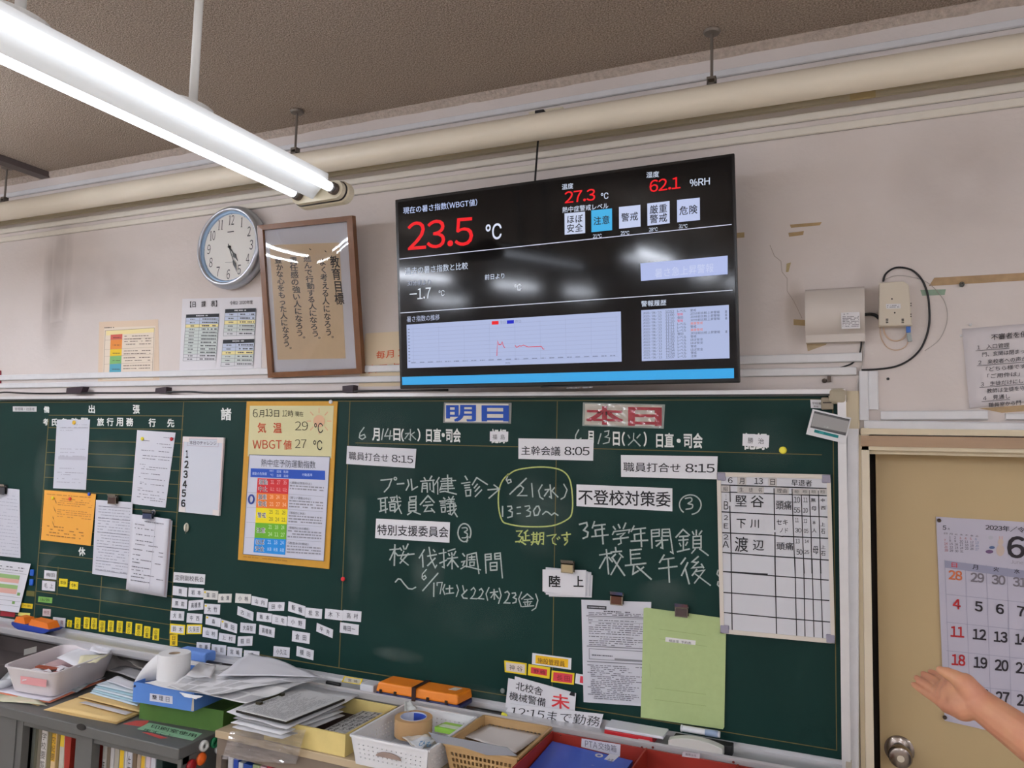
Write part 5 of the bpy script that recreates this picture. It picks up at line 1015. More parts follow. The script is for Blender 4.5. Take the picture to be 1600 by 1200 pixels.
# ruled whiteboard
q = [(1119.7, 737.8), (1297.8, 741.6), (1304.8, 1006), (1125.3, 989.4)]
o = card('early_leave_whiteboard', q, BOARD, .010, mat((208, 209, 214), .3), label='ruled whiteboard with hand drawn grid listing pupils leaving early', cat='whiteboard', lift=.012)
M_rail = mat((214, 206, 194), .4)
for nm, a in (('rail', [(0, 0), (1, 0), (1, .026), (0, .026)]), ('rail', [(0, .974), (1, .974), (1, 1), (0, 1)]), ('rail', [(0, 0), (.035, 0), (.035, 1), (0, 1)]), ('rail', [(.965, 0), (1, 0), (1, 1), (.965, 1)])):
    card(nm, [qp(q, *p) for p in a], BOARD, .012, M_rail, o, lift=.015)
for u in (0, 1):
    for v in (0, 1):
        u0, u1 = (0, .078) if not u else (.922, 1); v0, v1 = (0, .052) if not v else (.948, 1)
        oo = card('corner_cap', [qp(q, u0, v0), qp(q, u1, v0), qp(q, u1, v1), qp(q, u0, v1)], BOARD, .014, mat((148, 144, 160), .45), o, lift=.0165); bv = oo.modifiers.new('b', 'BEVEL'); bv.width = .003; bv.segments = 2
LQ = lambda s, k_=5.333, ox=1100, oy=800: [(ox + float(a.split(',')[0]) / k_, oy + float(a.split(',')[1]) / k_) for a in s.split()]
I = Ink(BOARD, .0126); BK = (24, 24, 28)
S2 = 7.059
for s in ('185,195 1348,235', '185,272 1350,315', '190,492 500,508 1358,550', '195,722 750,750 870,765', '870,762 1365,785', '200,940 780,985 1372,1025', '212,1150 700,1180'):
    I.line(LQ(s, S2, 1100, 730), 1.8, BK)
for s in ('160,497 590,533 1037,568', '163,670 600,705 1042,738', '168,838 600,880 1048,917'): I.line(LQ(s), 1.7, BK)
for s in ('285,205 290,380', '285,430 300,940 300,1170'): I.line(LQ(s, S2, 1100, 730), 1.6, BK)
I.line(LQ('225,340 235,985'), 1.6, BK)
for s in ('772,235 780,690', '782,720 785,1170'): I.line(LQ(s, S2, 1100, 730), 1.6, BK)
I.line(LQ('590,370 605,1020'), 1.6, BK)
for s, s2 in (('972,240 985,700 1005,1170', '757,375 772,1035'), ('1072,250 1085,700 1105,1170', '830,385 842,1040'), ('1160,255 1180,700 1190,1170', '900,395 917,1040'), ('1262,260 1275,700 1290,1170', '968,405 990,1052')): I.line(LQ(s, S2, 1100, 730), 1.4, BK); I.line(LQ(s2), 1.4, BK)
def wt(s, x0, y0, x1, y1, c=BK, b=.012, bg=None):
    a = (1100 + x0 / S2, 730 + y0 / S2); e = (1100 + x1 / S2, 730 + y0 / S2 + (x1 - x0) / S2 * .03); h = (y1 - y0) / S2
    if bg: I.rect([(a[0] - 3, a[1] - 1.6), (e[0] + 3, e[1] - 1.6), (e[0] + 3, e[1] + h + 1.6), (a[0] - 3, a[1] + h + 1.6)], bg, .0001); I.l += .0001
    I.text(s, a, e, h, c, b)
GB = (192, 188, 184)
wt('6', 265, 112, 315, 175); wt('月', 390, 118, 445, 185, bg=GB); wt('13', 555, 118, 650, 185); wt('日', 732, 130, 782, 195, bg=GB); wt('早退者', 965, 135, 1190, 205)
for s, x0, x1, y in (('組', 212, 262, 212), ('生　徒　名', 390, 640, 222), ('理由', 805, 915, 235)): wt(s, x0, y, x1, y + 48, (60, 56, 56), 0, GB)
for x in (1000, 1090, 1185, 1285): wt('時刻', x, 250, x + 48, 290, (80, 76, 76), 0, GB)
for s, x0, y0, x1, y1 in (('1', 238, 300, 248, 360), ('B', 220, 375, 268, 465), ('堅', 345, 310, 470, 430), ('谷', 515, 310, 660, 440), ('頭痛', 795, 365, 965, 465), ('10', 990, 325, 1060, 390), ('55', 990, 445, 1060, 500), ('11', 1095, 335, 1145, 385), ('10', 1092, 450, 1145, 500), ('無', 1180, 340, 1230, 385), ('母', 1185, 430, 1240, 478), ('中', 1290, 345, 1330, 385), ('西', 1290, 430, 1340, 470),
                          ('2', 220, 530, 265, 580), ('E', 220, 620, 268, 675), ('下', 360, 570, 460, 670), ('川', 510, 575, 605, 668), ('セキ', 800, 575, 925, 635), ('ノド', 835, 670, 925, 722), ('11', 1005, 560, 1045, 605), ('30', 1003, 672, 1075, 718), ('12', 1098, 572, 1138, 612), ('05', 1100, 680, 1150, 725), ('本', 1195, 590, 1232, 630), ('人', 1190, 670, 1240, 720), ('上', 1285, 610, 1335, 650), ('石', 1290, 680, 1335, 735),
                          ('2', 215, 742, 270, 795), ('A', 205, 812, 275, 885), ('渡', 340, 765, 485, 930), ('辺', 540, 800, 660, 915), ('頭痛', 800, 825, 985, 910), ('13', 1008, 790, 1055, 840), ('50', 1020, 905, 1085, 965), ('14', 1110, 800, 1155, 835), ('25', 1105, 915, 1160, 955), ('母', 1200, 870, 1260, 955), ('上', 1290, 860, 1340, 900), ('石', 1290, 925, 1340, 975)):
    wt(s, x0, y0, x1, y1, b=.012)
I.done('grid_and_handwriting', o, 'black marker grid and handwriting')
# hanging card with photo, label tag
HP = PY(-.024); q = [(1269.7, 639), (1330, 653), (1321, 693.3), (1259.4, 678.4)]
o = card('hanging_card', q, HP, .002, mat((222, 222, 224), .5), label='tilted white card with a shiny dark picture window and teal stripe over the board corner', cat='card')
I = Ink(HP, .0006); f5 = lambda s: LQ(s, 5.333, 1100, 600)
I.rect(f5('920,225 1215,295 1180,430 885,362'), (40, 40, 44)); I.rect(f5('918,243 1208,312 1185,405 892,348'), (150, 148, 146), .0002); I.rect(f5('922,378 1122,428 1117,452 916,402'), (20, 130, 130), .0002); I.rect(f5('960,392 1000,402 996,418 956,408'), (60, 160, 160), .0003); I.done('picture_window', o)
sv = [HP.hit(x, y, .0015 + random.uniform(0, .0015)) for y_ in range(5) for x, y in [qp([tuple(p) for p in f5('918,228 1212,300 1185,425 888,358')], i / 6, y_ / 4) for i in range(7)]]
mk('plastic_film', sv, [(j * 7 + i, j * 7 + i + 1, j * 7 + i + 8, j * 7 + i + 7) for j in range(4) for i in range(6)], mat((250, 250, 250), .06, alpha=.12, spec=1), o)
q = [(1266, 624.3), (1291, 625), (1291.5, 638.5), (1267, 637.5)]
plate('inventory_tag', q, 'small white inventory tag at the top right corner of the board', [('学校備品', (1269, 628), (1288, 628.6), 4, (90, 84, 84)), ('黒板', (1271, 633.5), (1279, 633.8), 3, (120, 112, 112))], lift=.001, cat='tag')
plate('notice_tag', [(20, 635), (57, 635.2), (56.8, 643.3), (20, 643)], 'small white tag at the top left of the board', [('管理職・出張者', (23, 636.6), (54, 636.8), 4.8, (90, 90, 96))], (206, 206, 206), lift=.001, cat='tag')
# ------------------------------------------------------------------ cluster of name cards
ORD = ['first', 'second', 'third', 'fourth', 'fifth', 'sixth', 'seventh', 'eighth', 'ninth', 'tenth', 'eleventh']
OX, OY, S7 = 250, 860, 4.571
def ncard(s, x0, y0, x1, y1, h, lab, edge=None, dot=False, c=(222, 222, 226), lift=.002, dx=-4):
    w_ = dx
    q = [(OX + x0 / S7, OY + y0 / S7), (OX + x1 / S7, OY + y1 / S7), (OX + (x1 + w_) / S7, OY + (y1 + h) / S7), (OX + (x0 + w_) / S7, OY + (y0 + h) / S7)]
    if edge: o = framed(q, edge, (224, 222, 220), '', lab, lift=lift, ins=(.08, .14))
    else: o = card('name_card', q, BOARD, .0015, mat(c, .5), label=lab, cat='name card', lift=lift)
    o['group'] = 'magnetic name cards on the chalkboard'
    I = Ink(BOARD, lift + .0006); n = len(s); hh = h * .5 / S7; tc = (84, 84, 92)
    for i, ch in enumerate(s):
        if n == 1: u0, u1 = .4, .62
        elif n == 2: u0, u1 = (.18, .42) if i == 0 else (.58, .82)
        else: u0 = .16 + i * (.68 / n); u1 = u0 + .6 / n
        I.char(ch, qp(q, u0, .22), qp(q, u1, .22), hh * 1.1, tc, .02)
    if dot: I.disc(qp(q, .09, .2), 1.6, 1.6, (226, 196, 40))
    I.done('lettering', o); return o
rows = [('top', [('関', 93, 253, 195, 267, 65), ('岩本', 205, 265, 312, 272, 65), ('富田', 313, 285, 415, 292, 62, 'd'), ('金澤', 417, 310, 512, 310, 62), ('小林', 540, 306, 650, 314, 67), ('山内', 655, 325, 770, 348, 62), ('田中', 775, 370, 890, 370, 62), ('新堀', 918, 363, 1038, 400, 70), ('松宮', 1040, 408, 1158, 420, 70), ('木下', 1180, 415, 1308, 430, 72), ('高村', 1310, 425, 1438, 437, 75)]),
        ('second', [('黒岩', 87, 342, 195, 353, 65), ('高橋恵', 205, 360, 312, 352, 70), ('大竹', 318, 380, 430, 387, 72, 'd'), ('古川', 555, 398, 668, 442, 62), ('坂本', 692, 440, 800, 453, 62), ('三宅', 802, 457, 908, 475, 65), ('小野', 913, 468, 1040, 493, 70), ('平井', 1120, 518, 1235, 567, 60), ('梅田一', 1287, 513, 1420, 532, 73)]),
        ('third', [('大島', 75, 430, 173, 436, 67), ('中西', 193, 448, 303, 455, 67), ('森', 328, 465, 435, 487, 62, 'd'), ('藤田', 438, 492, 552, 527, 66, 'd'), ('大森智', 575, 515, 685, 525, 70), ('高橋美', 710, 530, 820, 555, 70), ('倉田', 945, 573, 1070, 592, 76)]),
        ('fourth', [('鈴木', 72, 523, 180, 533, 70, 'y'), ('久保田', 192, 530, 300, 530, 68, 'y'), ('山村', 307, 548, 413, 568, 68), ('上村', 422, 588, 540, 607, 58), ('前田', 557, 615, 662, 612, 68)]),
        ('bottom', [('佐藤', 262, 655, 360, 662, 60), ('吉田', 370, 670, 473, 680, 68), ('宮嶋', 482, 688, 587, 700, 65), ('榎', 600, 712, 710, 722, 60), ('小久江', 812, 683, 927, 695, 73), ('榎田', 977, 683, 1098, 715, 70)])]
for rn, L in rows:
    for i, r in enumerate(L):
        s, x0, y0, x1, y1, h = r[:6]; fl = r[6] if len(r) > 6 else ''
        tilt = 'level' if abs(y1 - y0) < 12 else ('tilted' if y1 - y0 > 25 else 'slightly tilted')
        lab = '%s %sname card, %s from left in the cluster\'s %s row' % (tilt, 'yellow edged ' if fl == 'y' else 'white ', ORD[i], rn)
        if i == len(L) - 1: lab = '%s white name card ending the %s row of the cluster at right' % (tilt, rn)
        if fl == 'd': lab = lab.replace('name card', 'yellow dotted name card')
        ncard(s, x0, y0, x1, y1, h, lab, YE if fl == 'y' else None, fl == 'd', lift=.002 + (i % 2) * .0004, c=(222, 220, 214) if (s in ('小林', '富田', '金澤')) else (222, 222, 228))
o = ncard('', 98, 155, 322, 172, 72, 'wide white title card reading 定例副校長会 above the cluster of name cards'); o.name = 'title_card'; del o['group']
I = Ink(BOARD, .0028); q = [(OX + 98 / S7, OY + 155 / S7), (OX + 322 / S7, OY + 172 / S7), (OX + 318 / S7, OY + 244 / S7), (OX + 94 / S7, OY + 227 / S7)]; I.text('定例副校長会', qp(q, .05, .24), qp(q, .96, .24), 8.5, (80, 80, 86)); I.done('lettering', o)
q = [(OX + 72 / S7, OY + 602 / S7), (OX + 125 / S7, OY + 600 / S7), (OX + 123 / S7, OY + 682 / S7), (OX + 70 / S7, OY + 680 / S7)]
def ytag(q, s, lab, c=(232, 208, 24), tc=(60, 52, 20), vert=True, cat='tag', group=None):
    o = card('magnetic_tag', q, BOARD, .0015, mat(c, .5), label=lab, cat=cat, lift=.002, group=group); I = Ink(BOARD, .0026)
    h = q[3][1] - q[0][1]; wd = q[1][0] - q[0][0]
    if vert: I.vtext(s, qp(q, .5, .08), qp(q, .5, .97), wd * .62, tc, .01)
    elif s: I.text(s, qp(q, .15, .24), qp(q, .85, .24), h * .5, tc, .0)
    I.done('lettering', o); return o
ytag(q, '日東', 'yellow upright tag under the yellow edged name cards at the left of the cluster', (236, 200, 20))
S6 = 5.333
tags = [(562, 600, 897, 963, '会'), (625, 673, 877, 978, '①東'), (700, 750, 875, 977, '②学'), (762, 810, 880, 980, '③学'), (828, 878, 902, 1005, '④学'), (902, 950, 902, 1003, '①学'), (975, 1025, 905, 1010, '③学'), (1053, 1102, 912, 1020, '東①'), (1130, 1187, 928, 1037, '東②'), (1202, 1255, 950, 1055, '①東'), (1275, 1328, 967, 1073, '②東')]
for i, (x0, x1, y0, y1, s) in enumerate(tags):
    a = (x0 / S6, 800 + y0 / S6); wd = (x1 - x0) / S6 - .3; h = (y1 - y0) / S6 - 1.5
    lab = 'upright yellow tag, %s from the left in the row along the chalk tray' % ORD[i]
    if i == 0: lab = 'short yellow tag at the left end of the row along the chalk tray'
    ytag([a, (a[0] + wd, a[1] + 1.2), (a[0] + wd - 1, a[1] + 1.2 + h), (a[0] - 1, a[1] + h)], s, lab, group='yellow tags along the tray')
def ftag(x0, y0, x1, y1, s, c, lab, tc=(80, 80, 86)):
    a = (x0 / S6, 800 + y0 / S6); b = (x1 / S6, 800 + y0 / S6 + (x1 - x0) / S6 * .1); h = (y1 - y0) / S6 - 1.5
    return ytag([a, b, (b[0] - .8, b[1] + h), (a[0] - .8, a[1] + h)], s, lab, c, tc, vert=False)
ftag(370, 485, 472, 562, '梅田', (222, 222, 228), 'white name card, upper of two beside the pair of small yellow cards'); ftag(352, 570, 460, 658, '毛 上', (222, 222, 228), 'white name card, lower of two beside the pair of small yellow cards')
ftag(493, 553, 563, 627, '年休', (232, 208, 24), 'small yellow card, left of the pair below the orange sheet', (70, 60, 20)); ftag(583, 577, 650, 648, '休', (232, 208, 24), 'small yellow card, right of the pair below the orange sheet', (70, 60, 20))
ftag(320, 703, 435, 757, '出張', (122, 176, 84), 'green tag at the lower left of the ruled table', (40, 70, 30)); ftag(357, 805, 423, 873, '特支', (206, 190, 190), 'pinkish small card above the eraser on the tray', (120, 50, 60)); ftag(442, 875, 545, 960, '産 育', (214, 212, 216), 'white card with faint red words left of the yellow tag row', (150, 110, 116))
ftag(180, 758, 272, 806, '外勤', (228, 196, 30), 'yellow tag partly behind the banded chart', (110, 90, 20)); ftag(222, 655, 290, 706, '', (96, 92, 40), 'dull olive tag partly behind the banded chart')
ftag(5, 825, 125, 872, '', (150, 24, 40), 'dark red tag at the lower left edge below the banded chart'); ftag(155, 835, 250, 870, '', (226, 214, 110), 'pale yellow tag behind the orange eraser')
for x, y, lab in ((51.6, 894.7, 'upper'), (50.6, 909.7, 'lower')):
    t = MB(); p = Y(x, y, -.001); t.box((p.x - .012, -.009, p.z - .014), (p.x + .012, -.001, p.z + .014)); tag(t.build('magnet', mat((20, 90, 190), .4), bevel=.004), '%s of two blue block magnets beside the banded chart' % lab, 'magnet')

# ------------------------------------------------------------------ things in the chalk tray
TZ = BB - .018
def traybox(name, x0px, x1px, py, y0, y1, h, m, lab, cat, bevel=.003, z=TZ, parent=None):
    a = Y(x0px, py, (y0 + y1) / 2); b = Y(x1px, py, (y0 + y1) / 2); return tag(MB().box((a.x, y0, z), (b.x, y1, z + h)).build(name, m, parent, bevel=bevel), lab, cat)
# eraser at left: orange handle on blue pad
a, b = Y(30, 978, -.05).x, Y(89, 985, -.05).x
r = empty('board_eraser', ((a + b) / 2, -.05, TZ), 'board eraser with orange handle and blue pad on the tray at far left', 'eraser')
n = 12; P = [(a + (b - a) * i / n, TZ + .004 + .022 * (1 - math.sin(math.pi * i / n) ** .5)) for i in range(n + 1)]
t = MB().prism([(x, -.085, z) for x, z in P] + [(b, -.085, TZ + .030), (a, -.085, TZ + .036)], (0, .06, 0)); mk('pad', t.v, t.f, mat((30, 60, 150), .5), r)
for k_ in range(2):
    xa = a + (b - a) * (.03 + k_ * .40); xb = a + (b - a) * (.36 + k_ * .62); t = MB().hexa([(xa, -.082, TZ + .03), (xb, -.082, TZ + .026), (xb, -.03, TZ + .026), (xa, -.03, TZ + .03)], [(xa + .01, -.078, TZ + .058), (xb - .02, -.078, TZ + (.060 if not k_ else .052)), (xb - .02, -.034, TZ + .055), (xa + .01, -.034, TZ + .058)]); mk('handle', t.v, t.f, mat((230, 120, 30), .5), r)
traybox('sponge_eraser', 284, 330, 1020, -.085, -.03, .038, mat((98, 140, 214), .6, bump=.3, bscale=200), 'pale blue block eraser on the tray behind the paper roll', 'eraser', .008, z=TZ + .004)
A, B = Y(326, 1030, -.075), Y(366, 1036, -.075); t = MB().tube([(A.x, -.08, TZ + .010), (B.x, -.08, TZ + .010)], .008, 12); tag(t.build('marker', mat((20, 20, 24), .3), smooth=True), 'black marker lying on the tray beside the blue eraser', 'pen')
# small card and chalk left of the orange case
q = [(538, 1056.5), (567, 1061), (563, 1070), (533.5, 1065.5)]; tp = PY(-.055)
o = framed(q, YE, (206, 200, 180), '', 'yellow edged name card leaning in the tray left of the orange case', lift=.055); I = Ink(BOARD, .056); I.text('宮 崎', qp(q, .25, .3), qp(q, .75, .3), 4.5, (80, 76, 66)); I.done('lettering', o)
A, B = Y(512, 1065, -.07), Y(533, 1069, -.07); MB; t = MB().tube([(A.x, -.075, TZ + .012), (B.x, -.075, TZ + .012)], .006, 10); tag(t.build('chalk_holder', mat((26, 26, 28), .4), smooth=True), 'short black chalk holder in the tray left of the small yellow edged card', 'chalk holder')
A, B = Y(569, 1067, -.06), Y(590, 1071, -.06); t = MB().box((A.x, -.085, TZ + .002), (B.x, -.03, TZ + .030)); tag(t.build('white_eraser', mat((214, 216, 220), .6), bevel=.003), 'white block in the tray touching the orange case', 'eraser')
# orange case with strap on navy base
A = Y(588, 1080, -.095); B = Y(716, 1100, -.095); z0 = TZ + .006
r = empty('orange_case', ((A.x + B.x) / 2, -.06, z0), 'long orange plastic case with black strap on navy base in the chalk tray', 'case')
t = MB().box((A.x + .002, -.100, z0), (B.x + .008, -.012, z0 + .014)); t.build('base', mat((24, 34, 90), .4), r, bevel=.003)
t = MB().hexa([(A.x, -.102, z0 + .014), (B.x, -.102, z0 + .014), (B.x + .008, -.008, z0 + .014), (A.x + .004, -.008, z0 + .014)], [(A.x + .006, -.096, z0 + .044), (B.x - .004, -.096, z0 + .044), (B.x + .004, -.012, z0 + .044), (A.x + .010, -.012, z0 + .044)]); t.build('lid', mat((236, 134, 30), .4), r, bevel=.006)
xm = A.x + (B.x - A.x) * .46; t = MB(); t.box((xm, -.105, z0 - .0), (xm + .014, -.102, z0 + .044)); t.box((xm, -.105, z0 + .044), (xm + .014, -.010, z0 + .047)); t.build('strap', mat((50, 26, 22), .5), r)
for u in (.06, .24, .64, .86): x = A.x + (B.x - A.x) * u; t = MB().box((x, -.106, z0 + .012), (x + .008, -.1015, z0 + .024)); t.build('latch', mat((40, 28, 20), .5), r)
x = A.x + (B.x - A.x) * .82; t = MB().hexa([(x, -.06, z0 + .0443), (x + .026, -.06, z0 + .0443), (x + .034, -.03, z0 + .0443), (x + .008, -.03, z0 + .0443)], [(x, -.06, z0 + .0448), (x + .026, -.06, z0 + .0448), (x + .034, -.03, z0 + .0448), (x + .008, -.03, z0 + .0448)]); t.build('label_sticker', mat((210, 206, 196), .5), r)
A, B = Y(731, 1100, -.085), Y(791, 1113, -.085); t = MB().tube([(A.x, -.088, TZ + .012), (B.x - .012, -.088, TZ + .012)], .0085, 12); o = t.build('pen', mat((16, 16, 18), .35), smooth=True); tag(o, 'black pen with yellow tip in the tray left of the 12:15 notice', 'pen'); t = MB().tube([(B.x - .012, -.088, TZ + .012), (B.x + .004, -.088, TZ + .012)], [.0085, .004], 12); mk('tip', t.v, t.f, mat((224, 220, 60), .4), o, smooth=True)
# red and white book case right of the notice
A, B = Y(946, 1140, -.08), Y(1021, 1150, -.08)
r = empty('pen_box', ((A.x + B.x) / 2, -.06, TZ), 'flat box with white top and red side in the tray below the printed sheet', 'box')
t = MB().box((A.x, -.092, TZ), (B.x, -.03, TZ + .022)); t.build('side_shell', mat((186, 24, 34), .35), r, bevel=.002)
t = MB().box((A.x, -.090, TZ + .022), (B.x + .03, -.02, TZ + .030)); t.build('top_panel', mat((222, 224, 230), .4), r, bevel=.002)
t = MB().box((B.x - .040, -.0925, TZ + .006), (B.x - .008, -.0915, TZ + .014)); t.build('label_strip', mat((200, 190, 190), .5), r)
A, B = Y(1046, 1160, -.08), Y(1131, 1172, -.08)
r = empty('board_eraser', ((A.x + B.x) / 2, -.06, TZ), 'white rounded board eraser with black pad at the right of the tray', 'eraser')
n = 14; P = [(A.x + (B.x - A.x) * i / n, TZ + .010 + .030 * math.sin(math.pi * (.12 + .76 * i / n)) ** .6) for i in range(n + 1)]
t = MB().prism([(x, -.098, z) for x, z in P] + [(B.x, -.098, TZ + .006), (A.x, -.098, TZ + .006)], (0, .03, 0)); t.build('shell', mat((206, 206, 200), .4), r, bevel=.002)
t = MB().box((A.x + .008, -.070, TZ), (B.x + .02, -.035, TZ + .028)); t.build('pad', mat((24, 24, 26), .7), r, bevel=.002)
A, B = Y(1064, 1140, -.045), Y(1125, 1150, -.045); zz = TZ + .046
t = MB().tube([(A.x, -.045, zz), (B.x, -.045, zz)], .0085, 14); o = tag(t.build('marker', mat((226, 228, 232), .3), smooth=True), 'white marker pen lying across the eraser at the right of the tray', 'pen')
t = MB().tube([(B.x - .04, -.045, zz), (B.x - .005, -.045, zz)], .0092, 14); mk('blue_band', t.v, t.f, mat((150, 170, 200), .3), o, smooth=True)
t = MB().tube([(A.x, -.045, zz), (A.x + .004, -.045, zz)], .0095, 14); mk('cap_end', t.v, t.f, mat((220, 222, 226), .3), o, smooth=True)
# ------------------------------------------------------------------ grey book cabinet at left
CZ = .72; CF = -.475; CX1 = -1.875; CX0 = -4.3
M_g = mat((92, 92, 89), .45, noise=.08, nscale=12); M_gi = mat((70, 68, 66), .6)
cb = empty('book_cabinet', ((CX0 + CX1) / 2, (CF - .02) / 2, 0), 'grey steel book cabinet with open compartments under the left of the board', 'cabinet')
xs = [Y(33, 1150, CF).x, Y(118, 1165, CF).x, Y(143, 1178, CF).x, Y(277, 1198, CF).x]
t = MB().box((CX0, CF - .012, CZ - .034), (CX1, -.03, CZ)); t.build('top_panel', M_g, cb, bevel=.003)
for xa, xb in ((CX0, xs[0] - .03), (xs[1], xs[2]), (xs[3], CX1)):
    t = MB().box((xa, CF, .02), (xb, -.03 if xb == CX1 else CF + .03, CZ - .034)); t.build('upright', M_g, cb)
t = MB().box((xs[0] - .03, CF + .004, .02), (xs[0], CF + .03, CZ - .034)); t.build('upright', M_g, cb)
t = MB().box((CX0, CF + .006, CZ - .054), (CX1, CF + .03, CZ - .034)); t.build('head_rail', M_g, cb)
t = MB().box((CX0, CF + .01, .38), (CX1 - .02, -.05, .40)); t.build('shelf_board', M_g, cb)
t = MB().box((CX0, CF + .01, .04), (CX1 - .02, -.05, .06)); t.build('shelf_board', M_g, cb)
t = MB().box((CX0, -.05, .02), (CX1, -.04, CZ - .034)); t.build('back_panel', M_gi, cb)
p = Y(127, 1136, CF - .013); t = MB().prism([(p.x + .021 * math.cos(a), CF - .0145, p.z + .010 * math.sin(a)) for a in [2 * math.pi * i / 20 for i in range(20)]], (0, .003, 0)); t.build('latch_recess', mat((26, 24, 22), .6), cb)
def booksfill(spec, y0, z0, lab0, group):
    for i, (xa, xb, c, top, strip, lab) in enumerate(spec):
        X0, X1 = Y(xa, 1180, y0).x, Y(xb, 1180, y0).x - .0015
        o = MB().box((X0, y0, z0), (X1, y0 + .2, z0 + top)).build('book', mat(c, .6), bevel=.0015); tag(o, lab + ' ' + lab0, 'book', group)
        if strip:
            sc_, za, zb, s = strip; t = MB().box((X0 + .002, y0 - .0008, z0 + za), (X1 - .002, y0, z0 + zb)); mk('spine_label', t.v, t.f, mat(sc_, .6), o)
            if s:
                w_ = X1 - X0 - .006; n = len(s); hh = (zb - za) / n; t = MB()
                for k_, ch in enumerate(s):
                    vs, fs, _ = glyphs(ch); t.add([(X0 + .003 + u * w_, y0 - .0012, z0 + zb - hh * (k_ + .1) - v * hh * .8) for u, v in vs], fs)
                mk('lettering', t.v, t.f, mat((70, 60, 50), .7), o, smooth='flat2')
L1 = 'in the left cabinet compartment'; G1 = 'books in the left cabinet compartment'
booksfill([(48, 53, (120, 122, 112), .262, None, 'slim grey green book leftmost'), (53, 57.5, (104, 102, 84), .258, None, 'olive grey book second from left'), (57.5, 62.5, (128, 120, 104), .262, None, 'beige grey book third from left'), (63, 72.5, (200, 192, 180), .272, ((206, 202, 196), .02, .24, '学校要覧資料集'), 'white book with vertical title'),
           (73, 79, (116, 104, 64), .255, None, 'brownish olive book right of the white one'), (79.5, 87, (214, 184, 140), .268, ((206, 160, 30), .15, .262, '研究紀要'), 'cream book with broad yellow upper label'), (87.5, 92, (128, 104, 54), .252, None, 'dark mustard slim book'), (92.5, 100, (186, 182, 168), .262, ((222, 190, 50), .205, .255, ''), 'pale book with small yellow tab at the top'), (100.5, 109, (206, 178, 140), .258, ((210, 196, 170), .05, .25, '教育課程'), 'cream book with pale vertical title')], CF + .05, .40, L1, G1)
X0, X1 = Y(108, 1160, CF + .06).x, Y(118, 1160, CF + .06).x; z0 = .40
t = MB().prism([(X0 + .012, CF + .045, z0), (X1 - .004, CF + .045, z0), (X1 - .002, CF + .045, z0 + .26), (X0 - .004, CF + .045, z0 + .262)], (0, .2, 0)); tag(t.build('book', mat((150, 36, 20), .6)), 'slanting rust red folder rightmost in the left compartment of the grey cabinet', 'book', G1)
L2 = 'in the right cabinet compartment'; G2 = 'books in the right cabinet compartment'
booksfill([(160, 166.5, (190, 186, 178), .245, ((206, 204, 200), .03, .2, '年度報告'), 'leaning white book leftmost'), (167, 172, (120, 108, 92), .25, None, 'brown grey book second from left'), (172.5, 178.5, (196, 192, 190), .248, None, 'white book third from left'), (179, 186.5, (168, 162, 150), .252, None, 'pale grey book'), (187, 195, (190, 186, 176), .262, ((224, 184, 30), .17, .25, ''), 'white book with tall yellow label'), (195.5, 199, (200, 198, 196), .25, None, 'slim white book right of the tall yellow label'),
           (199.5, 207, (206, 206, 210), .258, ((196, 196, 204), .05, .235, '生徒指導'), 'white book with grey vertical title'), (207.5, 214, (112, 92, 70), .252, None, 'dark brown book'), (214.5, 220.5, (170, 150, 130), .248, None, 'tan book'), (221, 228, (200, 190, 160), .256, ((214, 172, 40), .14, .24, ''), 'cream book with lower yellow label'), (228.5, 236, (204, 188, 196), .254, ((210, 196, 204), .05, .22, '保健'), 'pale pink book'), (236.5, 244, (200, 200, 206), .25, None, 'white book near the right end'), (245, 255, (24, 50, 44), .245, None, 'dark green book rightmost')], CF + .05, .40, L2, G2)
# round magnets on the cabinet's right side
SIDE = Pl((CX1 + .0, 0, 0), (1, 0, 0))
def smag(px, py, r, c, lab, ring=False):
    p = SIDE.hit(px, py); t = MB()
    if ring: t.lathe(p, (1, 0, 0), [(r * .38, 0), (r, 0), (r, .008), (r * .8, .012), (r * .38, .010)], 24, closed=True)
    else: t.lathe(p, (1, 0, 0), [(0, 0), (r, 0), (r, .006), (r * .7, .010), (0, .011)], 24)
    tag(t.build('magnet', mat(c, .35), smooth=True), lab, 'magnet')
smag(317, 1165, .017, (226, 226, 222), 'white ring magnet, left of two on the cabinet side', True); smag(341, 1169, .017, (226, 226, 222), 'white ring magnet, right of two on the cabinet side', True); smag(333.5, 1160, .016, (30, 120, 76), 'green ring magnet between the two white ones on the cabinet side', True)
smag(313.5, 1185.5, .019, (240, 106, 36), 'orange disc magnet on the cabinet side'); smag(298, 1196, .019, (150, 24, 30), 'dark red disc magnet lowest on the cabinet side')
# written tape on the cabinet top
TP = PZ(CZ)
q = [(233, 1129), (316, 1146), (301, 1157), (214, 1139)]
o = tag(card('tape_label', q, TP, .0004, mat((132, 176, 140), .6), lift=.0008), 'green tape strips with black handwriting on the cabinet top in front of the green box', 'tape')
I = Ink(TP, .0011); I.text('印刷室使用', (238, 1131.5), (308, 1147), 5.5, (20, 40, 30), .02, sk=-3).text('戻すこと', (226, 1137.5), (272, 1148), 4.5, (30, 60, 44), .0, sk=-3); I.done('handwriting', o)
for q, lab in (([(212, 1126), (233, 1126), (226, 1136), (192, 1131)], 'faded red tape patch at the left of the green tape'), ([(222, 1144), (236, 1145), (262, 1153), (250, 1154)], 'narrow red tape strip in front of the green tape')): tag(card('red_tape', q, TP, .0004, mat((186, 70, 66), .6), lift=.0006), lab, 'tape')
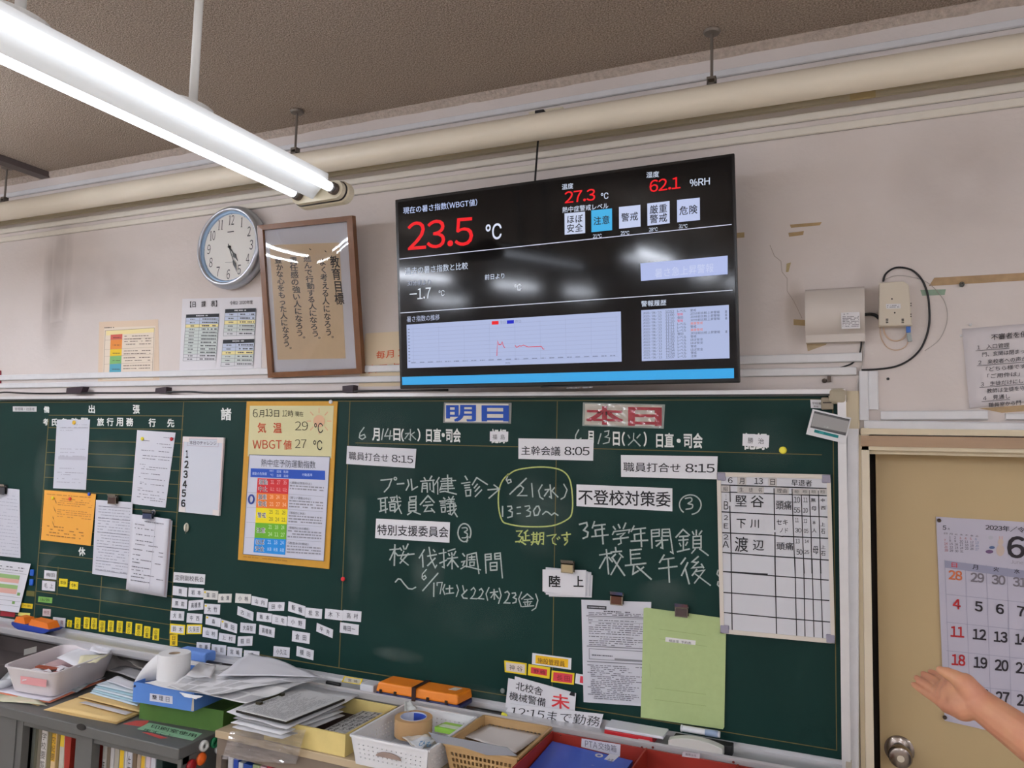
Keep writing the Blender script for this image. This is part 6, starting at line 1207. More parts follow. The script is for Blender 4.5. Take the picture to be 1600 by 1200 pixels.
# ------------------------------------------------------------------ boxes
def rect_from(a, b, depth, yb=None):
    """rectangle on a shelf: a,b front corners (world), depth back"""
    d = (b - a); d.z = 0; n = Vector((-d.y, d.x, 0)).normalized() * depth; return [a, b, b + n, a + n]
def openbox(name, R, z0, h, th, m, parent, flare=0):
    c = sum(R, Vector()) / 4; up = lambda p, z, s=1.0: Vector((c.x + (p.x - c.x) * s, c.y + (p.y - c.y) * s, z))
    k_ = 1 - th / max((R[1] - R[0]).length, .05) * 2.0
    ob = [up(p, z0) for p in R]; ot = [up(p, z0 + h, 1 + flare) for p in R]; it = [up(p, z0 + h, (1 + flare) * k_) for p in R]; ib = [up(p, z0 + th, k_) for p in R]
    t = MB(); V = ob + ot + it + ib; F = [(3, 2, 1, 0)]
    for i in range(4): j = (i + 1) % 4; F += [(i, j, 4 + j, 4 + i), (4 + i, 4 + j, 8 + j, 8 + i), (8 + i, 8 + j, 12 + j, 12 + i)]
    F += [(12, 13, 14, 15)]; t.add(V, F); return mk(name, t.v, t.f, m, parent)
gb = [Z(217, 1122.7, CZ), Z(347.5, 1145, CZ)]
R4 = rect_from(gb[0], gb[1], .30); gh = .068
g = empty('green_box', ((R4[0] + R4[2]) / 2), 'green open paper tray box under the blue box on the grey cabinet', 'box'); g.location.z = CZ
openbox('box_body', R4, CZ, gh, .005, mat((76, 116, 46), .7, noise=.1, nscale=30), g)
bz = CZ + gh + .001
ba, bb = Z(207, 1096, bz), Z(301.8, 1112, bz)
R5 = rect_from(ba, bb, .235)
bl_ = empty('blue_box', ((R5[0] + R5[2]) / 2), 'sky blue open cardboard box with a white label standing on the green box', 'box'); bl_.location.z = bz
openbox('box_body', R5, bz, .062, .004, mat((84, 132, 206), .65, noise=.05, nscale=30), bl_)
fn = (R5[1] - R5[0]).normalized(); fy = Vector((fn.y, -fn.x, 0)); LPN = Pl(R5[0], fy)
q = [(234.3, 1083.3), (269.5, 1088), (269.5, 1100.2), (233.7, 1095)]; card('label_sticker', q, LPN, .0006, mat((206, 208, 220), .6), bl_, lift=.001)
I = Ink(LPN, .0013); I.text('整', (238, 1085.5), (245, 1086.5), 6.5, (30, 32, 44), .05).text('理', (248.5, 1087), (255, 1088), 7, (40, 42, 54), .02).text('日', (259, 1088.8), (264.5, 1089.6), 7.5, (50, 52, 64), .0); I.done('lettering', bl_)
I = Ink(LPN, .0008); I.rect([(300.8, 1090), (303, 1090), (303, 1111), (298.5, 1111)], (176, 168, 156)); I.done('worn_corner', bl_)
t = MB(); 
for p in (R5[0], R5[1]): 
    c = Vector((p.x, p.y, bz + .050)) + fn * (.006 if p is R5[0] else -.006); t.lathe(c, fy, [(0, 0), (.004, 0), (.004, .002), (0, .003)], 12)
t.build('rivet', mat((20, 30, 70), .4), bl_)
# ------------------------------------------------------------------ paper heap
def heap(name, outline, z, amp, c, lab, cat='paper', seed=1, parent=None, zs=None, n=14, th=.0006, fold=0, m=None, prt=0):
    """crumpled sheet: frame quad laid at heights zs (4 corners) with soft folds"""
    rnd = random.Random(seed); zs = zs or [z] * 4; C = [Z(outline[i][0], outline[i][1], zs[i]) for i in range(4)]; vs = []; fs = []
    ph = [rnd.uniform(0, 6) for _ in range(8)]
    for j in range(n + 1):
        for i in range(n + 1):
            u, v = i / n, j / n; p = C[0].lerp(C[1], u).lerp(C[3].lerp(C[2], u), v)
            f = math.sin(7 * u + 2 * v + ph[0]) * .4 + math.sin(11 * v - 4 * u + ph[1]) * .3 + math.sin(17 * u + 9 * v + ph[2]) * .18 + abs(math.sin(5 * u - 6 * v + ph[3])) * .5
            e = 1 if fold == 0 else 1
            vs.append(p + Vector((0, 0, amp * (f - .3) * e)))
    for j in range(n):
        for i in range(n): a = j * (n + 1) + i; fs.append((a, a + 1, a + n + 2, a + n + 1))
    fm_ = [1 if (i % 7 and j % 5 and (i // 7 + j // 5) % 3) else 0 for j in range(n) for i in range(n)] if prt else None
    o = mk(name, vs, fs, m or mat(c, .8), parent, fm_, smooth=True); md = o.modifiers.new('t', 'SOLIDIFY'); md.thickness = th
    if lab: tag(o, lab, cat)
    return o
hz = bz + .066
heap('newspaper', [(226, 1069), (330, 1038), (512, 1057), (384, 1098)], hz, .006, (214, 214, 214), 'large crumpled printed newspaper sheet spread over the blue box', seed=4, zs=[hz - .002, hz + .014, hz + .02, hz - .010], n=30, m=[mat((216, 216, 216), .8), mat((186, 186, 188), .8, noise=.12, nscale=220)], prt=1)
heap('newspaper', [(262, 1073), (306, 1046), (508, 1056), (336, 1084)], hz, .007, (214, 214, 216), 'flatter newspaper sheet on top of the heap reaching the tray', seed=9, zs=[hz + .010, hz + .024, hz + .028, hz + .004], n=30, m=[mat((218, 218, 220), .8), mat((188, 188, 190), .8, noise=.12, nscale=220)], prt=1)
heap('paper_sheet', [(388, 1020), (440, 1033), (502, 1057), (340, 1056)], hz, .003, (220, 220, 226), 'white printed sheet with a pointed corner at the back of the paper heap', seed=12, zs=[hz + .035, hz + .03, hz + .034, hz + .034], n=12)
heap('paper_sheet', [(311, 1034), (338, 1040), (330, 1060), (290, 1056)], hz, .004, (206, 206, 208), 'small folded white paper rising behind the newspaper', seed=15, zs=[hz + .03, hz + .03, hz + .03, hz + .03], n=8)
heap('torn_paper', [(280, 1082), (318, 1088), (306, 1092), (288, 1089)], hz, .002, (218, 220, 222), 'scrap of paper hanging over the front of the blue box', seed=3, zs=[hz + .004, hz + .004, hz - .004, hz - .006], n=5)
# toilet roll
cr = Z(271, 1052, hz + .016); cr.z = hz - .014; rr = .052
rl = empty('paper_roll', cr, 'white toilet paper roll standing on the paper heap', 'roll')
t = MB().lathe(cr, (0, 0, 1), [(.019, 0), (rr, 0), (rr, .094), (rr * .97, .098), (.019, .097)], 40, closed=True); o = mk('roll_body', t.v, t.f, mat((220, 220, 220), .9, bump=.2, bscale=150), rl); autosmooth(o, 40)
t = MB().lathe(cr, (0, 0, 1), [(.017, .001), (.019, .001), (.019, .096), (.017, .096)], 24, closed=True); mk('cardboard_core', t.v, t.f, mat((176, 156, 130), .8), rl)
tl_ = []; fs = []; n = 10
for j in range(n + 1):
    v = j / n; a = math.radians(200 + 16 * v)
    for k_, zz in enumerate((.096 - .0 * v, .0)):
        st_ = cr + Vector((rr * math.cos(math.radians(195)), rr * math.sin(math.radians(195)), 0)); d = Vector((-.55, -.45, 0)); tl_.append(st_ + d * (v * .11) + Vector((-.012 * math.sin(3 * v), 0, (zz if k_ == 0 else .004) * (1 - (v * .86 if k_ == 0 else 0)) - (.02 * v ** 2))))
for j in range(n): a = 2 * j; fs.append((a, a + 1, a + 3, a + 2))
o = mk('loose_end', tl_, fs, mat((222, 222, 222), .9), rl, smooth=True); md = o.modifiers.new('t', 'SOLIDIFY'); md.thickness = .0008
# ------------------------------------------------------------------ white bin of scraps
RZ = CZ + .105; rim = [Z(0, 1040, RZ), Z(84, 1053, RZ), Z(189, 1014, RZ), Z(99, 1006, RZ)]
bn = empty('plastic_bin', sum(rim, Vector()) / 4, 'translucent white plastic bin full of paper scraps on the grey cabinet', 'bin'); bn.location.z = CZ + .012
cen = sum(rim, Vector()) / 4
def rrect(P, s, z, n=5, r=.16):
    out = []
    for i in range(4):
        p0, p, p1 = P[i - 1], P[i], P[(i + 1) % 4]; a = p.lerp(p0, r); b = p.lerp(p1, r * (1 if (p1 - p).length < .3 else .6))
        for k_ in range(n + 1): t_ = k_ / n; out.append(a.lerp(p, t_).lerp(p.lerp(b, t_), t_))
    return [Vector((cen.x + (q.x - cen.x) * s, cen.y + (q.y - cen.y) * s, z)) for q in out]
zb_ = CZ + .012; M_tr = mat((230, 222, 224), .35, alpha=.82)
L = [rrect(rim, .80, zb_), rrect(rim, .965, RZ - .006), rrect(rim, 1.0, RZ - .004), rrect(rim, 1.0, RZ), rrect(rim, .95, RZ), rrect(rim, .78, zb_ + .003)]
m_ = len(L[0]); V = [p for l in L for p in l]; F = []
for i in range(5):
    for k_ in range(m_): F.append((i * m_ + k_, i * m_ + (k_ + 1) % m_, (i + 1) * m_ + (k_ + 1) % m_, (i + 1) * m_ + k_))
F += [tuple(range(m_))[::-1], tuple(5 * m_ + k_ for k_ in range(m_))]
o = mk('bin_body', V, F, M_tr, bn); autosmooth(o, 50)
inn = rrect(rim, .79, zb_ + .02); t = MB(); t.prism(inn, (0, 0, .03)); mk('contents', t.v, t.f, mat((206, 176, 178), .8, noise=.2, nscale=25), bn)
rnd = random.Random(5)
e1 = rim[1] - rim[0]; e2 = rim[3] - rim[0]
def inbin(u, v, z): p = rim[0] + e1 * u + e2 * v; return Vector((p.x, p.y, z))
SCU = [rnd.uniform(.22, .72) for _ in range(16)]
for i in range(16):
    u, v = SCU[i], rnd.uniform(.12, .52); p = inbin(u, v, RZ - .04 + rnd.uniform(0, .012)); a = rnd.uniform(0, 3.1); d = Vector((math.cos(a), math.sin(a), rnd.uniform(-.2, .2))) * rnd.uniform(.025, .045); s = Vector((-math.sin(a), math.cos(a), rnd.uniform(-.2, .3))) * rnd.uniform(.008, .016)
    c = rnd.choice([(120, 40, 34), (222, 216, 220), (40, 30, 34), (214, 210, 214), (150, 70, 44), (224, 222, 226)]); t = MB().hexa([p - d - s, p + d - s, p + d + s, p - d + s], [q + Vector((0, 0, .004)) for q in (p - d - s, p + d - s, p + d + s, p - d + s)])
    tag(mk('paper_scrap', t.v, t.f, mat(c, .7)), {(120, 40, 34): 'dark red', (222, 216, 220): 'pinkish white', (40, 30, 34): 'blackish', (214, 210, 214): 'greyish white', (150, 70, 44): 'rust brown', (224, 222, 226): 'white'}[c] + ' scrap, %s from the left among scraps in the white bin' % (ORD + ['twelfth', 'thirteenth', 'fourteenth', 'fifteenth', 'sixteenth'])[sorted(range(16), key=lambda q_: SCU[q_]).index(i)], 'scrap', 'scraps in the white bin')
for k_, (o_, zz, c, lab) in enumerate((([(88, 1027), (146, 1005), (176, 1012), (122, 1044)], RZ - .012, (224, 224, 228), 'large white folded paper at the back of the white bin'), ([(126, 1024), (172, 1022), (150, 1035), (122, 1037)], RZ - .004, (226, 220, 186), 'pale yellow paper at the back of the white bin'), ([(148, 1004), (176, 1013), (168, 1023), (140, 1016)], RZ + .008, (230, 230, 236), 'white corner of paper poking above the rim of the white bin'))):
    heap('paper_sheet', o_, zz, .004, c, lab, seed=20 + k_, n=6)
# tape label glimpsed on the side of the bin
FB = Pl(rim[0], Vector((e1.y, -e1.x, 0)))
q = [(32, 1055), (73, 1060), (72, 1069), (32, 1064)]
mk('red_print', [FB.hit(x, y, -.010) for x, y in [(32, 1056), (73, 1062), (72, 1074), (32, 1068)]], [(0, 1, 2, 3)], mat((214, 150, 152), .7), bn)
t = MB(); a = Z(37, 1024, RZ + .006); b = Z(56, 1019, RZ + .006); t.hexa([a, b, b + Vector((0, 0, .022)), a + Vector((0, 0, .022))], [p + Vector((0, .002, 0)) for p in (a, b, b + Vector((0, 0, .022)), a + Vector((0, 0, .022)))]); tag(t.build('clear_tab', mat((190, 192, 184), .5)), 'small pale tab standing at the far rim of the white bin', 'tab')
# papers under the bin and envelopes
z = CZ + .001
heap('paper_sheet', [(-40, 1075), (20, 1068), (74, 1103), (-40, 1090)], z, .003, (206, 196, 170), 'cream and green printed leaflet curling over the cabinet front at far left', seed=31, zs=[z + .004] * 4, n=10, m=mat((212, 202, 178), .8, noise=.15, nscale=14, rgb2=(176, 186, 150)))
heap('envelope', [(-20, 1080), (40, 1085), (110, 1078), (60, 1103)], z, .001, (196, 166, 120), 'brown envelope beneath the white leaflets', seed=32, zs=[z + .001] * 4, n=5)
heap('paper_sheet', [(-30, 1075), (90, 1056), (165, 1058), (76, 1096)], z, .002, (208, 204, 212), 'white leaflet with red edge under the white bin', seed=33, zs=[z + .008] * 4, n=10)
heap('folder', [(-30, 1078), (120, 1060), (166, 1062), (78, 1098)], z, .001, (214, 130, 100), 'thin orange red folder edge under the white leaflet', seed=34, zs=[z + .004] * 4, n=6)
heap('picture_leaflet', [(92, 1074), (128, 1058), (154, 1060), (120, 1082)], z, .001, (110, 130, 130), 'leaflet with dark coloured pictures at the right of the white bin', seed=35, zs=[z + .012] * 4, n=6, m=mat((206, 206, 210), .6, noise=.2, nscale=26, rgb2=(70, 96, 100)))
for k_ in range(3): heap('envelope', [(84 + k_ * 6 - 16, 1109 - k_ * 1.2), (120 + k_ * 3, 1090 - k_), (222, 1114 - k_), (182, 1131 - k_ * 1.5)], z, .0006, (222, 190, 128), 'large manila envelope, %s of the stack of three' % ('lowest', 'middle', 'topmost')[k_], 'envelope', seed=40 + k_, zs=[z + .001 + k_ * .004] * 4, n=4, th=.001)
heap('envelope', [(122, 1089), (140, 1082), (222, 1098), (222, 1114)], z, .0006, (216, 184, 124), 'manila envelope behind the stack of three, under pale blue leaflets', 'envelope', seed=44, zs=[z + .014] * 4, n=4, th=.001)
heap('paper_strip', [(124, 1098), (134, 1096), (207, 1113), (196, 1117)], z, .0006, (204, 198, 196), 'grey white paper strip lying on the topmost envelope', seed=45, zs=[z + .016] * 4, n=4)
for k_ in range(5): heap('pale_blue_leaflet', [(140 + k_ * 2.5, 1083 - k_ * 3.4), (158 + k_ * 3, 1071 - k_ * 2.2), (226, 1090 - k_ * 4.5), (214, 1103 - k_ * 4.5)], z, .001, ((196, 212, 220), (170, 200, 210), (204, 216, 224), (160, 192, 204), (206, 216, 222))[k_], 'pale blue leaflet, %s in the fan left of the blue box' % ('lowest', 'second', 'third', 'fourth', 'topmost')[k_], 'leaflet', seed=50 + k_, zs=[z + .018 + k_ * .003] * 4, n=5)
heap('paper_sheet', [(166, 1064), (184, 1056), (216, 1068), (208, 1078)], z, .002, (214, 214, 220), 'white sheet behind the pale blue leaflets', seed=60, zs=[z + .036] * 4, n=5)
heap('clear_folder', [(170, 1046), (196, 1040), (262, 1056), (236, 1070)], z, .002, (200, 200, 204), 'clear plastic folder lying behind the white sheet', seed=61, zs=[z + .04] * 4, n=5, m=mat((206, 204, 206), .15, alpha=.6))
heap('grey_cloth_bag', [(176, 1022), (206, 1010), (250, 1030), (222, 1048)], z, .012, (150, 144, 136), 'crumpled grey brown bag under the tray behind the bin', 'bag', seed=62, zs=[z + .05] * 4, n=12, th=.004)
# dark steel bin below the tray at far left, white bowl
a = Z(17, 985, .80); 
t = MB().hexa([(-3.9, -.33, .60), (-2.98, -.33, .60), (-2.98, -.04, .60), (-3.9, -.04, .60)], [(-3.9, -.40, .80), (-2.93, -.40, .80), (-2.93, -.03, .80), (-3.9, -.03, .80)]); 
R6 = [Vector((-4.0, -.36, 0)), Vector((-2.96, -.36, 0)), Vector((-2.96, -.05, 0)), Vector((-4.0, -.05, 0))]
db = empty('steel_tray', (-3.5, -.2, CZ), 'dark grey steel tray box beneath the chalk tray at the far left', 'tray')
openbox('tray_body', R6, CZ, .07, .012, mat((84, 76, 74), .5, metal=.2), db, .02)
t = MB().box((-3.42, -.34, CZ + .012), (-3.40, -.06, CZ + .064)); t.build('divider', mat((96, 88, 84), .5, metal=.2), db)
t = MB(); c = Z(-6, 1062, CZ + .03); t.lathe((c.x, c.y, CZ + .001), (0, 0, 1), [(0, 0), (.05, 0), (.085, .045), (.082, .045), (.048, .004), (0, .004)], 32); tag(t.build('bowl', mat((222, 226, 230), .4), smooth=True), 'white bowl cut by the left edge beside the bin', 'bowl')
# ------------------------------------------------------------------ shelf unit in the middle
SZ = .76; SF = -.405
M_sh = mat((190, 170, 138), .55, noise=.1, nscale=8)
sx0, sx1 = CX1 + .06, Y(1345, 1198, -.1).x
su = empty('low_shelf', ((sx0 + sx1) / 2, (SF - .03) / 2, 0), 'low tan topped book shelf running under the middle and right of the board', 'shelf')
t = MB().box((sx0, SF, SZ - .022), (sx1, -.03, SZ)); t.build('shelf_top', M_sh, su, bevel=.002)
t = MB().box((sx0, SF + .012, SZ - .075), (sx1, -.03, SZ - .022)); t.build('shelf_rail', mat((128, 114, 100), .5, noise=.08, nscale=10), su)
for x in (sx0, sx0 + .62, sx0 + 1.24, sx1 - .02): t = MB().box((x, SF + .012, .02), (x + .02, -.03, SZ - .075)); t.build('upright', mat((120, 108, 96), .5), su)
for zz in (.06, .40): t = MB().box((sx0, SF + .02, zz - .02), (sx1, -.03, zz)); t.build('shelf_board', mat((128, 114, 100), .5), su)
t = MB().box((sx0, -.04, .02), (sx1, -.03, SZ - .02)); t.build('back_panel', M_gi, su)
cols = [((196, 196, 200), 'white'), ((26, 70, 170), 'blue'), ((196, 200, 206), 'white'), ((20, 60, 140), 'blue'), ((150, 160, 120), 'grey green'), ((196, 160, 168), 'pink'), ((170, 24, 50), 'red'), ((206, 210, 214), 'white'), ((30, 60, 130), 'dark blue'), ((214, 170, 30), 'yellow'), ((206, 206, 206), 'white'), ((24, 44, 110), 'navy'), ((190, 196, 204), 'pale grey'), ((30, 70, 160), 'blue')]
x = sx0 + .03; rnd = random.Random(8)
for i in range(22):
    c, nm = cols[i % len(cols)]; wd = rnd.uniform(.018, .036)
    if any(x < d < x + wd + .004 for d in (sx0 + .62, sx0 + .64)): x = sx0 + .645
    o = MB().box((x, SF + .03, .401), (x + wd - .002, SF + .22, .401 + rnd.uniform(.262, .278))).build('binder', mat(c, .45), bevel=.002); tag(o, '%s binder, %s along from the left on the low shelf' % (nm, (ORD + ['twelfth', 'thirteenth', 'fourteenth', 'fifteenth', 'sixteenth', 'seventeenth', 'eighteenth', 'nineteenth', 'twentieth', 'twenty first', 'twenty second'])[i]), 'binder', 'binders on the low shelf')
    t = MB().box((x + .004, SF + .029, .45), (x + wd - .006, SF + .03, .60)); mk('spine_label', t.v, t.f, mat((214, 214, 216), .6), o); x += wd
# cream carton of cards, clipboards, bag
ca = Z(462, 1168, SZ); cbx = Y(551, 1180, ca.y)
xA, xB = Y(462, 1150, -.40).x, -1.335; yA = -.398; h1 = .062
R7 = [Vector((xA - .12, yA, 0)), Vector((xB, yA, 0)), Vector((xB, -.12, 0)), Vector((xA - .12, -.12, 0))]
cc_ = empty('cream_carton', (R7[0] + R7[2]) / 2, 'cream card carton holding dark printed word cards, on the low shelf', 'box'); cc_.location.z = SZ
openbox('box_body', R7, SZ + .001, h1, .006, mat((222, 200, 128), .7, noise=.1, nscale=20), cc_)
t = MB().box((xA - .11, yA + .012, SZ + .008), (xB - .01, -.13, SZ + .016)); t.build('dark_lining', mat((70, 52, 48), .8), cc_)
kk = 0
for i in range(5):
    z = SZ + .030 + i * .005; a = Z(498 + i * 12, 1142 - i * 1 + 3, z); b = Z(566 + i * 9, 1111 + i * 1, z); d = (b - a); s = Vector((.05, .0, 0)) 
    t = MB().hexa([a, a + s, b + s, b], [p + Vector((0, 0, .0015)) for p in (a, a + s, b + s, b)]); o = mk('word_card', t.v, t.f, mat((176, 176, 174), .6)); tag(o, 'narrow printed word card, %s from the left in the cream carton' % ORD[i], 'cards', 'word cards in the carton')
    for j, ch in enumerate('機械警備中' if i % 2 else '校庭使用可'):
        vs, fs, _ = glyphs(ch); t = MB().add([a + d * (.06 + j * .19 + .16 * u) + s * (.9 - .8 * v) + Vector((0, 0, .0019)) for u, v in [(1 - p[1], p[0]) for p in vs]], fs); mk('lettering', t.v, t.f, mat((40, 38, 38), .7), o, smooth='flat2')
t = MB().box((xB - .01, -.108, SZ + .0), (Y(650, 1110, -.1).x, -.04, SZ + .05)); tag(t.build('brown_folder_row', mat((84, 52, 42), .7)), 'dark brown board standing behind the cream carton', 'folder')
# stack of papers under a clipboard
cz0 = SZ + .075
PQ = [(368.7, 1108.7), (468, 1074), (538.7, 1090.7), (446.7, 1127.3)]
def slab(name, P, z, th, m, lab=None, cat=None, dx=0, dy=0, parent=None, sc=1):
    C = [Z(p[0] + dx, p[1] + dy, z) for p in P]; c = sum(C, Vector()) / 4; C = [c + (p - c) * sc for p in C]; t = MB().hexa(C, [p - Vector((0, 0, th)) for p in C]); return tag(t.build(name, m, parent), lab, cat)
for k_, (c, dx, dy, z, lab) in enumerate((((196, 196, 198), -6, 28, cz0 - .036, 'lowest white sheet of the pile under the clipboard'), ((222, 222, 224), -8, 20, cz0 - .024, 'white envelope shaped sheet in the pile under the clipboard'), ((140, 140, 142), -4, 13, cz0 - .014, 'grey ruled sheet in the pile under the clipboard'))):
    heap('paper_sheet', [(p[0] + dx + (6 if i == 2 else 0), p[1] + dy) for i, p in enumerate(PQ)], z, .002, c, lab, seed=70 + k_, zs=[z] * 4, n=6, th=.002)
heap('paper_sheet', [(354, 1113), (462, 1064), (560, 1088), (448, 1140)], cz0, .003, (214, 214, 216), 'wide white sheet directly under the clipboard', seed=77, zs=[cz0 - .006, cz0 - .002, cz0 - .006, cz0 - .010], n=10, th=.001)
z = cz0 + .012
cl = empty('clipboard', Z(456, 1102, z), 'black clipboard holding a grey printed page on the paper pile', 'clipboard')
t = MB().hexa([Z(p[0], p[1] + 1.5, z - .004) for p in PQ], [Z(p[0], p[1] + 3.5, z - .008) + Vector((0, 0, -.002)) for p in PQ]); mk('backing_board', t.v, t.f, mat((24, 22, 22), .4), cl)
slab('page', PQ, z + .0, .0025, mat((206, 206, 206), .8, noise=.06, nscale=90), parent=cl, sc=.975)
I = Ink(PZ(z), .0003)
for i in range(26): v = .07 + i * .033; I.fuzz(qp(PQ, .05, v), qp(PQ, .05 + random.uniform(.6, .9), v), .5, (150, 150, 152), .8)
I.done('printed_text', cl)
a, b = Z(404, 1097, z + .006), Z(440, 1084, z + .006); t = MB().tube([a, b], .003, 8); t.box((a.x - .006, a.y - .006, z - .002), (a.x + .012, a.y + .006, z + .008)); t.box((b.x - .006, b.y - .006, z - .002), (b.x + .008, b.y + .006, z + .008)); mk('clamp', t.v, t.f, mat((70, 66, 50), .3, metal=.6), cl)
# clear bag hanging over the shelf front
n = 12; bv = []; bf = []; rnd = random.Random(11)
BQ = [(360, 1143), (478, 1140), (462, 1194), (347, 1186)]
for j in range(n + 1):
    for i in range(n + 1): p = qp(BQ, i / n, j / n); bv.append(Y(p[0], p[1], SF - .012 - rnd.uniform(0, .008)))
for j in range(n):
    for i in range(n): a = j * (n + 1) + i; bf.append((a, a + 1, a + n + 2, a + n + 1))
o = mk('clear_plastic_bag', bv, bf, film_mat(refl=2.2, rough=.08, haze=.13), smooth=False); tag(o, 'crinkled clear plastic bag hanging over the shelf edge below the paper pile', 'bag')
# ------------------------------------------------------------------ baskets
def wallgrid(t, A, B, C, D, nx, ny, th, fr=.45, inn=None, mx=.06, my=.2):
    """wall A-B (bottom) D-C (top) with nx by ny square holes between solid margins"""
    us = [0] + sum([[mx + (1 - 2 * mx) * (i + (1 - fr) / 2) / nx, mx + (1 - 2 * mx) * (i + (1 + fr) / 2) / nx] for i in range(nx)], []) + [1]
    vs_ = [0] + sum([[my + (1 - 2 * my) * (j + (1 - fr) / 2) / ny, my + (1 - 2 * my) * (j + (1 + fr) / 2) / ny] for j in range(ny)], []) + [1]
    P = lambda u, v: A.lerp(B, u).lerp(D.lerp(C, u), v)
    for i in range(len(us) - 1):
        for j in range(len(vs_) - 1):
            if i % 2 == 1 and j % 2 == 1 : continue
            F = [P(us[i], vs_[j]), P(us[i + 1], vs_[j]), P(us[i + 1], vs_[j + 1]), P(us[i], vs_[j + 1])]; t.hexa(F, [p + inn * th for p in F])
def basket(name, x0, x1, y0, y1, z0, z1, taper, m, lab, nx, ny, nz, rim=.006, hole=.4, handle=False, label_cat='basket'):
    r = empty(name, ((x0 + x1) / 2, (y0 + y1) / 2, z0), lab, label_cat)
    b_ = [Vector((x0 + taper, y0 + taper, z0)), Vector((x1 - taper, y0 + taper, z0)), Vector((x1 - taper, y1 - taper, z0)), Vector((x0 + taper, y1 - taper, z0))]; T_ = [Vector((x0, y0, z1)), Vector((x1, y0, z1)), Vector((x1, y1, z1)), Vector((x0, y1, z1))]
    c = sum(b_, Vector()) / 4
    for i in range(4):
        j = (i + 1) % 4; t = MB(); mid = (b_[i] + b_[j]) / 2; inn = (c - mid); inn.z = 0; inn.normalize()
        wallgrid(t, b_[i], b_[j], T_[j], T_[i], nx if i % 2 == 0 else ny, nz, .002, hole, inn)
        mk('perforated_wall', t.v, t.f, m, r)
    t = MB().box((x0 + taper, y0 + taper, z0), (x1 - taper, y1 - taper, z0 + .002)); mk('floor_panel', t.v, t.f, m, r)
    t = MB()
    for i in range(4): j = (i + 1) % 4; t.bar(T_[i], T_[j], rim * 1.3, rim)
    mk('rim', t.v, t.f, m, r); return r
wz0, wz1 = SZ + .001, .84
M_wp = mat((226, 226, 228), .4)
wb = basket('white_basket', -1.293, -1.043, -.432, -.142, wz0, wz1, .012, M_wp, 'white perforated plastic basket holding a roll of brown tape', 14, 16, 4, hole=.26)
t = MB().prism([(-1.168 + .04 * math.cos(a), -.4335, .80 + .014 * math.sin(a)) for a in [math.pi * i / 10 for i in range(11)]], (0, .004, 0)); mk('grip_opening', t.v, t.f, mat((150, 130, 120), .8), wb)
# tape roll
c = Vector((-1.135, -.30, SZ + .030)); 
tr_ = empty('tape_roll', c, 'roll of brown packing tape standing in the white basket', 'tape roll')
c = Z(645.5, 1145, .80); c.z = SZ + .035; tr_.location = c
t = MB().lathe(c, (0, 0, 1), [(.040, 0), (.056, 0), (.056, .052), (.040, .052)], 48, closed=True); o = mk('tape_winding', t.v, t.f, mat((196, 158, 112), .45), tr_); autosmooth(o, 40)
t = MB().lathe(c, (0, 0, 1), [(.0375, .0), (.040, .0), (.040, .053), (.0375, .053)], 48, closed=True); o = mk('printed_core', t.v, t.f, mat((196, 200, 214), .6), tr_); autosmooth(o, 40)
t = MB(); P = [(c.x + .0372 * math.cos(a), c.y + .0372 * math.sin(a)) for a in [math.radians(30 + 6 * i) for i in range(16)]]
for a, b in zip(P[:-1], P[1:]): t.add([(a[0], a[1], c.z + .022), (b[0], b[1], c.z + .022), (b[0], b[1], c.z + .05), (a[0], a[1], c.z + .05)], [(0, 1, 2, 3)])
mk('blue_band', t.v, t.f, mat((44, 74, 170), .5), tr_, smooth='flat2')
for k_, (q, z, c_, lab) in enumerate((([(628, 1152), (668, 1148), (682, 1160), (650, 1172)], .815, (216, 208, 196), 'crumpled cream paper at the front of the white basket'), ([(640, 1158), (670, 1150), (680, 1156), (655, 1172)], .825, (222, 224, 226), 'white wrapper with blue writing at the front of the white basket'), ([(632, 1098), (640, 1095), (652, 1108), (632, 1112)], .85, (212, 214, 210), 'crumpled white tissue at the back corner of the white basket'))): heap('wrapper', q, z, .006, c_, lab, seed=80 + k_, n=8)
I = Ink(PZ(.831), .0); I.text('ひも', (657, 1157), (676, 1159), 8, (60, 140, 190), .01, sk=-4); I.done('blue_writing', bpy.data.objects['wrapper.001'])
t = MB(); a = Z(679, 1143, .815); t.hexa([a, a + Vector((.075, 0, 0)), a + Vector((.08, .05, 0)), a + Vector((.01, .05, 0))], [p + Vector((0, 0, .014)) for p in (a, a + Vector((.075, 0, 0)), a + Vector((.08, .05, 0)), a + Vector((.01, .05, 0)))]); o = tag(t.build('green_packet', mat((150, 206, 80), .4)), 'bright green and white packet in the white basket', 'packet')
t = MB(); t.hexa([a + Vector((.008, .008, .0141)), a + Vector((.068, .008, .0141)), a + Vector((.07, .03, .0141)), a + Vector((.012, .03, .0141))], [p + Vector((0, 0, .0006)) for p in (a + Vector((.008, .008, .0141)), a + Vector((.068, .008, .0141)), a + Vector((.07, .03, .0141)), a + Vector((.012, .03, .0141)))]); mk('label', t.v, t.f, mat((206, 220, 196), .5), o)
M_bb = mat((186, 152, 104), .45)
tb = basket('tan_basket', -1.030, -.812, -.368, -.118, wz0, .84, .014, M_bb, 'tan lattice plastic basket with papers, right of the white basket', 15, 17, 3, hole=.62)
q = [(716, 1138), (758, 1130), (848, 1146), (806, 1178)]
heap('paper_sheet', [(722, 1150), (762, 1133), (848, 1148), (806, 1176)], .822, .002, (214, 208, 204), 'white printed paper lying in the tan basket', seed=90, zs=[.822] * 4, n=8)
t = MB(); P = [Y(669, 1144, -.375), Y(690, 1149, -.375), Y(792, 1168, -.375), Y(808, 1181, -.375), Y(760, 1180, -.375), Y(722, 1167, -.375), Y(682, 1160, -.375)]; t.prism(P, (0, .002, 0)); tag(t.build('grey_card', mat((138, 140, 146), .6)), 'torn grey card across the front of the tan basket', 'card')
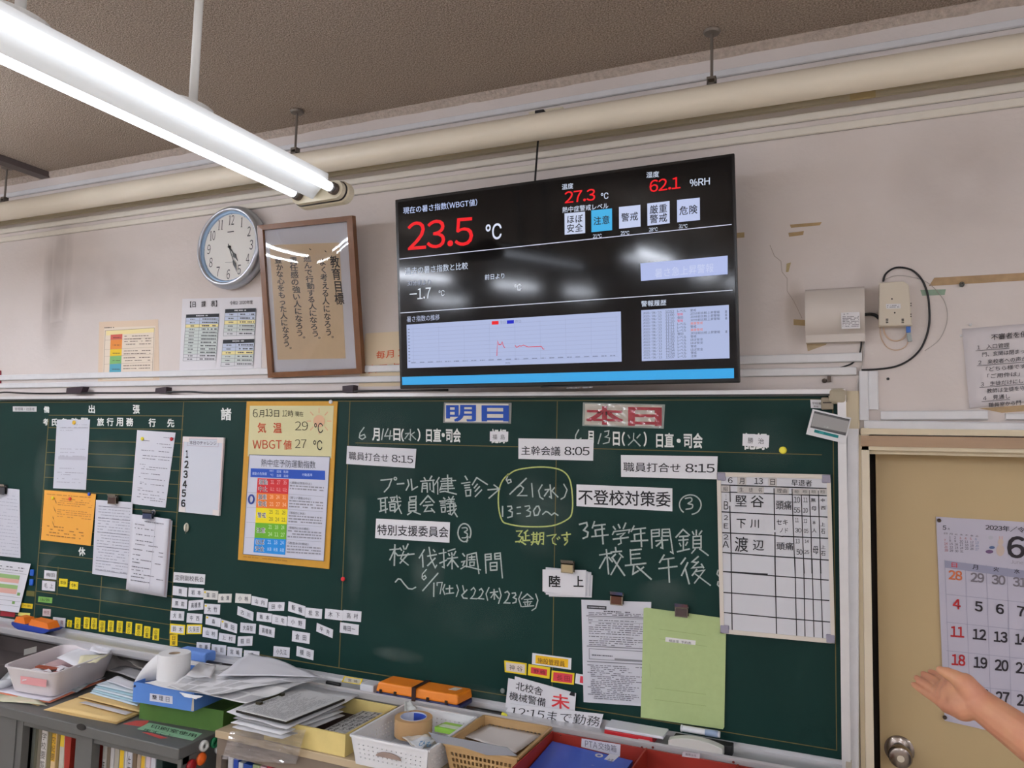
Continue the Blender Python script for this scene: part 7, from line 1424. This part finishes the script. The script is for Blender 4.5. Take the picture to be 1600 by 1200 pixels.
# ------------------------------------------------------------------ red trays under the board right
M_red = mat((150, 40, 26), .5, noise=.06, nscale=8)
rx0, rx1 = -.800, -.03; ry0, ry1 = -.42, -.125; rz = .838
rd = empty('red_tray', ((rx0 + rx1) / 2, (ry0 + ry1) / 2, SZ), 'red brown compartment tray under the right half of the board', 'tray')
t = MB().box((rx0, ry1 - .006, SZ), (rx1, ry1, rz - .004)); t.build('back_wall', M_red, rd)
t = MB().box((rx0, ry0, SZ), (rx1, ry1, SZ + .004)); t.build('floor_panel', M_red, rd)
xd = Y(1012, 1165, ry1).x
for x in (rx0, xd, Y(1155, 1190, ry1).x, rx1): t = MB().hexa([(x - .004, ry0, SZ), (x, ry0, SZ), (x, ry1 - .006, SZ), (x - .004, ry1 - .006, SZ)], [(x - .004, ry0, rz), (x, ry0, rz), (x, ry1 - .006, rz), (x - .004, ry1 - .006, rz)]); t.build('side_wall', M_red, rd)
RB = PY(ry1 - .006)
card('label_strip', [(908.8, 1153.8), (969.5, 1163.3), (968.6, 1182.5), (908.2, 1167)], RB, .0006, mat((206, 206, 216), .6), rd, lift=.001)
I = Ink(RB, .0014); I.text('PTA', (914, 1157), (933, 1160), 9.5, (96, 96, 112)).text('交換箱', (935, 1159.5), (963, 1165), 11, (96, 96, 112)); I.done('lettering', rd)
card('label_strip', [(1066, 1174.3), (1093.5, 1178), (1093, 1185.3), (1065.6, 1182)], RB, .0006, mat((196, 190, 196), .6), rd, lift=.001)
I = Ink(RB, .0014); I.text('教務主任', (1071, 1176.5), (1088, 1179), 4, (110, 90, 96)); I.done('lettering', rd)
for x, y in ((876, 1149), (1003, 1168), (1020, 1168), (1146, 1191)): p = RB.hit(x, y); t = MB().lathe(p, (0, -1, 0), [(0, 0), (.0035, 0), (.002, .003), (0, .003)], 10); t.build('screw', mat((110, 34, 26), .4), rd)
# blue binder in the left compartment
z = .80
C = [Z(872, 1160, z), Z(975, 1180, z), Z(945, 1212, z), Z(812, 1205, z)]
xA = rx0 + .006; C = [Vector((xA, -.155, z + .018)), Vector((xd - .03, -.17, z + .012)), Vector((xd - .04, -.405, z)), Vector((xA, -.41, z))]
bb_ = empty('blue_file', (C[0] + C[2]) / 2, 'blue file with two round holes lying in the red tray', 'file'); bb_.location.z = SZ + .005
t = MB().hexa(C, [p - Vector((0, 0, .028)) for p in C]); mk('cover', t.v, t.f, mat((44, 84, 186), .35, noise=.06, nscale=10), bb_, bevel=.001) if False else mk('cover', t.v, t.f, mat((44, 84, 186), .35, noise=.08, nscale=10), bb_)
BP = Pl(C[0], (C[1] - C[0]).cross(C[3] - C[0]) * -1 if (C[1] - C[0]).cross(C[3] - C[0]).z < 0 else (C[1] - C[0]).cross(C[3] - C[0]))
for x, y in ((936, 1181), (924, 1199)): 
    p = BP.hit(x, y); t = MB().lathe(p, BP.n, [(.006, 0), (.011, 0), (.011, .0015), (.006, .0015)], 24, closed=True); mk('hole_ring', t.v, t.f, mat((206, 200, 196), .3, metal=.4), bb_)
I = Ink(BP, .0006); I.rect([(953, 1177.5), (968, 1181), (948, 1199), (934, 1196)], (206, 206, 214)); I.text('文書', (951, 1184), (960, 1186), 9, (110, 110, 120), sk=-6); I.done('spine_label', bb_)
for k_ in range(2): pass
t = MB().hexa([C[0] - Vector((-.004, 0, .03)), C[1] - Vector((-.012, 0, .030)), C[2] - Vector((-.012, 0, .028)), C[3] - Vector((-.004, 0, .03))], [C[0] - Vector((-.004, 0, .044)), C[1] - Vector((-.012, 0, .04)), C[2] - Vector((-.012, 0, .036)), C[3] - Vector((-.004, 0, .036))]); tag(t.build('paper_sheaf', mat((190, 190, 196), .7)), 'sheaf of white paper beneath the blue file', 'papers')
# ------------------------------------------------------------------ person at the right edge, one arm in view
def blob(name, chains, voxel, m, parent=None, smooth_it=8):
    """one continuous surface grown from tapered limbs: chains of (point, radius)"""
    t = MB()
    for ch in chains:
        for (p, r), (q, s) in zip(ch[:-1], ch[1:]):
            p = Vector(p); q = Vector(q); L = (q - p).length; n = max(2, int(L / (min(r, s) * .5)) + 1); n = min(n, 14)
            t.tube([p.lerp(q, i / n) for i in range(n + 1)], [r + (s - r) * i / n for i in range(n + 1)], 16)
        for p, r in ch:
            t.lathe(Vector(p) - Vector((0, 0, 0)), (0, 0, 1), [(0.0001, -r)] + [(r * math.cos(a), r * math.sin(a)) for a in [math.radians(-75 + 15 * i) for i in range(11)]] + [(0.0001, r)], 16)
    o = mk(name, t.v, t.f, m, parent)
    rm = o.modifiers.new('remesh', 'REMESH'); rm.mode = 'VOXEL'; rm.voxel_size = voxel; rm.use_smooth_shade = True
    sm = o.modifiers.new('smooth', 'SMOOTH'); sm.iterations = smooth_it; sm.factor = .5
    return o
PQ_ = lambda x, y, yy: Y(1300 + x / 4.8, 950 + y / 4.8, yy)
M_skin = mat((206, 152, 116), .5, noise=.10, nscale=22, sub=.1, rgb2=(196, 132, 106)); M_shirt = mat((230, 230, 228), .8); M_trs = mat((40, 44, 56), .8)
px_, py0 = .80, -.90
wr = PQ_(1095, 712, -.80); el = Vector((.47, -.84, 1.075)); el = wr + (Y(1600, 1151, -.81) - wr).normalized() * .25
sh = Vector((.62, -.86, 1.315))
per = empty('person', (px_, py0, 0), 'person mostly outside the right edge, one bare forearm reaching in with open palm', 'person')
def fing(pts, r): return [(PQ_(*p), r_) for p, r_ in zip(pts, r)]
body = [
    [(wr, .0255), (wr.lerp(el, .35), .033), (wr.lerp(el, .8), .042), (el, .040), (el.lerp(sh, .5), .046), (sh, .056)],
    [(wr, .0235), (PQ_(1000, 690, -.79), .0235), (PQ_(900, 655, -.772), .020), (PQ_(838, 590, -.755), .0105)],
    [(wr, .023), (PQ_(985, 735, -.79), .024), (PQ_(880, 715, -.772), .018), (PQ_(775, 668, -.752), .0098)],
    [(PQ_(1000, 640, -.79), .020), (PQ_(925, 590, -.775), .016), (PQ_(862, 560, -.757), .0100)],
    [(PQ_(960, 690, -.785), .022), (PQ_(850, 640, -.762), .016), (PQ_(800, 615, -.752), .0100)],
    # little, ring, middle, index fingers
    fing([(772, 672, -.752), (706, 636, -.738), (654, 602, -.726), (612, 574, -.716)], (.0092, .0070, .0062, .0048)),
    fing([(802, 632, -.752), (740, 590, -.735), (686, 556, -.720), (636, 524, -.708)], (.0098, .0076, .0066, .0052)),
    fing([(838, 592, -.752), (786, 552, -.732), (738, 522, -.716), (686, 494, -.703)], (.0100, .0078, .0068, .0052)),
    fing([(872, 556, -.746), (830, 524, -.724), (788, 500, -.707), (742, 480, -.694)], (.0098, .0076, .0066, .0052)),
    # thumb leaves the side of the palm near its base
    fing([(1060, 655, -.80), (1000, 570, -.80), (930, 524, -.795), (868, 490, -.792), (812, 466, -.790)], (.0215, .0175, .0125, .0100, .0068)),
    # trunk, neck, head, legs, other arm
    [(Vector((px_ - .05, py0 + .02, 1.30)), .075), (Vector((px_ + .05, py0 + .02, 1.30)), .075)],
    [(sh, .056), (Vector((px_ - .06, py0 + .01, 1.30)), .09)],
    [(Vector((px_, py0, 1.28)), .115), (Vector((px_, py0, 1.08)), .105), (Vector((px_, py0, .90)), .125), (Vector((px_, py0, .82)), .12)],
    [(Vector((px_, py0, 1.30)), .055), (Vector((px_, py0 - .01, 1.44)), .048)],
    [(Vector((px_, py0 - .015, 1.50)), .070), (Vector((px_, py0 - .01, 1.56)), .082)],
    [(Vector((px_, py0 - .088, 1.525)), .012), (Vector((px_, py0 - .094, 1.505)), .014)],
    [(Vector((px_ - .075, py0, 1.535)), .014), (Vector((px_ - .078, py0, 1.515)), .012)], [(Vector((px_ + .075, py0, 1.535)), .014), (Vector((px_ + .078, py0, 1.515)), .012)],
    [(Vector((px_ + .16, py0, 1.315)), .055), (Vector((px_ + .20, py0, 1.06)), .042), (Vector((px_ + .19, py0 - .05, .84)), .030), (Vector((px_ + .185, py0 - .06, .76)), .026), (Vector((px_ + .185, py0 - .07, .68)), .014)],
    [(Vector((px_, py0, 1.30)), .08), (Vector((px_ + .16, py0, 1.315)), .056)],
]
for s_ in (-1, 1): body.append([(Vector((px_ + s_ * .08, py0, .84)), .095), (Vector((px_ + s_ * .09, py0 - .01, .46)), .062), (Vector((px_ + s_ * .09, py0 + .01, .28)), .055), (Vector((px_ + s_ * .09, py0 + .02, .08)), .038), (Vector((px_ + s_ * .09, py0 - .09, .045)), .036)])
blob('body', body, .0020, M_skin, per, 2)
blob('shirt', [[(Vector((px_, py0, 1.30)), .128), (Vector((px_, py0, 1.08)), .120), (Vector((px_, py0, .90)), .138)], [(Vector((px_ - .06, py0, 1.30)), .1), (sh, .068), (sh.lerp(el, .45), .062)], [(Vector((px_ + .06, py0, 1.30)), .1), (Vector((px_ + .16, py0, 1.315)), .068), (Vector((px_ + .19, py0, 1.14)), .060)]], .008, M_shirt, per)
blob('trousers', [[(Vector((px_, py0, .90)), .135), (Vector((px_, py0, .84)), .135)]] + [[(Vector((px_ + s_ * .08, py0, .84)), .108), (Vector((px_ + s_ * .09, py0 - .01, .46)), .078), (Vector((px_ + s_ * .09, py0 + .02, .10)), .062)] for s_ in (-1, 1)], .008, M_trs, per)
blob('shoes', [[(Vector((px_ + s_ * .09, py0 + .03, .052)), .048), (Vector((px_ + s_ * .09, py0 - .11, .044)), .042)] for s_ in (-1, 1)], .006, mat((30, 28, 28), .4), per)
blob('hair', [[(Vector((px_, py0 + .015, 1.575)), .086), (Vector((px_, py0 + .035, 1.53)), .080), (Vector((px_, py0 + .04, 1.46)), .062)]], .006, mat((24, 20, 18), .5), per)
for s_ in (-1, 1):
    t = MB().lathe((px_ + s_ * .030, py0 - .079, 1.535), (0, -1, 0), [(0, 0), (.010, 0), (.007, .006), (0, .008)], 12); mk('eye', t.v, t.f, mat((40, 30, 28), .2), per, smooth=True)
t = MB().tube([(px_ - .022, py0 - .083, 1.468), (px_, py0 - .088, 1.466), (px_ + .022, py0 - .083, 1.468)], .0045, 8); mk('mouth', t.v, t.f, mat((176, 96, 90), .5), per, smooth=True)
